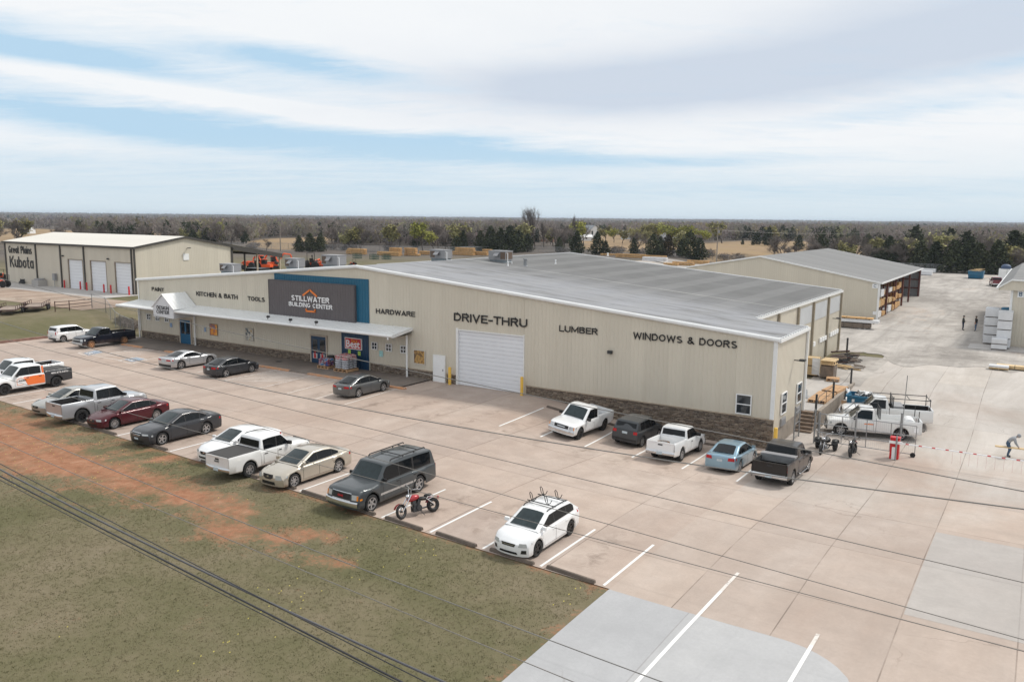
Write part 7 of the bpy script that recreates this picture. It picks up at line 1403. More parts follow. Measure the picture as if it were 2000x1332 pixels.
# ------------------------------------------------------------------ store front goods
def bags(label,x,y,mats,nx,ny,nz,bl,bw,bh,z0=.13):
    pl_=pallet('goods_pallet',label+' - pallet' if False else label.replace('stack of','wooden pallet under the'),x,y,z0,nx*bl*1.05,ny*bw*1.05); o=thing('bag_stack',label,'bags',(x,y,z0+.23)); r_=random.Random(3)
    for mi,mm in enumerate(mats):
        m=MB()
        for k in range(nz):
            if (k*len(mats)//nz)!=mi: continue
            for i in range(nx):
                for j in range(ny): ell(m,((i-(nx-1)/2)*bl+r_.uniform(-.02,.02),(j-(ny-1)/2)*bw+r_.uniform(-.02,.02),bh*.5+k*bh*.86),(bl*.54,bw*.54,bh*.62),10,6)
        m.build('bag_layer',MT[mm],o,smooth=60)
MT['bag_blue']=collage('bag_blue',[(.02,.09,.28),(.03,.2,.45),(.4,.45,.5),(.3,.02,.03),(.02,.09,.28)],3,.5); MT['bag_red']=collage('bag_red',[(.6,.58,.57),(.45,.04,.05),(.55,.5,.5),(.5,.05,.06),(.5,.5,.5)],3.5,.8)
bags('stack of blue bags on the store walk beside the blue doors',28.85,-1.3,('bag_blue',),2,2,4,.62,.45,.17); bags('stack of grey wrapped bags with red and white top on the store walk',31.15,-1.3,('wrap_grey','wrap_grey','bag_red'),2,3,6,.74,.45,.22)
o=thing('rubbish_bin','black bin against the stone base behind the blue bags','bin',(28.6,-.55,.13)); m=MB(); m.lathe([(.001,0),(.25,0),(.3,.8),(.33,.82),(.3,.95),(.001,1.)],'z',14); m.build('body',MT['black'],o,smooth=40)
o=thing('floor_mat','small dark drain cover on the store walk','cover',(23.2,-1.6,.135)); m=MB(); m.lathe([(.28,0),(.28,.02),(.001,.03)],'z',14); m.build('lid',MT['black'],o)
for a,b,l in ((40.0,41.2,'one'),): pass
# ------------------------------------------------------------------ left dealer yard
def utility_trailer(label,x,y,rz):
    o=thing('utility_trailer',label,'trailer',(x,y,float(zg(x,y))+.05),rz,'flat trailers along the dirt yard'); m=MB(); Lt,Wt=5.0,1.05
    for s in (-1,1):
        m.box(-Lt/2,Lt/2,s*Wt-.05,s*Wt+.05,.52,.64); m.tube([(-Lt/2,s*Wt,1.05),(Lt/2,s*Wt,1.05)],.035,6)
        for k in range(6): m.tube([(-Lt/2+Lt*k/5,s*Wt,.6),(-Lt/2+Lt*k/5,s*Wt,1.05)],.03,5)
    for x_ in (-Lt/2,Lt/2): m.box(x_-.05,x_+.05,-Wt,Wt,.52,.64)
    m.tube([(Lt/2,-Wt,1.05),(Lt/2,Wt,1.05)],.035,6); m.tube([(Lt/2,-Wt*.9,.55),(Lt/2+1.3,0,.55),(Lt/2,Wt*.9,.55)],.05,6); m.build('frame',MT['rust'],o); m=MB()
    for k in range(9): m.box(-Lt/2+.05,Lt/2-.05,-Wt+.06+k*.22,-Wt+.06+k*.22+.20,.60,.645)
    m.build('deck',M('deck_boards',(.30,.24,.20),.85,0,.15,2) if 'deck_boards' not in bpy.data.materials else bpy.data.materials['deck_boards'],o)
    for s in (-1,1):
        for x_ in (-.45,.45): m=MB(); m.lathe([(.001,-.1),(.16,-.1),(.3,-.1),(.33,-.05),(.33,.05),(.3,.1),(.16,.1),(.001,.1)],'y',18,(x_-.3,s*(Wt+.2),.33)); m.build('wheel',MT['tyre'],o,smooth=40)
        m=MB(); m.boxc((-.3,s*(Wt+.2),.72),(1.7,.24,.05)); m.build('mudguard',MT['rust'],o)
    m=MB(); m.boxc((-Lt/2-.05,0,.95),(.06,2*Wt*.95,1.1)); m.build('ramp_gate',MT['steel_dark'],o) if False else None
for (u,v,l) in ((72,606,'nearer rusty flat trailer with rails, right of the pair'),(22,612,'rusty flat trailer with rails at the left picture edge')):
    g=G(u,v); utility_trailer(l,g[0],g[1],R(-38))
pf=[G(*p) for p in ((108,609),(136,607),(180,602))]; o=thing('pipe_fence','rusty brown three-rail pipe fence above the grass bank','fence',tuple(pf[0])); m=MB()
for p in pf: d=p-pf[0]; m.tube([(d[0],d[1],d[2]-.1),(d[0],d[1],d[2]+1.3)],.06,6)
m.build('posts',MT['rust'],o); m=MB()
for z in (.4,.8,1.2): m.tube([tuple(p-pf[0]+np.array([0,0,z])) for p in pf],.045,6)
m.build('rails',MT['rust'],o)
def meshfence(label,P,h,posts=3.,post_r=.035,group=None,rail=True,barb=False,alpha=.25,name='chain_link_fence'):
    o=thing(name,label,'fence',(P[0][0],P[0][1],float(zg(P[0][0],P[0][1]))),0,group); o0=np.array(o.location); mp=MB();mr=MB();V=[];F=[]
    for a,b in zip(P[:-1],P[1:]):
        a=np.array(a,float);b=np.array(b,float);L=np.linalg.norm(b-a);n=max(1,int(L/posts)); pts=[a+(b-a)*k/n for k in range(n+1)]; Q=[np.array([p[0],p[1],float(zg(p[0],p[1]))])-o0 for p in pts]
        for q in Q: mp.tube([tuple(q),tuple(q+np.array([0,0,h+.05]))],post_r,6)
        if rail: mr.tube([tuple(q+np.array([0,0,h])) for q in Q],post_r*.7,5)
        for q,r_ in zip(Q[:-1],Q[1:]): k=len(V); V+=[tuple(q+np.array([0,0,.04])),tuple(r_+np.array([0,0,.04])),tuple(r_+np.array([0,0,h])),tuple(q+np.array([0,0,h]))]; F.append((k,k+1,k+2,k+3))
    mp.build('posts',MT['steel'],o); 
    if rail: mr.build('top_rail',MT['steel'],o)
    np_mesh('wire_mesh',V,np.array(F),MT['chainlink'],o); return o
t=NT('chain_link'); co=t.coords('Object'); f=None
sp=t.n('ShaderNodeSeparateXYZ'); t.l(co,sp.inputs[0]); hsum=t.math('ADD',sp.outputs[0],sp.outputs[1])
for sgn in (1,-1):
    q=t.math('FRACT',t.math('MULTIPLY',t.math('ADD',sp.outputs[2],t.math('MULTIPLY',hsum,sgn)),9.)); q=t.math('LESS_THAN',q,.13); f=q if f is None else t.math('MAXIMUM',f,q)
tr_=t.n('ShaderNodeBsdfTransparent'); mx=t.n('ShaderNodeMixShader'); t.l(f,mx.inputs[0]); t.l(tr_.outputs[0],mx.inputs[1]); t.l(t.bsdf.outputs[0],mx.inputs[2]); t.l(mx.outputs[0],t.out.inputs[0]); t.set(Base_Color=(.32,.33,.34),Metallic=.5,Roughness=.5); MT['chainlink']=t.mat
pts=[G(*p)[:2] for p in ((180,603),(207,612),(236,648),(262,660))]; meshfence('chain link fence running down the grass bank to the store corner',pts,1.9,3.2)
meshfence('long chain link fence along the back of the yard',FENCE[1:],2.1,6.,.05)
# dealer machines
def excavator(label,x,y,z,rz,s=1.):
    o=thing('excavator',label,'excavator',(x,y,z),rz,'orange machines under the lean-to'); m=MB()
    for q in (-.75,.75): 
        rows=[[(xx,q+w_,zz) for (xx,zz) in ((-1.2,.0),(1.2,.0),(1.45,.25),(1.3,.55),(-1.3,.55),(-1.45,.25))] for w_ in (-.2,.2)]; m.grid(rows,0,True); m.face(rows[0][::-1]); m.face(rows[1])
    m.build('tracks',MT['black'],o); m=MB(); m.box(-1.5,.9,-.85,.85,.6,1.35); m.build('body',MT['kub_orange'],o); m=MB(); m.box(-.3,.85,-.1,.8,1.35,2.5); m.build('cab',MT['glass'],o); m=MB(); m.box(-.4,.9,-.15,.85,2.5,2.6); m.build('cab_roof',MT['kub_orange'],o)
    m=MB(); 
    def seg(a,b,w_): m.tube([a,b],[w_,w_*.8],6)
    seg((.8,-.45,1.0),(2.2,-.45,3.1),.2); seg((2.2,-.45,3.1),(3.6,-.45,2.9),.18); m.build('boom',MT['kub_orange'],o); m=MB(); m.tube([(3.6,-.45,2.9),(4.0,-.45,1.5)],[.15,.12],6); m.build('stick',MT['kub_orange'],o); m=MB(); m.boxc((3.8,-.45,1.2),(.6,.7,.5),0,0,.4); m.build('bucket',MT['steel_dark'],o); o.scale=(s,s,s)
for (u,v,y,rz,s,l) in ((505,526,.9,30,1.15,'orange excavator with raised arm, left under the lean-to'),(533,526,.9,60,1.1,'orange excavator with raised arm, right under the lean-to'),(520,528,.9,200,.9,'small orange digger low between the two excavators')):
    g=at_z(u,v,y); excavator(l,g[0],g[1],float(zg(g[0],g[1]))+.05,R(rz),s)
def tractor(label,x,y,z,rz,s=1.,mat='kub_orange'):
    o=thing('compact_tractor',label,'tractor',(x,y,z),rz,'orange machines'); m=MB(); m.box(-.3,1.5,-.35,.35,.6,1.15); m.boxc((1.45,0,.85),(.2,.6,.5)); m.build('body',MT[mat],o); m=MB(); m.boxc((-.5,0,1.0),(.55,.5,.12)); m.boxc((-.78,0,1.25),(.12,.5,.45)); m.build('seat',MT['black'],o)
    for xx,r_,w_ in ((1.15,.38,.22),(-.55,.62,.34)):
        for q in (-.65,.65): m=MB(); m.lathe([(.001,-w_/2),(r_*.5,-w_/2),(r_*.92,-w_/2),(r_,-w_/4),(r_,w_/4),(r_*.92,w_/2),(r_*.5,w_/2),(.001,w_/2)],'y',18,(xx,q,r_)); m.build('wheel',MT['tyre'],o,smooth=40)
    m=MB(); m.tube([(-1.0,-.5,1.0),(-1.05,-.5,2.2),(-1.05,.5,2.2),(-1.0,.5,1.0)],.05,6); m.build('roll_bar',MT['black'],o)
    m=MB(); m.tube([(.2,-.5,1.2),(1.2,-.5,1.3),(2.1,-.5,.5)],.08,6); m.tube([(.2,.5,1.2),(1.2,.5,1.3),(2.1,.5,.5)],.08,6); m.build('loader_arm',MT[mat],o); m=MB(); m.boxc((2.35,0,.35),(.5,1.6,.5),0,0,.3); m.build('bucket',MT['steel_dark'],o); o.scale=(s,s,s); return o
for (u,v,y,rz,l,s) in ((612,527,.9,120,'orange machine behind the roof edge, left of the gable peak air unit',1.7),(624,528,.9,40,'orange machine with wheel next to the gable peak air unit',1.5),(492,528,.9,190,'orange and cream tractor at the left post of the lean-to',1.4),(690,522,.9,150,'low red-orange implement tractor right of the gable peak air unit',.8)):
    g=at_z(u,v,y); tractor(l,g[0],g[1],float(zg(g[0],g[1]))+.05,R(rz),s)
for (u,v,rz,l) in ((5,562,210,'orange-red mower at the left picture edge by the dealer shed'),(2,548,160,'second orange-red machine behind the mower at the left edge')):
    g=G(u,v); tractor(l,g[0],g[1],float(g[2])+.06,R(rz),.9)
g=G(46,554); tractor('black ride-on mower beside the dealer shed wall',g[0],g[1],float(g[2])+.06,R(-35),.6,'steel_dark')
g=G(78,559); o=thing('concrete_tub','grey concrete tub with dark lid by the dealer shed','tub',(g[0],g[1],float(g[2])+.05)); m=MB(); m.box(-1.,1.,-.8,.8,0,1.0); m.build('block',MT['slab'],o); m=MB(); m.lathe([(.001,1.0),(.8,1.0),(.8,1.2),(.001,1.3)],'z',16); m.build('lid',MT['hvac'],o)
g=at_y(110.5,545,KY0); o=thing('meter_box','grey electric meter box on a post at the dealer shed','meter box',(g[0],KY0-.35,.95)); m=MB(); m.tube([(0,0,0),(0,0,1.4)],.06,6); m.build('post',MT['steel'],o); m=MB(); m.box(-.35,.35,-.15,.25,1.2,2.3); m.build('box',MT['hvac'],o)
g=at_y(495,520,50); o=thing('trailer_body','black box trailer body beyond the lean-to','trailer',(-44.5,52.5,.9)); m=MB(); m.box(-2.,2.,-1.2,1.2,.4,2.2); m.build('body',MT['black'],o); m=MB(); m.box(-2.05,2.05,-1.25,1.25,2.2,2.35); m.build('rim',MT['steel_dark'],o)
# ------------------------------------------------------------------ power lines and poles
def wire(label,pts,y,r,mat):
    P=[at_y(u,v,y) for u,v in pts]; a=np.array([p[0] for p in P]);z=np.array([p[2] for p in P]); c=np.polyfit(a,z,2 if len(P)>2 else 1); x0,x1=a.min()-40,a.max()+14; xs=np.linspace(x0,x1,60)
    k=np.polyfit(a,z,1); cc=np.array(c) if len(c)==3 and c[0]>0 else np.array([.0004,*k]) ; 
    if not(len(c)==3 and c[0]>0): xm=a.mean(); cc=np.array([.0004,k[0]-2*.0004*xm,k[1]+.0004*xm*xm])
    m=MB(); m.tube([(x,y,float(np.polyval(cc,x))) for x in xs],r,8); o=m.build('power_line',MT[mat],None,smooth=60); tag(o,label,'cable','overhead lines above the lawn and car park'); return o
wire('thickest grey bundled cable across the lawn',[(0,917),(290,1062),(456,1145),(700,1257),(870,1332)],-41.6,.019,'wire_thick'); wire('thick black cable just below the grey bundled one',[(0,931),(249,1049),(456,1174),(700,1286),(790,1332)],-41.9,.017,'wire'); wire('thin black cable hugging the thick black one',[(0,940),(249,1062),(700,1296),(780,1336)],-42.2,.008,'wire'); wire('black cable meeting the grey bundled one from above',[(0,906),(174,993),(300,1064),(500,1162)],-41.75,.009,'wire')
wire('lone thin black cable over the middle of the lawn',[(0,863),(290,983),(497,1078),(700,1159),(1125,1332)],-42.,.0065,'wire_mid'); wire('thin pale cable over the red soil patch',[(54,848),(290,946),(497,1029),(700,1107),(1035,1238),(1300,1332)],-42.1,.007,'wire_grey')
wire('uppermost dark cable across the car park',[(0,672),(412,750),(600,801),(850,867),(1200,955),(1500,1027),(2000,1148)],-42.3,.0045,'wire_mid'); wire('dark cable over the bonnet of the grey wagon',[(0,692),(350,781),(600,853),(849,928),(1000,978),(1200,1027),(2000,1256)],-42.4,.0045,'wire_mid'); wire('dark cable crossing in front of the white hatchback',[(300,838),(480,862),(684,910),(810,948),(1000,1008),(1200,1063),(2000,1292)],-42.5,.0045,'wire_mid'); wire('thin pale cable in front of the store wall',[(0,545),(262,604),(427,644),(760,717),(1019,770),(1500,864),(1660,895),(1800,920),(2000,959)],-42.6,.005,'wire_grey'); wire('short pale cable at the left edge above the grass bank',[(0,629),(121,665),(260,702)],-42.4,.0065,'wire_grey')
def upole(label,u,v,vt,arm=True):
    g=G(u,v); d=np.linalg.norm(g-CAM); h=(v-vt)*d/FPX; o=thing('utility_pole',label,'utility pole',(g[0],g[1],g[2])); m=MB(); m.tube([(0,0,-.3),(0,0,h)],[.19,.13],8); m.build('pole',MT['wood_pole'],o,smooth=50)
    if arm: m=MB(); m.boxc((0,0,h-.5),(2.4,.12,.14),R(20)); m.build('crossarm',MT['wood_pole'],o); m=MB(); m.tube([(.3,.1,h-1.9),(.3,.1,h-1.1)],.2,8); m.build('transformer',MT['hvac'],o)
    return np.array([g[0],g[1],g[2]+h])
pa=upole('utility pole with crossarm at the edge of the reddish field',1399,519,446); pb=upole('pale utility pole behind the lumber shed roof',1719,512,454,False); upole('utility pole in the brushy field beyond the lean-to',548,492,439,False); upole('thin utility pole among the trees right of the yellow-green tree',986,484,431,False); upole('thin pole in the grey woods above the dealer shed',254,470,434,False); upole('pole near the far houses',1021,478,430,False); upole('slim pole right of the white gabled house',1169,474,436,False)
for i,(a,b) in enumerate(((pa,pb),(pb,pb+np.array([90,8,0.])))):
    m=MB(); m.tube([tuple(a+(b-a)*t-np.array([0,0,1.+3.*t*(1-t)])) for t in np.linspace(0,1,14)],.03,5); tag(m.build('power_line',MT['wire_grey']),('distant wire from the field pole to the pole behind the shed','distant wire running right from the pole behind the shed')[i],'cable')
# ------------------------------------------------------------------ far houses
def house(label,u0,u1,vb,hw_,rh,wall,roofm,rz,dep=8.,gable=False,wins=4):
    a=at_z(u0,vb);b=at_z(u1,vb); c=(a+b)/2; c[2]=float(zg(c[0],c[1])); L=np.linalg.norm(at_z(u1,vb)-at_z(u0,vb)); L=(u1-u0)*np.linalg.norm(c-CAM)/FPX; o=thing('house',label,'house',tuple(c),YAW+R(rz)); l=L/2
    m=MB(); m.box(-l,l,0,dep,-.5,hw_); 
    if gable: m.face([(-l,0,hw_),(l,0,hw_),(0,0,hw_+rh)]); m.face([(l,dep,hw_),(-l,dep,hw_),(0,dep,hw_+rh)])
    else: m.face([(-l,0,hw_),(-l,dep/2,hw_+rh),(-l,dep,hw_)]); m.face([(l,0,hw_),(l,dep,hw_),(l,dep/2,hw_+rh)])
    m.build('wall',wall,o); m=MB(); e=.4
    if gable: m.face([(-l-e,-e,hw_-.1),(0,-e,hw_+rh+.1),(0,dep+e,hw_+rh+.1),(-l-e,dep+e,hw_-.1)]); m.face([(0,-e,hw_+rh+.1),(l+e,-e,hw_-.1),(l+e,dep+e,hw_-.1),(0,dep+e,hw_+rh+.1)])
    else: m.face([(-l-e,-e,hw_-.1),(l+e,-e,hw_-.1),(l+e,dep/2,hw_+rh+.1),(-l-e,dep/2,hw_+rh+.1)]); m.face([(-l-e,dep/2,hw_+rh+.1),(l+e,dep/2,hw_+rh+.1),(l+e,dep+e,hw_-.1),(-l-e,dep+e,hw_-.1)])
    m.build('roof',roofm,o)
    for k in range(wins): x=-l+2*l*(k+.5)/wins; m=MB(); m.box(x-.5,x+.5,-.06,-.02,1.,hw_-.4); m.build('window',MT['glass'],o)
HB=M('brick_red',(.26,.09,.055),.9,0,.15,1); HW=M('house_white',(.72,.73,.74),.7); HR=M('roof_brown',(.20,.165,.15),.9); HG=M('roof_slate',(.22,.24,.26),.8)
house('red brick bungalow with brown roof beyond the fence',1036,1080,476,3.0,2.2,HB,HR,-8); house('grey roofed wing behind the red brick bungalow',1072,1118,468,2.8,2.4,M('house_grey',(.35,.34,.34),.8),HR,12); house('white gabled house among the budding trees',1150,1173,470,5.2,3.,HW,HG,25,10,True,2); house('low white metal-roofed shed before the white gabled house',1134,1156,474,2.2,1.0,HW,MT['white_metal'],0,6,wins=1); house('large white-roofed barn behind the budding trees',1212,1242,458,4.5,3.,HW,MT['white_metal'],-15,14); house('small white house right of the low white shed',1220,1234,471,3.2,1.8,HW,HG,10,wins=2); house('grey-roofed shed right of the budding trees',1300,1324,473,3.4,2.,HW,HG,20,wins=1); house('pale blue-grey trailer home left of the budding tree',1078,1097,455,3.2,.4,M('trailer_grey',(.45,.50,.55),.6),HG,0,wins=2); house('white shed roof at the left field edge',49,58,460,2.4,1.,HW,MT['white_metal'],0,6,wins=1); house('white house at the foot of the far ridge, left of centre',596,604,428.5,3.4,2,HW,HG,0,wins=1); house('white farm building in the far tan field',940,952,441,3.4,2,HW,HG,0,wins=2)
# ------------------------------------------------------------------ trees
rng=np.random.default_rng(11)
def leafmat(name,cols,rough=.9,trans=0.):
    t=NT(name); co=t.coords('Object'); oi=t.n('ShaderNodeObjectInfo'); f=t.math('ADD',t.math('MULTIPLY',t.noise(co,.55,4,.7),.75),t.math('MULTIPLY',oi.outputs['Random'],.25)); t.set(Base_Color=t.ramp(f,[(.32+.36*i/(len(cols)-1),c) for i,c in enumerate(cols)]),Roughness=rough,Specular_IOR_Level=.15); return t.mat
TM=dict(bark=leafmat('bark',[(.075,.062,.052),(.12,.10,.088)]),twig=leafmat('twigs',[(.12,.10,.088),(.17,.145,.13),(.215,.187,.17)]),cedar=leafmat('cedar_green',[(.026,.034,.018),(.046,.056,.028),(.072,.078,.04)]),cedarb=leafmat('cedar_brown',[(.030,.024,.016),(.05,.038,.024),(.06,.05,.026)]),bud=leafmat('bud_green',[(.22,.23,.045),(.36,.37,.08),(.48,.47,.13)]),bud2=leafmat('bud_tan',[(.22,.20,.085),(.32,.30,.125),(.41,.39,.18)]))
def limbs(h,spread,nl,seed,r0):
    r_=random.Random(seed); m=MB(); tips=[]
    def br(p,d,l,r,lev):
        pts=[p];q=Vector(p);dd=Vector(d)
        for k in range(3): dd=(dd+Vector((r_.uniform(-.22,.22),r_.uniform(-.22,.22),r_.uniform(-.05,.18)))).normalized(); q=q+dd*(l/3); pts.append(tuple(q))
        m.tube(pts,[r,r*.8,r*.6,r*.4],5 if lev<2 else 3,cap=False); tips.append((pts,lev))
        if lev<3:
            for k in range(nl if lev==0 else 3):
                t=r_.uniform(.35,1.); base=Vector(pts[0]).lerp(Vector(pts[-1]),t) if t<.95 else Vector(pts[-1]); a=r_.uniform(0,6.28); s=spread*r_.uniform(.6,1.2); nd=(dd*(.9 if lev else .7)+Vector((math.cos(a)*s,math.sin(a)*s,r_.uniform(.0,.4)))).normalized(); br(tuple(base),tuple(nd),l*r_.uniform(.5,.72),r*.5,lev+1)
    br((0,0,-.2),(0,0,1),h*.48,r0,0); return m,tips
def quads_at(C_,S,up=.3,asp=1.):
    n=len(C_); a=rng.normal(size=(n,3)); a[:,2]*=up; a/=np.linalg.norm(a,axis=1)[:,None]; b=np.cross(a,rng.normal(size=(n,3))); b/=np.linalg.norm(b,axis=1)[:,None]; S=np.asarray(S)[:,None]
    V=np.stack([C_-a*S-b*S*asp,C_+a*S-b*S*asp*.7,C_+a*S*.9+b*S*asp,C_-a*S*.8+b*S*asp*.8],1).reshape(-1,3); return V,np.arange(n*4).reshape(-1,4)
def twigs(tips,n,l0,l1,w):
    ends=[t for t in tips if t[1]>=2]; V=[]
    P=[];D=[]
    for k in range(n):
        pts,_=ends[rng.integers(len(ends))]; i=rng.integers(1,4); p=np.array(pts[i]); d=np.array(pts[i])-np.array(pts[i-1]); d=d/np.linalg.norm(d)+rng.normal(size=3)*.6+np.array([0,0,.25]); P.append(p+rng.normal(size=3)*.15);D.append(d/np.linalg.norm(d))
    P=np.array(P);D=np.array(D); L=rng.uniform(l0,l1,n)[:,None]; s=np.cross(D,rng.normal(size=(n,3))); s/=np.linalg.norm(s,axis=1)[:,None]
    V=np.stack([P-s*w,P+s*w,P+D*L+s*w*.3,P+D*L-s*w*.3],1).reshape(-1,3); return V,np.arange(n*4).reshape(-1,4)
PROTO={}
def proto(kind,i):
    k=(kind,i)
    if k in PROTO: return PROTO[k]
    seed=100*len(PROTO)+7
    if kind in('bare','bud','bud2','tall'):
        h=10.; m,tips=limbs(h,.85 if kind!='tall' else .38,5 if kind!='tall' else 7,seed,.22); V,F=twigs(tips,1300 if kind!='tall' else 1500,.6,1.7,.022)
        trunk=m.build('trunk',TM['bark'],None); 
        if kind=='bare' or kind=='tall': crown=np_mesh('crown',V,F,TM['twig'])
        else:
            ends=[np.array(p) for t in tips if t[1]>=2 for p in t[0][1:]]; C_=np.array([ends[j] for j in rng.integers(0,len(ends),1500)])+rng.normal(size=(1500,3))*.42; V2,F2=quads_at(C_,rng.uniform(.11,.28,1500)); V3=np.concatenate([V[:900*4],V2]); F3=np.arange(len(V3)).reshape(-1,4); crown=np_mesh('crown',V3,F3,[TM['twig'],TM[kind]]); crown.data.polygons.foreach_set('material_index',np.r_[np.zeros(900,np.int32),np.ones(1500,np.int32)])
        allv=np.array([v.co for v in trunk.data.vertices]); H=max(allv[:,2].max(),V[:,2].max())
    elif kind in('cedar','cedarb'):
        h=10.; m=MB(); m.tube([(0,0,-.2),(0,0,h*.9)],[.22,.04],6); trunk=m.build('trunk',TM['bark'],None); n=1500; z=rng.beta(1.05,1.5,n); ph=rng.uniform(0,6.28,n); lob=1+.26*np.sin(ph*3+z*9+i*2)+.2*np.sin(ph*5-z*17+i)+.1*np.sin(ph*9+z*31); rad=(3.2-.2*i)*np.power(1-z,.56)*lob*(.35+.65*np.sqrt(rng.random(n)))*(.55+.45*np.minimum(1,z/.12)); C_=np.stack([rad*np.cos(ph),rad*np.sin(ph),.4+z*(h-.6)],-1)+rng.normal(size=(n,3))*.14
        V,F=quads_at(C_,rng.uniform(.13,.36,n),.8,.7); crown=np_mesh('crown',V,F,TM[kind]); H=h
    else:
        m=MB(); 
        for k in range(5): m.tube([(0,0,-.1),(rng.normal()*.5,rng.normal()*.5,1.2)],[.05,.02],4)
        trunk=m.build('trunk',TM['bark'],None); n=420; a=rng.normal(size=(n,3)); a/=np.linalg.norm(a,axis=1)[:,None]; C_=a*np.cbrt(rng.random(n))[:,None]*np.array([1.9,1.9,1.2])+np.array([0,0,1.35]); V,F=quads_at(C_,rng.uniform(.05,.8,n)*1.,.9,.08); crown=np_mesh('crown',V,F,TM['twig']); H=2.7
    PROTO[k]=(trunk.data,crown.data,H); bpy.data.objects.remove(trunk); bpy.data.objects.remove(crown); return PROTO[k]
KN={'bare':('bare_tree','bare tree'),'tall':('bare_tree','bare tree'),'bud':('budding_tree','budding tree'),'bud2':('budding_tree','budding tree'),'cedar':('cedar_tree','cedar'),'cedarb':('cedar_tree','cedar'),'bush':('bush','bush')}
ntree=0
def tree(kind,x,y,h,label,group,wide=1.):
    global ntree; ntree+=1
    t,c,H=proto(kind,int(rng.integers(0,3))); s=h/H; o=thing(KN[kind][0],label,KN[kind][1],(x,y,float(zg(x,y))),float(rng.uniform(0,6.28)),group); o.scale=(s*wide,s*wide,s)
    for nm,me in (('trunk',t),('crown',c)): q=bpy.data.objects.new(nm,me); COL.objects.link(q); q.parent=o
    return o
def ptree(kind,u,vb,vt,label,group=None,wide=1.):
    g=at_z(u,vb); g[2]=float(zg(g[0],g[1])); d=np.linalg.norm(g-CAM); tree(kind,g[0],g[1],max(1.5,(vb-vt)*d/FPX),label,group,wide)
GW='trees beyond the yard fence'
ptree('tall',1045,490,404,'tallest bare tree, rising above the horizon behind the red brick bungalow',None,.62); ptree('tall',1062,488,434,'bare tree just right of the tallest bare tree',None,.8)
ptree('bud',1122,484,431,'large yellow-green budding tree rising to the horizon behind the grey roof',None,1.1); ptree('bare',1140,484,441,'bare tree joined to the right of the large budding tree',None,1.1); ptree('tall',1122,484,421,'thin bare tree top poking above the large budding tree',None,.5)
ptree('bud',826,497,434,'bright yellow-green tree left of the middle, taller than its neighbours',None,.95); ptree('bud',846,497,452,'smaller bright green tree leaning on the tall yellow-green one',None,1.1)
ptree('bud',435,480,437,'lone yellow-green tree above the lean-to roof'); ptree('bud',154,452,428,'far small yellow-green tree above the dealer shed roof',None,1.2)
ptree('bare',703,496,440,'dark spreading bare tree left of the tall yellow-green tree',None,1.2); ptree('bare',520,496,472,'small dark bare tree in the tan field beyond the lean-to',None,1.5)
for i,(u,vb,vt,w) in enumerate(((585,498,467,1.3),(606,498,462,1.4),(625,498,466,1.2))): ptree('cedar',u,vb,vt,'dark low cedar of the clump beyond the left part of the fence','cedar clump left of the lumber stacks',w)
for (u,vb,vt,w) in ((905,496,455,.9),(938,498,456,1.1),(958,499,447,1.1),(977,500,450,1.2),(996,500,446,1.1),(1013,499,455,1.2),(1030,498,462,1.2)): ptree('cedar',u,vb,vt,'dark cedar in the grove behind the largest roof air unit','cedar grove behind the largest roof unit',w)
for (u,vb,vt,w,l) in ((1092,499,468,1.0,'slim dark cedar before the red brick bungalow'),(1126,503,457,1.2,'pointed dark cedar left of the low white shed'),(1166,503,459,1.1,'pointed dark cedar right of the low white shed'),(1182,504,476,1.3,'low dark cedar right of the low white shed'),(1237,505,471,1.0,'lone small cedar right of the fence corner'),(1276,507,462,1.2,'dark green cedar at the left of the pair near the field'),(1347,510,458,1.3,'largest dark cedar at the left end of the reddish field'),(1366,511,468,1.2,'dark cedar right of the largest one by the reddish field'),(1330,508,474,1.1,'low dark cedar left of the largest one by the reddish field')): ptree('cedar',u,vb,vt,l,None,w)
ptree('cedarb',1304,507,464,'brownish cedar between two dark green ones',None,1.2); ptree('cedar',1289,507,468,'dark cedar touching the brownish cedar',None,1.1)
for (u,vb,vt) in ((1183,476,441),(1199,478,447),(1215,480,452),(1255,476,441),(1270,478,438),(1286,478,436),(1302,480,440),(1318,481,445),(1338,482,441),(1371,484,449),(1010,490,438),(1245,482,455),(1228,478,448),(1262,484,454),(1030,476,450)): ptree('bud2' if rng.random()<.6 else 'bud',u+rng.uniform(-2,2),vb,vt,'pale budding tree in the grove around the far houses','budding trees around the far houses',1.15)
for (u,vb,vt) in ((1410,447+32,437),(1520,480,445),(1700,510,470),(1762,520,468),(1775,524,472),(1965,534,482),(1988,536,486),(760,497,441),(905,493,440),(1660,505,462)): ptree('bud2',u,vb,vt,'pale olive budding tree among the bare woods','budding trees in the bare woods',1.3)
for (u,vb,vt) in ((1600,505,466),(1622,497,455),(1640,500,462),(1655,508,470),(1735,520,466),(1755,525,478),(1795,528,476),(1825,531,478),(1858,533,476),(1893,534,474),(1910,535,482),(1945,536,478),(1785,512,448),(1885,522,460),(1975,530,462),(1998,532,466),(1500,484,450),(1478,482,456),(1560,490,462),(1450,482,472),(1470,483,474),(1720,508,462),(1852,505,452)): ptree('cedar',u,vb,vt,'dark cedar in the belt behind the right end of the yard','cedar belt behind the right yard',1.25)
for (u,vb,vt) in ((1585,512,480),(1550,508,478),(1530,505,476),(1610,515,482),(1970,537,496),(1995,537,490),(1760,527,490)): ptree('bare',u,vb,vt,'low spreading bare tree before the woods on the right','low bare trees on the right',1.5)
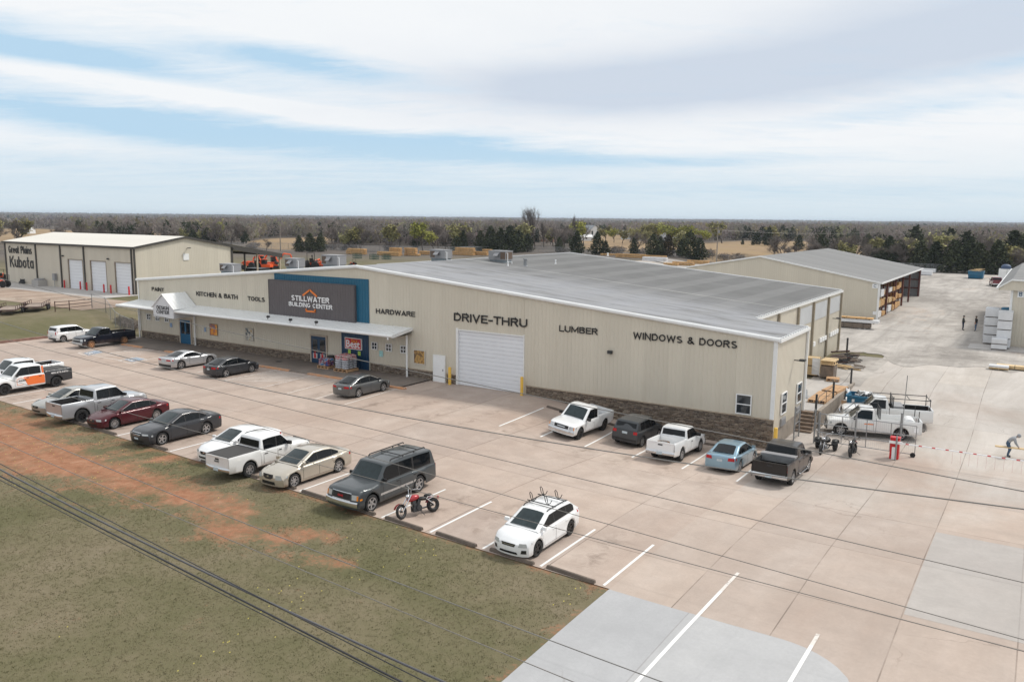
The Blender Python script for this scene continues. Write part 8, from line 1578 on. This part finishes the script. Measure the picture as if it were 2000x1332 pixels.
# random bare woods along the fence
tries=0
while ntree<262 and tries<6000:
    tries+=1; u=rng.uniform(-10,2010); g=at_z(u,500); dirv=(g-CAM)[:2]; dirv/=np.linalg.norm(dirv); r0=rng.uniform(185,430); x,y=CAM[:2]+dirv*r0
    b=float(beyond(x,y)); 
    if b<4 or float(fieldmask(np.array([x]),np.array([y]))[0])>.08: continue
    if u<560 and r0<260: continue
    if 1040<u<1330 and r0<330 : 
        if rng.random()<.85: continue
    if 1380<u<1520 and r0<420: continue
    k=rng.random(); kind='bare' if k<.80 else ('bud2' if k<.90 else 'cedar'); 
    if u>1650: kind='bare' if k<.62 else ('bud2' if k<.70 else 'cedar')
    nm={'bare':('bare grey-brown tree in the woods beyond the yard fence','bare trees beyond the yard fence'),'bud2':('pale olive budding tree among the bare woods','budding trees in the bare woods'),'cedar':('dark cedar scattered among the bare trees beyond the fence','scattered cedars beyond the fence')}[kind]
    tree(kind,x,y,rng.uniform(6.5,10.5) if kind!='cedar' else rng.uniform(5,8.5),nm[0],nm[1],rng.uniform(1.0,1.35))
# brush along the fence
for k in range(34):
    x=rng.uniform(-170,78); y=float(np.interp(x,[p[0] for p in FENCE],[p[1] for p in FENCE]))+rng.uniform(2.,9.); tree('bush',x,y,rng.uniform(1.6,3.2),'grey twiggy bush along the back of the yard fence','bushes along the yard fence',rng.uniform(1,1.5))
for (u,v) in ((243,640),(252,634),(262,646),(236,632),(268,640)): g=G(u,v); tree('bush',g[0],g[1],.9,'low dry weed clump on the bank beside the store corner','weeds beside the store corner',1.2)
# the woods as one mass beyond
def woods(name,r0,r1,n,nf,hs,sz,seed,label=None):
    g=np.random.default_rng(seed); r=np.sqrt(g.uniform(r0*r0,r1*r1,n*2)); a=g.uniform(-.66,.66,n*2); fh=_f[:2]/np.linalg.norm(_f[:2]); rh=np.array([fh[1],-fh[0]])
    x=CAM[0]+r*(fh[0]*np.cos(a)+rh[0]*np.sin(a)); y=CAM[1]+r*(fh[1]*np.cos(a)+rh[1]*np.sin(a)); fm=fieldmask(x,y); dn=fbm(x/85+5,y/85+2,4); big_=fbm(x/420+9,y/420+4,4)
    keep=(fm<.12)&(beyond(x,y)>55)&(dn>np.where(r<700,.30,.33))&((big_>.33)|(r<600)); u,v,w=px(x,y); keep&=~((u>1030)&(u<1340)&(r<500)&(g.random(len(x))<.93))
    x=x[keep][:n];y=y[keep][:n];dn=dn[keep][:n]; m=len(x); z=zg(x,y); k=g.random(m); ty=np.where(k<.88,0,np.where(k<.95,1,2)); cz=fbm(x/130+31,y/130+8,3); ty=np.where((cz>.60)&(g.random(m)<.55),1,ty)
    h=g.uniform(hs[0],hs[1],m)*np.where(ty==1,.85,1.); wd=h*g.uniform(.38,.55,m)*np.where(ty==1,.75,1.)
    d=g.normal(size=(m,nf,3)); d/=np.linalg.norm(d,axis=2)[:,:,None]; rr=np.cbrt(g.uniform(.15,1,(m,nf)))[:,:,None]; P=d*rr*np.stack([wd,wd,h*.46],-1)[:,None,:]; t01=(P[:,:,2]/(h[:,None]*.46)+1)/2; P[:,:,:2]*=np.where((ty==1)[:,None],1.15-.8*t01,.75+.35*t01)[:,:,None]
    P+=np.stack([x,y,z+h*.54],-1)[:,None,:]; P=P.reshape(-1,3); S=(g.uniform(sz[0],sz[1],(m,nf))*np.sqrt(h/9)[:,None]).ravel()
    a_=g.normal(size=(len(P),3)); a_[:,2]=np.abs(a_[:,2])+.35; a_/=np.linalg.norm(a_,axis=1)[:,None]; b_=np.cross(a_,g.normal(size=(len(P),3))); b_/=np.linalg.norm(b_,axis=1)[:,None]; S=S[:,None]; asp=np.repeat(np.where(ty==0,.20,.6),nf)[:,None]
    V=np.stack([P-a_*S-b_*S*asp,P+a_*S-b_*S*asp*.6,P+a_*S*1.1+b_*S*asp*.6,P-a_*S+b_*S*asp],1).reshape(-1,3); o=np_mesh(name,V,np.arange(len(V)).reshape(-1,4),TM['wood_mass']); tag(o,kind='stuff')
    pal=np.array([[.235,.205,.188],[.065,.072,.045],[.245,.225,.145]]); c=pal[ty]*g.uniform(.72,1.25,(m,1))*(1+g.normal(size=(m,3))*.04); c=np.repeat(c,nf*4,axis=0); at=o.data.attributes.new('tint','FLOAT_COLOR','POINT'); at.data.foreach_set('color',np.c_[c,np.ones(len(c))].ravel().astype(np.float32)); return m
t=NT('wood_mass'); at=t.n('ShaderNodeAttribute',attribute_name='tint'); t.set(Base_Color=at.outputs['Color'],Roughness=.95,Specular_IOR_Level=.1); tl=t.n('ShaderNodeBsdfTranslucent'); t.l(at.outputs['Color'],tl.inputs['Color']); mx=t.n('ShaderNodeMixShader'); mx.inputs[0].default_value=.35; t.l(t.bsdf.outputs[0],mx.inputs[1]); t.l(tl.outputs[0],mx.inputs[2]); t.l(mx.outputs[0],t.out.inputs[0]); TM['wood_mass']=t.mat
print('woods',woods('woods',235,700,7800,80,(6.5,11),(.35,.95),1),woods('woods',640,1600,9000,34,(6,9),(.8,1.9),2),woods('far_woods',1500,5600,14000,12,(6,9),(2.5,6.5),3))
print('trees',ntree)
